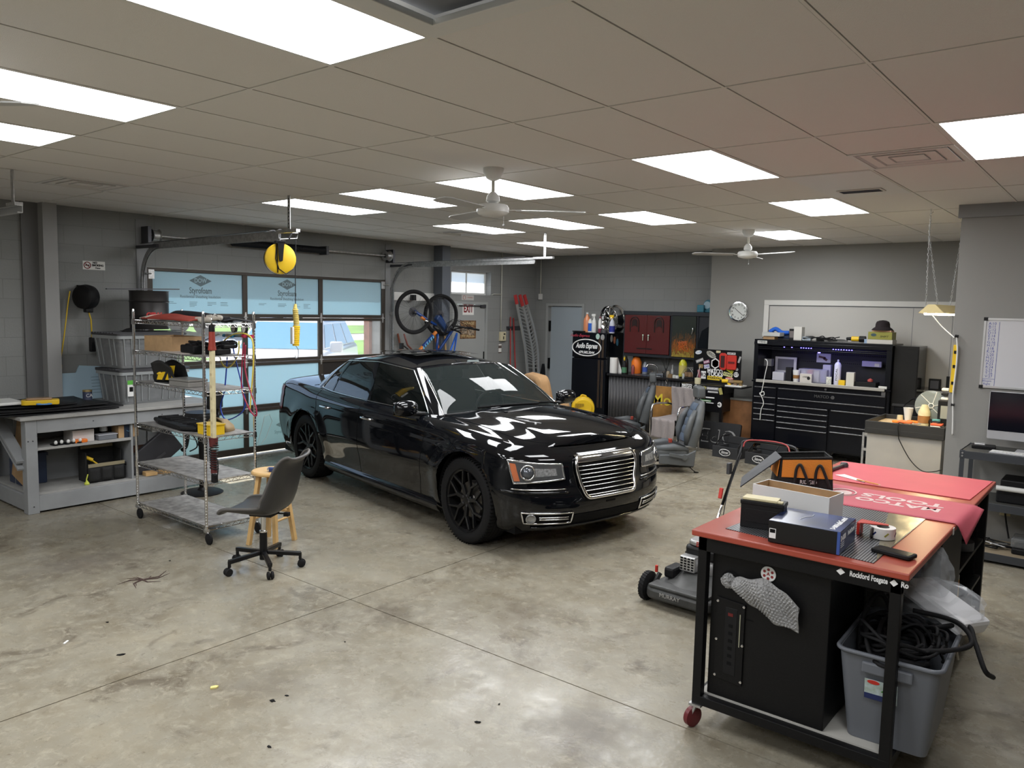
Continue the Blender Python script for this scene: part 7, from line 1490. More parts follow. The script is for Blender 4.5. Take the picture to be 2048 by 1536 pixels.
t2=carton('box','olive green printed carton carrying the dark bucket hat','box',(a_[0],a_[1]+.05,ht+.057),.30,.22,.10,mat('olive_print',(.28,.27,.05),.5),flap=False);text('SHIFT',.035,frame((.05,-.1105,.04),(1,0,0),(0,0,1)),BPLAST,t2,width=.11,shear=.3);MB().prism(ellipse(-.08,.06,.035,.02,14),0,.002,frame((0,-.1105,0),(1,0,0),(0,0,1))).build('print_mark',mat('dark_print',(.04,.08,.1),.5),t2)
carton('envelope','thin orange and white packet under the bucket hat','packet',(a_[0]+.01,a_[1]+.05,ht+.159),.24,.16,.02,mat('peach',(.6,.35,.22),.6),flap=False)
t2=thing('bucket_hat','dark bucket hat on the olive carton on top of the tool chest','hat',(a_[0]+.0,a_[1]+.05,ht+.181));HATM=mat('hat_felt',(.018,.012,.014),.9)
MB().lathe([(.135,.0),(.11,.025),(.092,.04),(.088,.085),(.075,.115),(.04,.13),(0.001,.135)],30).build('crown',HATM,t2,smooth=60);MB().lathe([(.093,.04),(.12,.022),(.138,.0),(.134,-.002),(.115,.018),(.09,.036)],30).build('brim',HATM,t2,smooth=60)
# wall clock
ck=aty(1477,623,YP-.03);t=thing('wall_clock','round silver-rimmed wall clock showing about twenty-two past ten','clock',(ck.x,YP,ck.z));fm=frame((0,-.03,0),(1,0,0),(0,0,1));RR=.155
MB().lathe([(RR*1.0,-.029),(RR*1.02,.0),(RR*.98,.012),(RR*.86,.014),(RR*.83,.004)],44,fm).build('rim',CHROME,t,smooth=40);MB().lathe([(0.001,.0),(RR*.86,.0)],40,fm).build('clock_face',mat('clock_white',(.66,.68,.66),.5),t)
for k in range(12):
    a=PI/2-2*PI*(k+1)/12;text(str(k+1),.034,fm @ Matrix.Translation((RR*.68*math.cos(a),RR*.68*math.sin(a),.001)),BLACK,t,name='numeral',bold=.001)
for nm,a,l_ in (('hour_hand',R(90-310),.085),('minute_hand',R(90-128),.11)):MB().bar(fm @ Vector((-.02*math.cos(a),-.02*math.sin(a),.003)),fm @ Vector((l_*math.cos(a),l_*math.sin(a),.003)),.006,.002,(0,1,0)).build(nm,BLACK,t)
# white framed panel behind the chest
a=aty(1530,600,YP);t=thing('framed_panel','large white panel with a white trim frame behind the tool chest','panel',(a.x,YP,0));PW=-1.37-a.x
TRW=mat('trim_white',(.66,.65,.62),.5)
MB().box(0,-.025,1.065,.075,0,a.z-.0755).box(0,-.025,a.z-.075,PW,0,a.z).build('trim_frame',TRW,t,bev=.003);MB().box(.075,-.008,1.10,PW,0,a.z-.075).build('white_board',mat('board_white',(.52,.505,.475),.5),t);MB().box(.078,-.012,1.10,.084,-.008,a.z-.08).box(.078,-.013,a.z-.087,PW,-.008,a.z-.078).build('shadow_gap',DSTEEL,t)
MB().box(0,-.09,1.035,PW,0,1.06).build('ledge',TRW,t,bev=.003);MB().box(2.07,-.0095,1.10,2.075,-.008,a.z-.09).box(2.55,-.0095,1.1,2.555,-.008,a.z-.09).build('panel_joint',GREYP,t)
# low black cabinets to the right of the chest with little things on the ledge
t=thing('base_cabinet','long low black base cabinet between the tool chest and the grey wall','cabinet',(-2.50,11.18,0));MB().box(0,.03,.05,1.12,.50,.86).build('carcass',CH,t,bev=.004);MB().box(-.02,0,.86,1.14,.5,.89).build('top',mat('worn_black_top',(.03,.03,.03),.4),t,bev=.003)
for k in range(2):d=MB().box(.02+.56*k,.012,.08,.56+.56*k,.03,.84).build('door',CH,t,bev=.003);MB().cyl((.08+.56*k,.0,.7),(.08+.56*k,.012,.7),.012,seg=10).build('knob',HND,d)
t=thing('side_locker','tall glossy black side cabinet attached beside the tool chest','cabinet',(cx1+.004,CYF+.08,0));MB().box(0,0,.05,.30,.48,hz-.01).build('carcass',mat('glossy_black',(.02,.02,.02),.12),t,bev=.004);MB().box(.01,-.01,.1,.29,0,hz-.05).build('door',mat('glossy_black',(.02,.02,.02),.12),t,bev=.003)
lz=1.062
def ledge(name,label,cat,u,w,h,m,d=.04,dep=.05,lm=None):
    p=aty(u,760,YP-.05);t2=thing(name,label,cat,(p.x,YP-.045,lz));MB().box(-w/2,-dep/2,0,w/2,dep/2,h).build('body',m,t2,bev=.003)
    if lm:MB().box(-w*.36,-dep/2-.002,h*.15,w*.36,-dep/2,h*.85).build('face',lm,t2)
ledge('switch_plate','beige panel with a dark switch on the ledge nearest the tool chest','switch',1797,.12,.12,CREAM,lm=BMATTE);ledge('switch_plate','beige panel with a dark switch on the ledge, second from the tool chest','switch',1822,.22,.12,mat('beige_panel',(.42,.39,.33),.5),lm=BMATTE)
ledge('thermostat','square black module standing on the ledge by the yellow level','module',1870,.14,.155,BPLAST,lm=DSTEEL);ledge('remote','small dark oval gadget on the ledge by the yellow level','gadget',1886,.07,.03,BPLAST);ledge('tablet','upright black box at the right end of the ledge','box',1899,.07,.20,BPLAST);ledge('battery','narrow dark stick standing between the beige panel and black module','gadget',1846,.02,.12,DSTEEL)
# ================================================================== grey cabinet with a cluttered black tray top
gp0=atz(1733,838,.90);gx0,gx1,gy0,gy1=-2.31,-1.53,9.10,9.92
t=thing('work_cabinet','light grey metal cabinet with a black tray top in front of the low cabinets','cabinet',(gx0,gy0,0),0);gw_,gd_=gx1-gx0,gy1-gy0
GM=mat('light_grey_metal',(.36,.345,.32),.5,noise=.05,nscale=5)
MB().box(.02,.03,.02,gw_-.02,gd_,.78).build('body',GM,t,bev=.005)
MB().box(0,0,.76,gw_,.025,.895).box(0,gd_-.02,.76,gw_,gd_,.895).box(0,0,.76,.025,gd_,.895).box(gw_-.025,0,.76,gw_,gd_,.895).box(0,0,.78,gw_,gd_,.82).build('tray_top',mat('black_tray',(.022,.022,.022),.5),t,bev=.005)
MB().box(.02,.02,.821,gw_*.6,gd_-.03,.845).build('pine_board',mat('pine_board',(.62,.47,.28),.6,noise=.1),t)
for z in (.28,.55,.72):MB().box(-.02,.05,z,.02,.12,z+.03).build('hinge',CHROME,t)
MB().box(-.035,.06,.2,-.015,.08,.75).build('side_rod',STEEL,t)
gz_=.846
def GX(u,y):return aty(u,820,gy0+y).x
def G(u,v,z=gz_):return atz(u,v,z)
t2=thing('disc_fan','clear round plastic fan guard standing on the cluttered cabinet','fan',(GX(1862,.50),gy0+.50,gz_));fm=frame((0,0,.22),(1,0,0),(0,.12,1))
CLD=mat('clear_disc',(.40,.46,.46),.12,alpha=.45)
MB().lathe([(0.001,.0),(.10,.01),(.165,.0),(.17,-.01),(.165,-.02)],40,fm).build('clear_disc',CLD,t2,smooth=40);MB().lathe([(.022,.012),(.03,.018),(.022,.02)],18,fm).build('hub_ring',WPLAST,t2,smooth=40)
for k in range(6):MB().tube([fm @ Vector((.03*math.cos(a_),.03*math.sin(a_),.012)) for a_ in [k*PI/3]]+[fm @ Vector((.16*math.cos(k*PI/3+.25),.16*math.sin(k*PI/3+.25),.004))],.004,5).build('rib',WPLAST,t2)
MB().bar((0,.03,.22),(0,.05,0),.04,.03).box(-.09,0,0,.09,.14,.02).build('stand',BPLAST,t2,bev=.004)
t2=thing('glue_gun','black soldering iron and handle lying across the front of the cabinet tray','tool',(0,0,0));a_=G(1842,835,.90);b_=G(1880,850,.90);a2=G(1815,805,.98)
t2.location=a_;MB().tube([(0,0,0),tuple(b_-a_)],.028,12,rs=[.022,.03]).build('grip',BPLAST,t2,smooth=40);MB().tube(spline([(0,0,0),tuple((a2-a_)*.5+Vector((0,.1,.12))),tuple(a2-a_),tuple(a2-a_+Vector((-.05,.02,-.06)))],6),.008,6).build('cord',BPLAST,t2,smooth='all')
for k,(u,v,nm,m_) in enumerate(((1800,822,'coiled orange and clear snips at the left of the cabinet tray',ORG),(1830,815,'orange handled cutters in the middle of the cabinet tray',ORG),(1812,828,'orange strap lying in front of the coiled snips',mat('orange_strap',(.75,.16,.05),.5)))):
    yy_=[.40,.45,.28][k];t2=thing('hand_tool',nm,'tool',(GX(u,yy_),gy0+yy_,gz_));
    MB().tube([(.05*math.cos(a_)*1.3,.035*math.sin(a_),.02+.01*k) for a_ in [2*PI*j/16 for j in range(16)]],.012,8,closed=True).build('handle_loop',m_,t2,smooth='all');MB().bar((.05,0,.02),(.15,.03*(k-1),.03),.02,.012).build('blade',STEEL,t2,bev=.002)
bottle('jar','cream lidded jar behind the snips on the cluttered cabinet','jar',(GX(1801,.45),gy0+.45,gz_),[(0.001,.0),(.03,.01),(.032,.05),(.028,.09),(0.001,.09)],CREAM)
bottle('jug','white plastic jug with a brown label on the cluttered cabinet','jug',(GX(1849,.45),gy0+.45,gz_),[(0.001,0),(.06,0),(.062,.15),(.04,.20),(.028,.23),(0.001,.235)],CREAM,lab=[(.063,.03),(.063,.11)],labm=mat('label_brown',(.35,.16,.05),.5))
bottle('bottle','teal cup under the clear fan guard','cup',(GX(1874,.35),gy0+.35,gz_),[(0.001,0),(.035,0),(.04,.09),(0.001,.09)],mat('teal_cup',(.15,.45,.45),.4))
bottle('glass','small clear glass by the teal cup on the cabinet','glass',(GX(1868,.22),gy0+.22,gz_),[(0.001,0),(.025,0),(.028,.07),(.026,.07),(.023,.005)],GLASSC)
bottle('glass','small clear glass nearest the stacked orange pads','glass',(GX(1877,.20),gy0+.20,gz_),[(0.001,0),(.025,0),(.028,.07),(.026,.07),(.023,.005)],GLASSC)
t2=thing('charger_station','tall dark machine with pale parts at the right of the cluttered cabinet','machine',(gx1-.10,gy0+.45,gz_));MB().box(-.05,-.05,0,.06,.08,.30).build('case',BPLAST,t2,bev=.01);MB().box(-.02,-.054,.10,.05,-.05,.24).build('front',mat('greenish_grey',(.28,.29,.26),.5),t2)
for k in range(3):MB().box(-.03,-.03,.30+.05*k,.04,.05,.33+.05*k).build('pale_part',WPLAST if k % 2 == 0 else BPLAST,t2,bev=.008)
for k in range(3):MB().box(-.06,-.05,.012*k*2,.05,.05,.012*k*2+.02).build('pad',mat('orange_pad',(.75,.12,.05),.5) if k % 2 == 0 else WPLAST,thing('sanding_pad',['lowest','middle','uppermost'][k]+' of the three stacked orange and white pads on the cabinet','pad',(gx1-.10,gy0+.18,gz_),group='stacked sanding pads'),bev=.004)
t2=thing('paper_cone','white notched cup standing at the back of the cluttered cabinet','cup',(GX(1817,.65),gy0+.65,gz_));MB().lathe([(.03,0),(.055,.16),(.05,.16),(.028,.005)],14).build('cup',WPLAST,t2,smooth=35)
t2=thing('appliance_cable','black power cords hanging down the right side of the grey cabinet','cord',(gx1+.01,gy0,0))
MB().tube(spline([(-.06,.05,.90),(.015,.04,.86),(.02,.02,.6),(.03,-.02,.4),(.06,-.06,.15),(.1,-.1,.01)],6),.008,6).tube(spline([(-.04,.10,.90),(.02,.10,.85),(.05,.12,.65),(.03,.1,.55),(.015,.08,.7)],6),.007,6).build('cord',BPLAST,t2,smooth='all')
t2=thing('appliance_cable','thin black cord swagging across the front of the grey cabinet','cord',(gx0,gy0-.012,0));MB().tube(spline([(.33,.3,.86),(.34,.0,.90),(.35,-.003,.76),(.37,-.003,.70),(.48,-.003,.52),(.60,-.003,.42),(.72,-.003,.43),(gw_+.02,.03,.47)],6),.005,6).build('cord',BPLAST,t2,smooth='all')
t=thing('corrugated_pads','fan of tan cardboard sheets leaning by the side of the grey cabinet','cardboard',(gx0-.06,gy0+.15,0))
for k in range(5):MB().bar((-.015*k,0,0),(.04-.012*k,.0,.30),.10,.004,(1,0,0)).build('sheet',CARD,t)
# hanging shop light with chains
s0=aty(1848,618,8.45);s1=aty(1905,622,8.45)
t=thing('shop_light','cream two-tube shop light hung on chains at the corner of the grey wall','lamp',(-1.62,8.20,0));sz=s0.z
LX0,LX1=aty(1851,620,8.1).x,aty(1905,622,8.9).x
SM=mat('cream_shade',(.75,.62,.32),.5);TUBE=mat('warm_tube',(1,.9,.7),.5,emit=(1,.86,.55),es=22)
A=Vector((LX0+.03+1.62,0,sz));B=Vector((LX1+1.62,.85,sz-.0))
d_=(B-A).normalized();n_=Vector((-d_.y,d_.x,0))
vs=[]
for p in (A,B):vs += [p+n_*.11+Vector((0,0,-.04)),p+n_*.03+Vector((0,0,.04)),p-n_*.03+Vector((0,0,.04)),p-n_*.11+Vector((0,0,-.04))]
MB().add(vs,[(0,1,5,4),(1,2,6,5),(2,3,7,6),(0,3,2,1),(4,5,6,7)]).build('shade',SM,t,solid=.004)
for s in (-1,1):MB().cyl(A+n_*.05*s+Vector((0,0,-.045)),B+n_*.05*s+Vector((0,0,-.045)),.014,seg=12).build('tube',TUBE,t,smooth=40)
def chain(a,b):
    mb=MB();a=Vector(a);b=Vector(b);n=int((b-a).length/.026);dd=(b-a).normalized()
    for k in range(n):
        c_=a.lerp(b,(k+.5)/n);u=Vector((1,0,0)) if k % 2 else Vector((0,1,0));mb.tube([c_+dd*.017*math.cos(2*PI*j/8)+u*.007*math.sin(2*PI*j/8) for j in range(8)],.0022,4,closed=True)
    return mb
for P_,Q in ((A,Vector((aty(1863,412,8.20).x+1.62,0,CEIL))),(B,Vector((LX1+1.62+.0,.85,CEIL)))):
    for s in (-1,1):chain(P_+n_*.05*s+Vector((0,0,.04)),Q-Vector((0,0,.25))).build('chain',STEEL,t)
    chain(Q-Vector((0,0,.25)),Q-Vector((0,0,.04))).build('chain',STEEL,t);MB().tube([Q+Vector((.02,0,-.03)),Q+Vector((0,0,-.05)),Q+Vector((0,0,0))],.004,6).build('ceiling_hook',STEEL,t)
MB().tube(spline([A+Vector((0,.02,-.05)),A+Vector((.10,-.02,-.16)),Vector((-1.33+1.62,-.155,1.86))],6),.005,6).build('cord',WPLAST,t)
lw2=bpy.data.lights.new('tube_light','AREA');lw2.shape='RECTANGLE';lw2.size=.8;lw2.size_y=.08;lw2.energy=16;lw2.color=(1,.82,.5);lo=bpy.data.objects.new('tube_light',lw2);col.objects.link(lo);lo.location=Vector((-1.62,8.20,0))+(A+B)/2+Vector((0,0,-.07));lo.rotation_euler=(0,0,math.atan2(d_.y,d_.x))
t=thing('spirit_level','yellow level hanging on the corner of the grey wall by its end hook','level',(-1.345,8.045,1.25));a_=on(1,8.04,1912,690);b_=on(1,8.04,1903,785)
MB().bar((a_.x+1.345,0,a_.z-1.25),(b_.x+1.345,0,b_.z-1.25),.035,.022,(0,1,0)).build('level_body',YEL,t,bev=.003)
for f in (.15,.45,.8):c_=Vector((a_.x+1.345,-.014,a_.z-1.25)).lerp(Vector((b_.x+1.345,-.014,b_.z-1.25)),f);MB().box(c_.x-.009,-.016,c_.z-.014,c_.x+.009,-.011,c_.z+.014).build('vial',BPLAST,t)
t=thing('white_cable','white cord looping down the corner edge of the grey wall','cord',(0,8.04,0));qq=lambda u,v:(lambda p:(p.x,-.01,p.z))(aty(u,v,8.03));MB().tube(spline([qq(1913,672),qq(1915,700),qq(1912,740),qq(1906,790),qq(1906,830),qq(1905,870)],6),.008,6).build('cord',WPLAST,t,smooth='all');MB().tube([qq(1910,672),qq(1917,673)],.014,8).tube([qq(1902,809),qq(1909,810)],.012,8).build('clip',BPLAST,t)
# ================================================================== ceiling fans and vents
def ceiling_fan(label,x,y,a0):
    t=thing('ceiling_fan',label,'ceiling fan',(x,y,CEIL),R(a0),'white ceiling fans')
    MB().lathe([(0.001,0),(.075,0),(.075,-.03),(.05,-.075),(.02,-.09),(0.001,-.09)],28).build('canopy',WHITE,t,smooth=40)
    MB().cyl((0,0,-.08),(0,0,-.19),.013,seg=12).build('stem',mat('stem_white',(.6,.58,.5),.4),t,smooth=40)
    m_=MB().lathe([(0.001,-.17),(.02,-.17),(.045,-.20),(.05,-.235),(.03,-.25),(.105,-.262),(.118,-.28),(.118,-.315),(.105,-.33),(.05,-.345),(0.001,-.35)],36).build('motor',WHITE,t,smooth=40)
    MB().cyl((.08,0,-.34),(.08,0,-.40),.0015,seg=5).lathe([(0.001,0),(.006,0),(.006,.012),(0.001,.014)],8,Matrix.Translation((.08,0,-.41))).build('pull_chain',STEEL,m_)
    for k in range(3):
        M=Matrix.Rotation(2*PI*k/3,4,'Z') @ Matrix.Translation((0,0,-.30)) @ Matrix.Rotation(R(9),4,'X')
        b=MB().prism([(.17,-.045),(.60,-.065),(.66,-.05),(.675,0),(.66,.05),(.60,.065),(.17,.045)],-.003,.003,M).build('blade',mat('fan_blade',(.50,.50,.49),.4),t);MB().bar(M @ Vector((.10,0,0)),M @ Vector((.21,0,.004)),.03,.006).build('blade_arm',WHITE,b)
    return t
ceiling_fan('white three-bladed ceiling fan, nearer one, hanging in front of glowing panels',-3.75,4.40,38)
ceiling_fan('white three-bladed ceiling fan, farther one, hanging before the plaster wall',-3.81,9.25,100)
p=atz(70,205,2.75);ceiling_fan('white ceiling fan mostly outside the photo, one blade tip crossing a glowing panel',p.x-.56,p.y-.38,34)
def vent(label,i,j,y0=0.,y1=1.22,x0=0.,x1=.61,n=4):
    a,b,c,d=cell_rect(i,j);cx_,cy_=(a+c)/2,(b+d)/2;t=thing('ceiling_vent',label,'ceiling vent',(cx_,b+(y0+y1)/2,CEIL-.004),0,'louvred ceiling vents');hx_,hy_=.30,(y1-y0)/2-.005
    def ring_(k,z0,z1,w,m,nm):
        X,Y=hx_*k,hy_*k;vs=[]
        for q,z in ((1,z0),(1-w,z1)):vs += [(-X*q,-Y*q,z),(X*q,-Y*q,z),(X*q,Y*q,z),(-X*q,Y*q,z)]
        return MB().add(vs,[(i_,(i_+1) % 4,4+(i_+1) % 4,4+i_) for i_ in range(4)]).build(nm,m,t,solid=.004)
    ring_(1,.0,.0,.10,WHITE,'frame')
    for k in (.86,.60,.34):ring_(k,-.004,.030,.15,mat('louvre_paint',(.62,.61,.60),.35),'louvre')
    MB().box(-hx_*.9,-hy_*.9,.05,hx_*.9,hy_*.9,.055).build('dark_plenum',mat('dark_vent',(.02,.022,.04),.8),t)
vent('largest louvred metal ceiling vent beside a glowing panel',2,-2,.61,1.22);vent('dusty louvred ceiling vent high over the workbench',0,8,.61,1.22);vent('small louvred ceiling vent near the end of the right door track',4,8,.61,1.22)
x0,y0,x1,y1=cell_rect(3,-1);t=thing('slot_vent_plate','blank white ceiling plate with one dark slot vent','ceiling vent',((x0+x1)/2,(y0+y1)/2,CEIL-.004))
MB().box(-.30,-.60,-.002,.30,.60,.004).build('plate',WHITE,t);MB().box(-.17,.20,-.010,.17,.36,-.002).build('slot_frame',TRW,t,bev=.003);MB().box(-.15,.22,-.012,.15,.34,-.0095).build('slot',mat('dark_vent',(.02,.022,.04),.8),t)
# ================================================================== right wall: whiteboard, desk rack, computer
t=thing('whiteboard','framed whiteboard with a handwritten blue column of letters and numbers','whiteboard',(-1.105,8.06,0));fm=lambda x,z,y=-.0155:frame((x,y,z),(1,0,0),(0,0,1))
MB().box(.015,-.015,1.44,1.25,-.002,2.03).build('writing_surface',mat('whiteboard_gloss',(.66,.66,.69),.2),t);fr_=MB().box(0,-.02,1.425,1.26,0,1.445).box(0,-.02,2.025,1.26,0,2.045).box(0,-.02,1.43,.018,0,2.04).box(1.245,-.02,1.43,1.26,0,2.04).build('frame',mat('silver_frame',(.6,.6,.6),.3,.5),t,bev=.002)
for z in (1.435,2.035):MB().box(-.004,-.024,z-.015,.028,0,z+.015).build('corner_cap',BPLAST,t,bev=.003)
INKB=mat('blue_marker',(.04,.06,.35),.5)
for k,(a_,b_) in enumerate(zip('ABCDEFGHJKLMNPRSTV',range(10,28))):text('%s:%d' % (a_,b_),.032,fm(.065,1.995-.0275*k),INKB,t,name='handwriting',ext=.0002)
text('85cpm',.026,fm(.055,1.487),INKB,t,name='handwriting',ext=.0002);text('Right',.026,fm(.055,1.460),INKB,t,name='handwriting',ext=.0002)
MB().bar((.118,-.0155,2.01),(.112,-.0155,1.445),.003,.001,(0,1,0)).bar((.02,-.0155,1.507),(.112,-.0155,1.505),.003,.001,(0,1,0)).build('marker_line',INKB,t)
RK=mat('rack_grey',(.07,.075,.085),.4,.4)
t=thing('metal_shelf_desk','dark grey bolted metal shelving used as a desk against the grey wall','shelving',(-1.13,7.49,0))
for x,y in ((0,0),(0,.48),(1.4,0),(1.4,.48)):MB().box(x,y,0,x+.035,y+.003,.93).box(x,y,0,x+.003,y+.035,.93).build('upright',RK,t)
for z in (.915,.50,.08):
    MB().box(0,-.004,z-.055,1.43,.0,z+.01).box(0,-.004,z-.056,1.43,.02,z-.05).box(-.004,0,z-.055,0,.52,z+.01).build('beam',RK,t,bev=.002);MB().box(.003,.003,z-.012,1.43,.52,z+.004).build('deck',mat('shelf_board',(.05,.05,.045),.6) if z > .1 else mat('shelf_board2',(.30,.24,.16),.7),t)
    for zz_ in (z-.035,z-.01):MB().cyl((.018,-.01,zz_),(.018,-.003,zz_),.008,seg=10).build('bolt',STEEL,t)
t=thing('computer','all-in-one computer with black screen and silver chin on the metal desk','computer',(-.985,7.80,.919));MB().prism(rpoly(0,.09,.65,.50,.012),-.012,.012,frame((0,0,0),(1,0,0),(0,0,1))).build('silver_body',mat('silver_body',(.55,.55,.57),.35,.3),t,bev=.003);MB().box(.004,-.0135,.165,.646,-.012,.497).build('screen',SCREEN,t);MB().bar((.32,.02,.0),(.32,.02,.15),.16,.01).box(.22,-.08,0,.42,.1,.008).build('stand',mat('silver_body',(.55,.55,.57),.35,.3),t)
t=thing('keyboard','thin white keyboard on the metal desk','keyboard',(-.93,7.55,.92),R(-3));MB().box(0,0,0,.42,.11,.012).build('base',mat('silver_body',(.55,.55,.57),.35,.3),t,bev=.002);kb=MB()
for i in range(14):
    for j in range(5):kb.box(.008+.029*i,.006+.02*j,.012,.034+.029*i,.023+.02*j,.016)
kb.build('key_pattern',WPLAST,t)
t=thing('router','small flat black box with silver top left of the computer','router',(-1.03,7.78,.92),R(8));MB().box(-.06,-.06,0,.12,.06,.03).build('case',BPLAST,t,bev=.006);MB().box(-.04,-.04,.03,.04,.05,.042).build('silver_top',SILV,t,bev=.003)
t=thing('speaker_bar','small black speaker in front of the computer at the photo edge','speaker',(-.66,7.66,.92));MB().box(0,0,0,.2,.06,.05).build('case',BPLAST,t,bev=.008)
t=thing('printer','black plotter printer with a white front roll on the middle desk shelf','printer',(-.86,7.52,.505));MB().box(.0,.08,.0,.9,.42,.10).box(.02,.12,.1,.9,.42,.19).build('body',BPLAST,t,bev=.012);MB().cyl((.0,.06,.125),(.9,.06,.125),.022,seg=16).build('white_roll',WPLAST,t,smooth=40)
t=thing('knit_item','small grey bundle at the left end of the middle desk shelf','cloth',(-1.05,7.70,.505));MB().lathe([(.05,0),(.06,.05),(.04,.12),(0.001,.14)],14).build('bundle',mat('grey_knit',(.3,.3,.3),.9,noise=.5,nscale=40),t,smooth='all')
t=thing('power_tool_case','grey and black translucent case on the bottom desk shelf','case',(-.62,7.6,.085));MB().box(-.1,0,0,.25,.25,.05).build('base',BPLAST,t,bev=.01);MB().box(-.11,.02,.05,.22,.24,.13).build('grey_lid',LPLAST,t,bev=.012)
t=thing('cable_pile','loose black and grey cables on the bottom desk shelf','cables',(-.85,7.7,.09));rr=random.Random(2)
for k in range(3):MB().tube(spline([(rr.uniform(-.2,.2),rr.uniform(-.12,.15),.01+.03*rr.random()) for _ in range(7)],6),.006,6).build('cable',BPLAST if k else SILV,t,smooth='all')
t=thing('wall_outlet','cream wall outlet with a black plug under the metal desk','outlet',(-.83,8.06,.36));MB().box(-.04,-.008,-.06,.04,0,.06).build('plate',CREAM,t,bev=.003);MB().box(-.02,-.04,-.02,.02,-.008,.03).tube(spline([(0,-.03,-.02),(.02,-.05,-.12),(.05,-.08,-.24)],5),.008,6).build('plug',BPLAST,t,bev=.002)
# ================================================================== red-topped work table
TX0,TX1,TY0,TY1,TZ=-1.62,-.66,3.42,5.80,1.0
RT=mat('red_table_top',(.36,.065,.04),.32,noise=.08,nscale=3);FRB=mat('black_frame_paint',(.0045,.0045,.005),.45,bump=.05,bscale=150,spec=.3)
t=wt=thing('work_table','long rolling work table with a red top and black steel frame','table',(TX0,TY0,0));TW,TL=TX1-TX0,TY1-TY0
MB().box(0,0,TZ-.03,TW,TL,TZ).build('table_top',RT,t,bev=.006)
for x in (.03,TW-.075):
    for y in (.02,TL-.07):MB().box(x,y,.13,x+.045,y+.045,TZ-.03).build('leg',FRB,t,bev=.003)
MB().box(.03,.02,TZ-.10,TW-.03,.06,TZ-.03).box(.03,.02,.13,TW-.03,.065,.175).box(.03,.02,.13,.075,TL-.03,.175).box(TW-.075,.02,.13,TW-.03,TL-.03,.175).box(.03,TL-.07,.13,TW-.03,TL-.03,.175).box(.03,.02,TZ-.07,.06,TL-.03,TZ-.03).box(TW-.06,.02,TZ-.05,TW-.03,TL-.03,TZ-.03).build('frame_rail',FRB,t,bev=.003)
MB().box(.05,.066,.172,TW-.05,TL-.07,.182).build('bottom_deck',mat('white_deck',(.42,.41,.38),.6,noise=.1,nscale=5),t)
cb=MB().box(.085,.07,.183,.64,.60,TZ-.10).build('black_cabinet',FRB,t,bev=.004);MB().box(.11,.066,.60,.30,.0695,.602).build('panel_line',BMATTE,cb)
F_=frame((0,.066,0),(1,0,0),(0,0,1))
MB().prism([(.12,.28),(.26,.27),(.26,.67),(.12,.68)],0,.006,F_ @ Matrix.Translation((0,0,.0))).build('power_strip_plate',FRB,cb,bev=.001)
MB().box(.165,.058,.31,.225,.062,.64).build('power_strip',BPLAST,cb,bev=.003);MB().box(.18,.056,.60,.205,.058,.615).build('red_switch',mat('dim_red',(.12,.01,.01),.4),cb)
for z in range(6):MB().box(.185,.0565,.36+.037*z,.205,.0585,.375+.037*z).build('socket',BMATTE,cb)
MB().box(.238,.057,.46,.242,.0595,.62).build('warning_strip',mat('strip_print',(.35,.35,.25),.5),cb)
for x in (.125,.255):
    for z in (.29,.47,.66):MB().lathe([(0.001,.003),(.006,.002),(.007,0)],10,F_ @ Matrix.Translation((x,z,.006))).build('screw',CHROME,cb)
MB().lathe([(0.001,.002),(.035,.002),(.036,0)],24,F_ @ Matrix.Translation((.36,.845,0))).build('round_sticker',WPLAST,cb);
for k in range(6):a_=PI/3*k+PI/6;MB().prism(ellipse(.36+.021*math.cos(a_),.845+.021*math.sin(a_),.007,.007,8),.002,.0026,F_).build('sticker_print',mat('maroon_ink',(.25,.03,.03),.5),cb)
text('A',.02,F_ @ Matrix.Translation((.36,.845,.0022)),mat('maroon_ink',(.25,.03,.03),.5),cb,bold=.001)
MB().lathe([(0.001,.001),(.045,.001)],24,F_ @ Matrix.Translation((.18,.775,0))).build('hole',BMATTE,cb)
F2=frame((0,.0195,0),(1,0,0),(0,0,1))
for x,s_,w_ in ((.78,'Rockford Fosgate',.15),(.945,'Ro',.028)):
    MB().prism([(x-.11,.945),(x-.092,.96),(x-.074,.945),(x-.092,.93)] if w_ > .1 else [(x-.062,.945),(x-.046,.96),(x-.03,.945),(x-.046,.93)],0,.001,F2).build('diamond_logo',WV,t);text(s_,.033,F2 @ Matrix.Translation((x+.02 if w_ > .1 else x-.005,.945,0)),WV,t,width=w_,bold=.001)
for x in (.05,TW-.05):
    for y in (.04,TL-.05):cs_=MB().box(x-.03,y-.03,.118,x+.03,y+.03,.13).bar((x,y,.12),(x-.02,y,.06),.045,.01).build('caster',STEEL,t);MB().lathe([(0.001,-.016),(.035,-.016),(.05,-.012),(.05,.012),(.035,.016),(0.001,.016)],24,Matrix.Translation((x-.02,y,.052)) @ Matrix.Rotation(R(70),4,'Z') @ Matrix.Rotation(PI/2,4,'X')).build('caster_wheel',mat('maroon_wheel',(.14,.02,.025),.4),cs_,smooth=40)
MB().box(TW-.035,.86,.183,TW-.03,1.42,TZ-.05).box(.30,1.34,.183,TW-.03,1.36,TZ-.05).box(.3,2.27,.183,TW-.07,2.29,TZ-.05).box(.30,1.35,.183,.31,2.28,TZ-.05).build('side_panel',FRB,t)
for z in (.62,.38):MB().box(.31,1.36,z,TW-.035,2.28,z+.02).build('shelf',FRB,t)
MB().box(.045,.62,.183,.065,2.3,TZ-.08).build('back_panel',FRB,t)
MB().box(TW+.0005,.92,TZ-.035,TW+.003,.945,TZ+.0).build('white_tab',WPLAST,t)
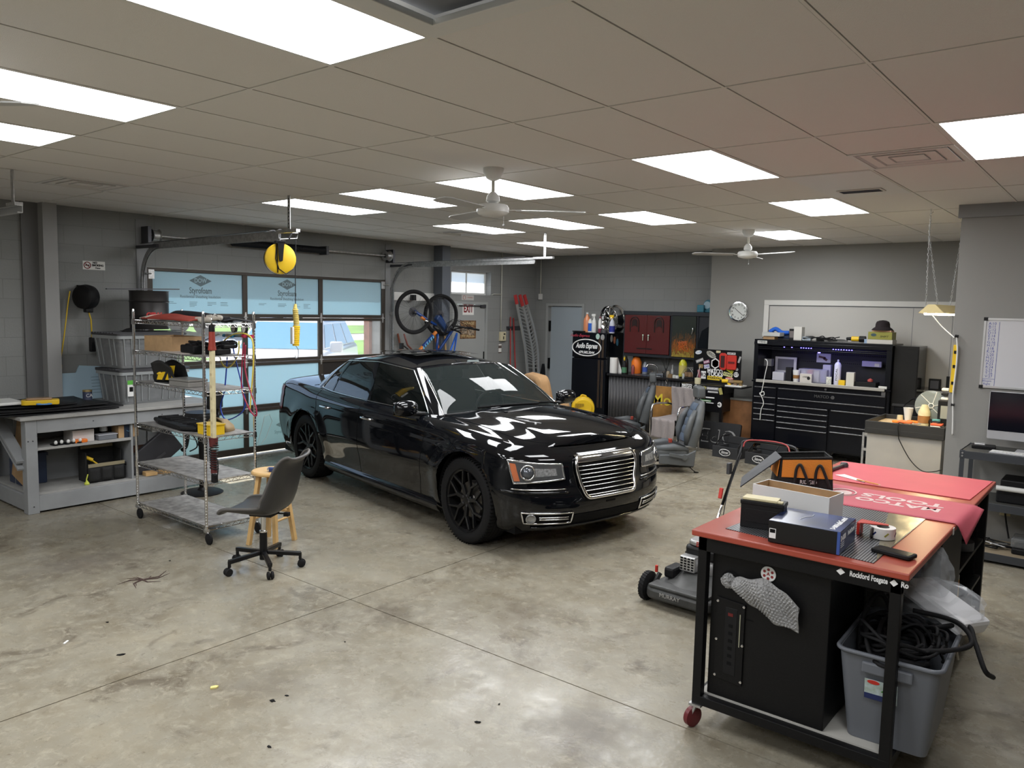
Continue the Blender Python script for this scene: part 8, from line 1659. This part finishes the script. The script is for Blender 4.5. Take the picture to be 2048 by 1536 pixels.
# things on the table
TT=TZ+.001;RUBR=mat('red_rubber_mat',(.52,.085,.105),.6,noise=.05,nscale=4)
t=thing('bench_mat','faded red rubber mat covering the far end of the table','mat',(0,0,0));MB().prism([(-1.52,5.08),(-.70,5.08),(-.675,5.76),(-1.60,5.78)],TT,TT+.004).build('mat',RUBR,t)
t=thing('logo_mat','red rubber mat printed with a white upside-down logo, sagging over the table edge','mat',(0,0,0))
def mz(x,y):
    d=max(0,x-(-.655));return TT+.003-(.9*d if d > 0 else 0)
def mpt(a,b):
    x=-1.42+.86*a;y=4.43+.52*b-.0*a;
    z=TT+.003
    if x > -.66:d=x+.66;x=-.655+d*.45;z -= d*.75*(.25+1.05*(1-b))
    return Vector((x,y,z))
MB().grid(mpt,40,12).build('mat',mat('red_rubber_mat2',(.46,.08,.11),.6,noise=.05,nscale=4),t,solid=.003,smooth='all')
MI=mat('cream_print',(.60,.46,.44),.6);M_=lambda x,y:frame((x,y,TT+.0052),(-1,0,0),(0,-1,0))
text('MATCO',.115,M_(-.99,4.66),MI,t,width=.43,bold=.004);text('TOOLS',.115,M_(-.99,4.78),MI,t,width=.43,bold=.004)
MB().tube([(-1.30+.07*math.cos(a_),4.74+.09*math.sin(a_),TT+.0052) for a_ in [2*PI*k/24 for k in range(24)]],.006,4,closed=True).prism(ellipse(-1.30,4.74,.05,.06,12),TT+.005,TT+.0058).build('round_logo',MI,t)
def grille_mat():
    m=mat('ribbed_metal_mat',(.10,.11,.12),.28,.6);n=m.node_tree.nodes;l=m.node_tree.links;b=n['Principled BSDF'];tc=n.new('ShaderNodeTexCoord');w=n.new('ShaderNodeTexWave');w.inputs['Scale'].default_value=26;w.bands_direction='X';l.new(tc.outputs['Object'],w.inputs['Vector'])
    r=n.new('ShaderNodeValToRGB');r.color_ramp.elements[0].position=.35;r.color_ramp.elements[0].color=(.02,.022,.03,1);r.color_ramp.elements[1].position=.6;r.color_ramp.elements[1].color=(.30,.31,.33,1);l.new(w.outputs['Fac'],r.inputs[0]);l.new(r.outputs[0],b.inputs['Base Color']);return m
GMT=grille_mat()
t=thing('ribbed_mat','dark ribbed metallic mat lying under the boxes on the table','mat',(0,0,0));MB().prism([(-1.50,3.54),(-.81,3.47),(-.80,4.45),(-1.42,4.45)],TT,TT+.002).build('mat',GMT,t)
MB().prism([(-.87,3.80),(-.812,3.52),(-.805,4.44),(-.98,4.44)],TT+.0021,TT+.0026).build('foil_end',mat('gold_foil',(.36,.32,.22),.25,.7,bump=.3,bscale=9),t)
t=thing('battery','black motorcycle-style battery with a cream top on the table','battery',(-1.37,3.68,TT+.002),R(8));MB().box(-.10,-.045,0,.10,.045,.125).box(-.103,-.048,.115,.103,.048,.135).build('case',BPLAST,t,bev=.004);MB().box(-.095,-.04,.135,.07,.04,.147).box(.07,-.04,.135,.095,-.015,.145).build('cream_lid',CREAM,t,bev=.003);MB().box(-.075,-.0475,.03,.075,-.045,.095).build('raised_panel',BPLAST,t,bev=.002)
carton('box','white open carton with a brown inside behind the battery','box',(-1.31,3.97,TT+.003),.40,.17,.155,mat('carton_white',(.72,.72,.72),.6),R(-6),open_=True,inner=CARD)
t=thing('amplifier_box','dark blue and black boxed amplifier on the front of the table','box',(-1.10,3.60,TT+.003),R(3));NV=mat('navy_print',(.012,.022,.10),.25);bx0,bx1,by0,by1,bh=-.17,.14,-.13,.16,.10
MB().box(bx0,by0,0,bx1,by1,bh).build('box_walls',mat('box_black',(.008,.008,.009),.3),t,bev=.002);MB().box(bx1+.0002,by0+.002,.002,bx1+.0012,by1-.002,bh-.002).build('blue_side',NV,t);MB().box(bx0+.001,by0+.001,bh+.0002,bx1-.001,by1-.001,bh+.001).build('blue_top',mat('navy_gradient',(.01,.014,.05),.2,noise=.9,nscale=7,c2=(.03,.06,.22)),t);MB().box(bx1-.012,by0-.0008,0,bx1+.0008,by0+.001,bh).build('blue_edge',mat('bright_blue_edge',(.05,.10,.35),.4),t)
MS=frame((bx1+.0014,0,0),(0,1,0),(0,0,1));text('D-4.800',.032,MS @ Matrix.Translation((by0+.055,.066,0)),WV,t,width=.085,bold=.001);text('AudioControl',.030,MS @ Matrix.Translation((by0+.20,.066,0)),WV,t,width=.135,shear=.2,bold=.001)
for k in range(3):MB().box(by0+.012,.046-.009*k,0,by0+.075,.048-.009*k,.0004,MS).build('small_print',WV,t)
MTp=frame((0,0,bh+.0012),(0,1,0),(-1,0,0));text('AudioControl',.036,MTp @ Matrix.Translation((.06,-.10,0)),WV,t,width=.16,shear=.2,bold=.001);text('D-4.800',.03,MTp @ Matrix.Translation((-.06,-.10,0)),WV,t,width=.08,bold=.001);MB().tube([MTp @ Vector(p_) for p_ in [(-.02,.06,.001),(.03,.05,.001),(.06,.03,.001),(.10,.03,.001)]],.0015,4).build('swoosh',WV,t)
MB().box(-.165,by0-.0012,.02,-.135,by0-.0002,.065).build('barcode_label',WV,t);MB().box(-.162,by0-.0016,.045,-.138,by0-.0010,.062).build('barcode',BMATTE,t)
t=thing('tape_roll','white printed tape roll on a red dispenser beside the amplifier box','tape dispenser',(-.90,3.90,TT+.003));
MB().lathe([(.028,-.025),(.055,-.025),(.055,.025),(.028,.025)],28,Matrix.Translation((.02,0,.027))).build('roll',mat('printed_tape',(.72,.70,.68),.4),t,smooth=35)
for k in range(6):MB().bar((.02+.0555*math.cos(k-2.2),.0555*math.sin(k-2.2),.018),(.02+.0555*math.cos(k-1.9),.0555*math.sin(k-1.9),.034),.002,.007).build('tape_print',[NV,mat('olive_print',(.3,.3,.1),.5)][k % 2],t)
MB().prism([(-.09,-.03),(.04,.02),(.035,.035),(-.09,.05)],.055,.060).box(-.09,-.03,0,-.075,.03,.058).build('red_dispenser',RED,t,bev=.002);MB().box(-.07,-.05,0,-.01,-.045,.055).build('clear_wing',GLASSC,t)
t=thing('smartphone','phone in a thick black case lying at the front right of the table','phone',(-.775,3.655,TT+.003),R(-12));MB().prism(rpoly(-.085,-.042,.085,.042,.012),0,.016).build('case',RUBBER,t,bev=.004,smooth=50);MB().box(-.074,-.033,.0165,.074,.033,.0172).build('screen',SCREEN,t)
def on_table(u,v):return atz(u,v,TT)
a_=on_table(1642,952);b_=on_table(1688,935);t=thing('ratchet','black ratchet wrench lying on the red mat at the far left of the table','ratchet',tuple(a_));d_=b_-a_;MB().cyl((0,0,.018),tuple(d_+Vector((0,0,.018))),.013,.012,12).build('handle',DSTEEL,t,smooth=40);MB().lathe([(0.001,0),(.026,0),(.028,.02),(.02,.034),(0.001,.034)],20,Matrix.Translation(d_)).build('head',DSTEEL,t,smooth=40)
a_=on_table(1690,956);t=thing('paper_strip','folded white paper strip between the two red mats','paper',(a_.x+.04,a_.y,TT+.006),R(-30));MB().add([(-.11,-.03,0),(.12,-.02,0),(.10,.02,0),(-.08,.04,.0),(-.06,0,.012)],[(0,1,4),(1,2,4),(2,3,4),(3,0,4)]).build('paper',WPLAST,t,solid=.001)
a_=on_table(1735,968);t=thing('pencil','yellow pencil lying over the white paper strip','pencil',(a_.x,a_.y,TT+.013),R(-25));MB().cyl((-.08,0,0),(.08,0,0),.004,seg=6).build('shaft',mat('pencil_ochre',(.65,.33,.05),.5),t);MB().cyl((.08,0,0),(.095,0,0),.004,.001,6).build('tip',CREAM,t)
t=thing('tool_tote','orange and black open tool bag with black handles on the left edge of the table','bag',(-1.56,4.74,TT),R(30));t.scale=(.95,.95,.95);OC=mat('orange_canvas',(.72,.25,.03),.7,bump=.2,bscale=120)
vs=[(-.15,-.12,0),(.18,-.12,0),(.18,.12,0),(-.15,.12,0),(-.13,-.10,.19),(.17,-.10,.21),(.17,.10,.21),(-.13,.10,.19)]
MB().add(vs,[(0,1,5,4),(1,2,6,5),(2,3,7,6),(3,0,4,7),(0,3,2,1)]).build('bag_body',CANV,t,solid=.008);MB().add([(-.13,-.127,.08),(.175,-.127,.08),(.165,-.112,.20),(-.125,-.112,.185)],[(0,1,2,3)]).add([(-.155,-.115,.08),(-.155,.11,.08),(-.14,.10,.19),(-.14,-.10,.19)],[(3,2,1,0)]).build('orange_panel',OC,t,solid=.004)
for x in (-.02,.10):MB().tube(spline([(x-.03,-.13,.03),(x-.025,-.132,.13),(x-.005,-.138,.165),(x+.02,-.145,.12),(x+.06,-.14,.02)],5),.009,8).build('handle',CANV,t,smooth='all')
MB().tube([Vector(v) for v in vs[4:]],.008,6,closed=True).build('rim_piping',CANV,t,smooth='all');MB().add([(-.13,-.11,.20),(-.13,.11,.20),(-.34,.08,.02),(-.38,-.16,.01)],[(0,1,2,3)]).build('open_flap',BLKV,t,solid=.006);text('RIDGID',.035,frame((.03,-.135,.055),(1,0,0),(0,0,1)),WV,t,width=.1)
# under the table
def tub(t,L,Wd,H,m,th=.006,rim=True,s=.85):
    n=len(rpoly(0,0,1,1,.1));ring_=lambda k,z,e:[Vector((x*k,y*k,z)) for x,y in rpoly(-Wd/2+e,-L/2+e,Wd/2-e,L/2-e,.045)]
    vs=ring_(s,0,0)+ring_(1,H,0)+ring_(1,H,th)+ring_(s,.006,th);fs=[(r*n+i,r*n+(i+1) % n,(r+1)*n+(i+1) % n,(r+1)*n+i) for r in range(3) for i in range(n)]+[tuple(range(n))[::-1],tuple(range(3*n,4*n))]
    MB().add(vs,fs).build('tub_body',m,t,smooth=40)
    if rim:MB().tube([Vector((x,y,H)) for x,y in rpoly(-Wd/2-.006,-L/2-.006,Wd/2+.006,L/2+.006,.05)],.010,8,closed=True).build('rim',m,t,smooth='all')
t=thing('storage_tub','grey plastic tub full of black cables under the front of the table','tub',(-.745,3.79,.183),R(2));GT=mat('grey_tub',(.125,.135,.155),.45);tub(t,.60,.40,.41,GT,s=.80)
fl=frame((-.02,-.291,.26),(1,0,0),(0,-.12,1));MB().box(-.065,-.045,0,.065,.045,.002,fl).build('label',mat('label_green',(.45,.55,.42),.5,noise=.4,nscale=20,c2=(.6,.7,.8)),t);MB().box(-.065,-.045,.002,.02,-.02,.003,fl).build('label_navy',NV,t);MB().prism(ellipse(-.03,.035,.025,.009,14),.002,.0035,fl).build('label_red',RED,t);MB().prism([(.0,.0),(.035,.03),(.05,-.01)],.002,.0035,fl).build('recycle_mark',mat('deep_green',(.05,.2,.03),.5),t);MB().box(.025,-.045,.002,.06,-.02,.0032,fl).build('barcode',WV,t)
MB().box(-.10,-.31,.33,.10,-.295,.38).build('handle_lip',GT,t,bev=.008)
t=thing('cable_bundle','tangle of thick black cables heaped in the grey tub','cables',(-.745,3.79,.50));rr=random.Random(11)
for k in range(15):
    r0,r1=rr.uniform(.09,.17),rr.uniform(.14,.26);ox,oy=rr.uniform(-.03,.05),rr.uniform(-.06,.04);ph=rr.random()*6;tl=rr.uniform(-.05,.05)
    MB().tube([(ox+min(r0,.17)*math.cos(a_),oy+r1*math.sin(a_),.04+.012*k*.6+tl*math.cos(a_+ph)+.02*math.sin(3*a_+ph)) for a_ in [2*PI*j/36 for j in range(30+k % 7)]],rr.choice([.007,.009,.011]),8).build('cable',RUBBER,t,smooth='all')
for pts in ([(-.15,-.1,.02),(-.16,-.05,.15),(-.12,.02,.26),(-.07,.05,.20),(-.03,0,.05)],[(0,-.2,.1),(.2,-.12,.13),(.27,.02,.14),(.18,.18,.16),(0,.2,.16)],[(.1,.15,.12),(.22,.22,.14),(.27,.1,.12),(.33,-.02,.05),(.35,.1,-.02)]):MB().tube(spline(pts,8),.011,8).build('cable',RUBBER,t,smooth='all')
t=thing('clear_tub','clear plastic tub behind the grey one, topped by a bagged white block','tub',(-.85,4.24,.183));tub(t,.30,.30,.50,LPLAST,s=.88);MB().box(-.11,-.10,.01,.11,.10,.2).build('contents',mat('dim_contents',(.2,.2,.19),.8,noise=.4),t,bev=.02)
BAG=mat('clear_film',(.75,.78,.82),.08,alpha=.22,spec=1.)
t=thing('foam_block','white foam block wrapped in clear crinkled plastic on the clear tub','packing',(-.66,4.14,.63));MB().box(-.17,-.12,0,.17,.12,.08,Matrix.Rotation(R(22),4,'Y') @ Matrix.Rotation(R(-20),4,'Z')).build('foam',mat('white_foam',(.78,.78,.80),.8),t,bev=.02);rr=random.Random(3)
def crumple(sx,sy,sz,s,m,nm,par,M=Matrix()):
    r_=random.Random(s);P={}
    mb=MB().lathe([(math.sin(PI*i/12)+.001,-math.cos(PI*i/12)) for i in range(13)],20)
    mb.v=[tuple(M @ Vector((x*sx*(1+r_.uniform(-.14,.14)),y*sy*(1+r_.uniform(-.14,.14)),z*sz*(1+r_.uniform(-.14,.14))))) for x,y,z in mb.v];return mb.build(nm,m,par)
crumple(.19,.15,.10,5,BAG,'plastic_film',t,Matrix.Translation((0,0,.05)));crumple(.10,.10,.13,6,BAG,'plastic_film',t,Matrix.Translation((-.05,-.02,.19)))
t=thing('bagged_part','translucent bagged part hanging in shadow beside the black cabinet','packing',(-.90,4.05,.80));crumple(.13,.12,.10,8,mat('dim_film',(.32,.32,.33),.25,alpha=.5),'plastic_film',t)
t=thing('blue_bag','blue plastic object standing behind the grey tub','bag',(-.86,4.45,.184));MB().prism(rpoly(-.06,-.05,.06,.05,.03),0,.62).build('body',BLU,t,bev=.02)
t=thing('drawstring_bag','white cotton drawstring cord hanging over the clear tub edge','cord',(-.60,4.24,.60));MB().tube(spline([(0,0,0),(.015,.01,-.08),(.01,0,-.16),(.02,.0,-.22)],5),.006,6).tube(spline([(0,.01,0),(.0,.03,-.1),(.02,.03,-.18)],5),.005,6).build('cord',mat('cotton',(.6,.56,.48),.8),t)
t=thing('bubble_wrap','crumpled bubble wrap poking out of the hole in the black cabinet','bubble wrap',(TX0+.18,TY0+.045,.775));BW=mat('bubble_film',(.42,.42,.42),.15,alpha=.6,bump=1.,bscale=90,spec=1.)
crumple(.036,.03,.034,4,BW,'neck',t)
MB().grid(lambda a,b:Vector((.03+.31*a,-.015-.035*math.sin(PI*b)*math.sin(PI*min(1,a+.15))-.01*math.sin(11*a+5*b),-.04*a-.055*a*a+(2*b-1)*(.022+.062*math.sin(PI*min(1,a*.8)))+.006*math.sin(17*a))),40,20).build('sheet',BW,t,solid=.004,smooth='all')
bb=MB()
for i in range(24):
    for j in range(11):
        a,b=(i+.5*(j % 2)+.6)/25,(j+.7)/12;z=-.04*a-.055*a*a+(2*b-1)*(.022+.062*math.sin(PI*min(1,a*.8)));bb.lathe([(.0055,0),(.004,.003),(0.0005,.004)],6,frame((.03+.31*a,-.019-.035*math.sin(PI*b)*math.sin(PI*min(1,a+.15))-.01*math.sin(11*a+5*b),z),(1,0,0),(0,0,1)))
o=bb.build('bubbles',BW,t,smooth='all');o['kind']='stuff'
# shelf end: cans
def can(label,x,y,z,h,r,m,lm,capm):
    t=thing('spray_can',label,'can',(x,y,z));MB().lathe([(0.001,0),(r,0),(r,h*.82),(r*.6,h*.9),(0.001,h*.9)],20).build('can_body',m,t,smooth=35);MB().lathe([(r+.001,h*.12),(r+.001,h*.72)],20).build('label_band',lm,t,smooth=35);MB().lathe([(r*.55,h*.88),(r*.5,h),(0.001,h)],16).build('cap',capm,t,smooth=35);return t
sx=TX1-.085
can('white spray can with dark base on the table side shelf, nearest the camera',sx,4.86,.401,.20,.033,BPLAST,WPLAST,WPLAST);can('red and yellow labelled can in the middle of the side shelf',sx+.01,4.95,.401,.23,.033,SILV,mat('red_yellow_print',(.45,.04,.03),.4,noise=.2,nscale=30,c2=(.7,.5,.05)),WPLAST);can('blue and white can behind the red labelled one',sx-.01,5.05,.401,.23,.033,WPLAST,mat('white_blue',(.6,.6,.65),.4),REDP)
can('dark can with a purple and pink top on the lowest table shelf',sx,4.98,.183,.19,.036,BPLAST,mat('dark_label',(.05,.05,.06),.5),mat('purple_top',(.12,.03,.2),.4))
t=thing('blue_gloves','crumpled blue plastic tucked on the upper side shelf under the mat corner','gloves',(sx-.0,4.88,.642));crumple(.045,.07,.07,2,BLU,'blue_plastic',t,Matrix.Translation((0,0,.07)))
t=thing('tape_reel','dark round reel lying on the upper side shelf of the table','reel',(sx-.03,5.35,.642));MB().lathe([(.03,0),(.08,0),(.08,.05),(.03,.05)],26).build('reel',DSTEEL,t,smooth=35)
# ================================================================== lawn mower
t=thing('lawn_mower','push lawn mower with silver engine parked behind the red-topped table','lawn mower',(-2.29,5.15,0),R(-3));MD=mat('mower_deck',(.045,.046,.045),.5,noise=.2);MSv=mat('engine_silver',(.36,.36,.36),.35,.5)
MB().lathe([(.33,.05),(.34,.09),(.33,.14),(.27,.17),(.18,.21),(0.001,.22)],30,Matrix.Diagonal((.82,1.2,1,1))).build('deck',MD,t,smooth=40);MB().prism(rpoly(-.28,-.44,.24,.36,.09),.05,.13).build('deck_skirt',MD,t,bev=.02,smooth=40);MB().box(-.24,-.43,.13,.2,-.30,.155).build('front_panel',MD,t,bev=.01)
text('MURRAY',.04,frame((-.06,-.443,.10),(1,0,0),(0,0,1)),SILV,t)
for x,y,r in ((-.30,-.33,.10),(.27,-.33,.10),(-.32,.36,.125),(.29,.36,.125)):
    w_=MB().lathe([(.04,-.022),(r*.75,-.026),(r,-.018),(r,.018),(r*.75,.026),(.04,.022),(0.001,.01)],30,Matrix.Translation((x,y,r)) @ Matrix.Rotation(PI/2,4,'Y')).build('wheel',RUBBER,t,smooth=35);mb=MB()
    for k in range(28):a_=2*PI*k/28;mb.bar((x-.02,y+r*math.cos(a_),r+r*math.sin(a_)),(x+.02,y+r*math.cos(a_+.12),r+r*math.sin(a_+.12)),.006,.005)
    mb.build('tread_pattern',RUBBER,w_);MB().bar((x*.86,y,r),(x*.8,y+.06,r+.09),.02,.03).build('height_lever',MD,w_);MB().bar((x*.84,y+.03,r+.1),(x*.84,y+.03,r+.15),.018).build('lever_tip',RED,w_,bev=.004)
MB().lathe([(.15,.20),(.16,.26),(.14,.30),(.10,.33)],26).build('engine_base',MSv,t,smooth=40);MB().prism(rpoly(-.14,-.13,.13,.15,.05),.30,.39).build('engine_shroud',BPLAST,t,bev=.02,smooth=40);MB().prism(rpoly(-.12,-.12,.10,.10,.05),.39,.43).build('engine_cover',MSv,t,bev=.012,smooth=40);MB().lathe([(.05,0),(.05,.045),(.03,.05)],18,Matrix.Translation((0,.02,.43))).build('recoil_cap',BPLAST,t,smooth=40)
MB().box(-.13,-.20,.22,-.01,-.12,.33).build('muffler_guard',mat('bright_guard',(.55,.55,.55),.3,.7),t,bev=.01);mb=MB()
for i in range(4):
    for j in range(5):mb.box(-.12+.028*i,-.203,.235+.019*j,-.103+.028*i,-.199,.245+.019*j)
mb.build('guard_slots',BMATTE,t);MB().box(-.22,-.26,.16,-.14,-.10,.24).build('fuel_tank',BPLAST,t,bev=.02);text('BS',.05,frame((-.02,-.125,.41),(1,0,0),(0,0,1)),RED,t)
hA=atx(1476,882,-2.50);lp=Vector((hA.x+2.29,hA.y-5.15,hA.z));HXr=.24;w_=lambda s,f:Vector((s*HXr if s > 0 else lp.x,.34+(lp.y-.34)*f,.20+(lp.z-.20)*f))
MB().tube([w_(-1,0),w_(-1,.48)],.012,8).tube([w_(1,0),w_(1,.48)],.012,8).build('lower_handle',CHROME,t,smooth='all')
MB().tube([w_(-1,.42),w_(-1,.93)]+spline([w_(-1,.95),w_(-1,1)+Vector((.03,0,.01)),w_(1,1)+Vector((-.06,0,.01)),w_(1,.95)],6)+[w_(1,.42)],.0125,8).build('upper_handle',BLACK,t,smooth='all')
MB().tube(spline([w_(-1,.92)+Vector((.02,-.01,.03)),w_(-1,.99)+Vector((.06,-.02,.03)),w_(1,.99)+Vector((-.09,-.02,.03)),w_(1,.86)+Vector((-.04,-.03,.0))],6),.006,6).build('bail_bar',mat('bail_red',(.35,.04,.04),.4),t,smooth='all')
MB().bar(w_(-1,.48)+Vector((-.04,0,-.01)),w_(-1,.52)+Vector((-.04,0,.04)),.02,.03).build('wing_knob',RED,t,bev=.005);MB().box(lp.x-.035,w_(-1,.70).y-.05,w_(-1,.70).z+.0,lp.x-.008,w_(-1,.70).y-.0,w_(-1,.70).z+.09).build('throttle',DSTEEL,t,bev=.004)
MB().tube(spline([w_(-1,.9)+Vector((.02,-.02,0)),w_(-1,.5)+Vector((.03,-.04,0)),w_(-1,.1)+Vector((.1,-.05,0)),Vector((-.05,.1,.40))],6),.004,6).build('pull_cord',BPLAST,t)
# scraps and stains on the floor
def scrap(name,label,u,v,pts,m,h=.003):
    p=atz(u,v,0);t=thing(name,label,'scrap',(p.x,p.y,.0005),R(u));MB().prism([(x*.01,y*.01) for x,y in pts],0,h).build('scrap',m,t)
scrap('candy_wrapper','tiny yellow scrap on the bare concrete left of centre',428,1376,[(-2,-1),(1,-1.4),(2.4,0),(1,1.2),(-1.5,1)],mat('pale_yellow_scrap',(.75,.65,.25),.5),.008)
scrap('paper_scrap','tiny white scrap with a dark end on the concrete at far left',132,1285,[(-2.5,-.6),(2,-.8),(2.4,.5),(-2,.8)],WPLAST,.004)
for k,(u,v,s) in enumerate(((242,1310,1.4),(545,1402,1.3),(574,1392,.7),(538,1494,.9),(955,1445,1.1),(998,1409,.5),(215,1245,.7),(690,1284,.5),(340,1122,.8))):
    rr=random.Random(k);scrap('grit_chip',['dark chip left of the yellow scrap','curled dark chip right of the yellow scrap','small dark speck beside the curled chip','dark chip near the bottom edge of the photo','dark oval chip far right on the bare floor','tiny speck above the dark oval chip','dark chip behind the white scrap','dark speck near the floor joint crossing','dark chip in front of the wire cart'][k]+' on the concrete',u,v,[(s*1.6*math.cos(a_)*rr.uniform(.5,1.2),s*math.sin(a_)*rr.uniform(.5,1.2)) for a_ in [2*PI*j/9 for j in range(9)]],BMATTE)
st_=MB();rr=random.Random(21);p=atz(285,1160,0)
for k in range(9):
    a_=rr.random()*6.3;L_=rr.uniform(.08,.26);st_.tube([(p.x,p.y,.0006),(p.x+L_*.5*math.cos(a_),p.y+L_*.5*math.sin(a_),.0006),(p.x+L_*math.cos(a_+.5),p.y+L_*math.sin(a_+.5),.0006)],.004,4,rs=[.008,.006,.002])
o=st_.build('floor_stain',mat('stain_brown',(.06,.035,.03),.7),None);tag(o,'branching dark brown stain on the concrete in front of the workbench','stain')
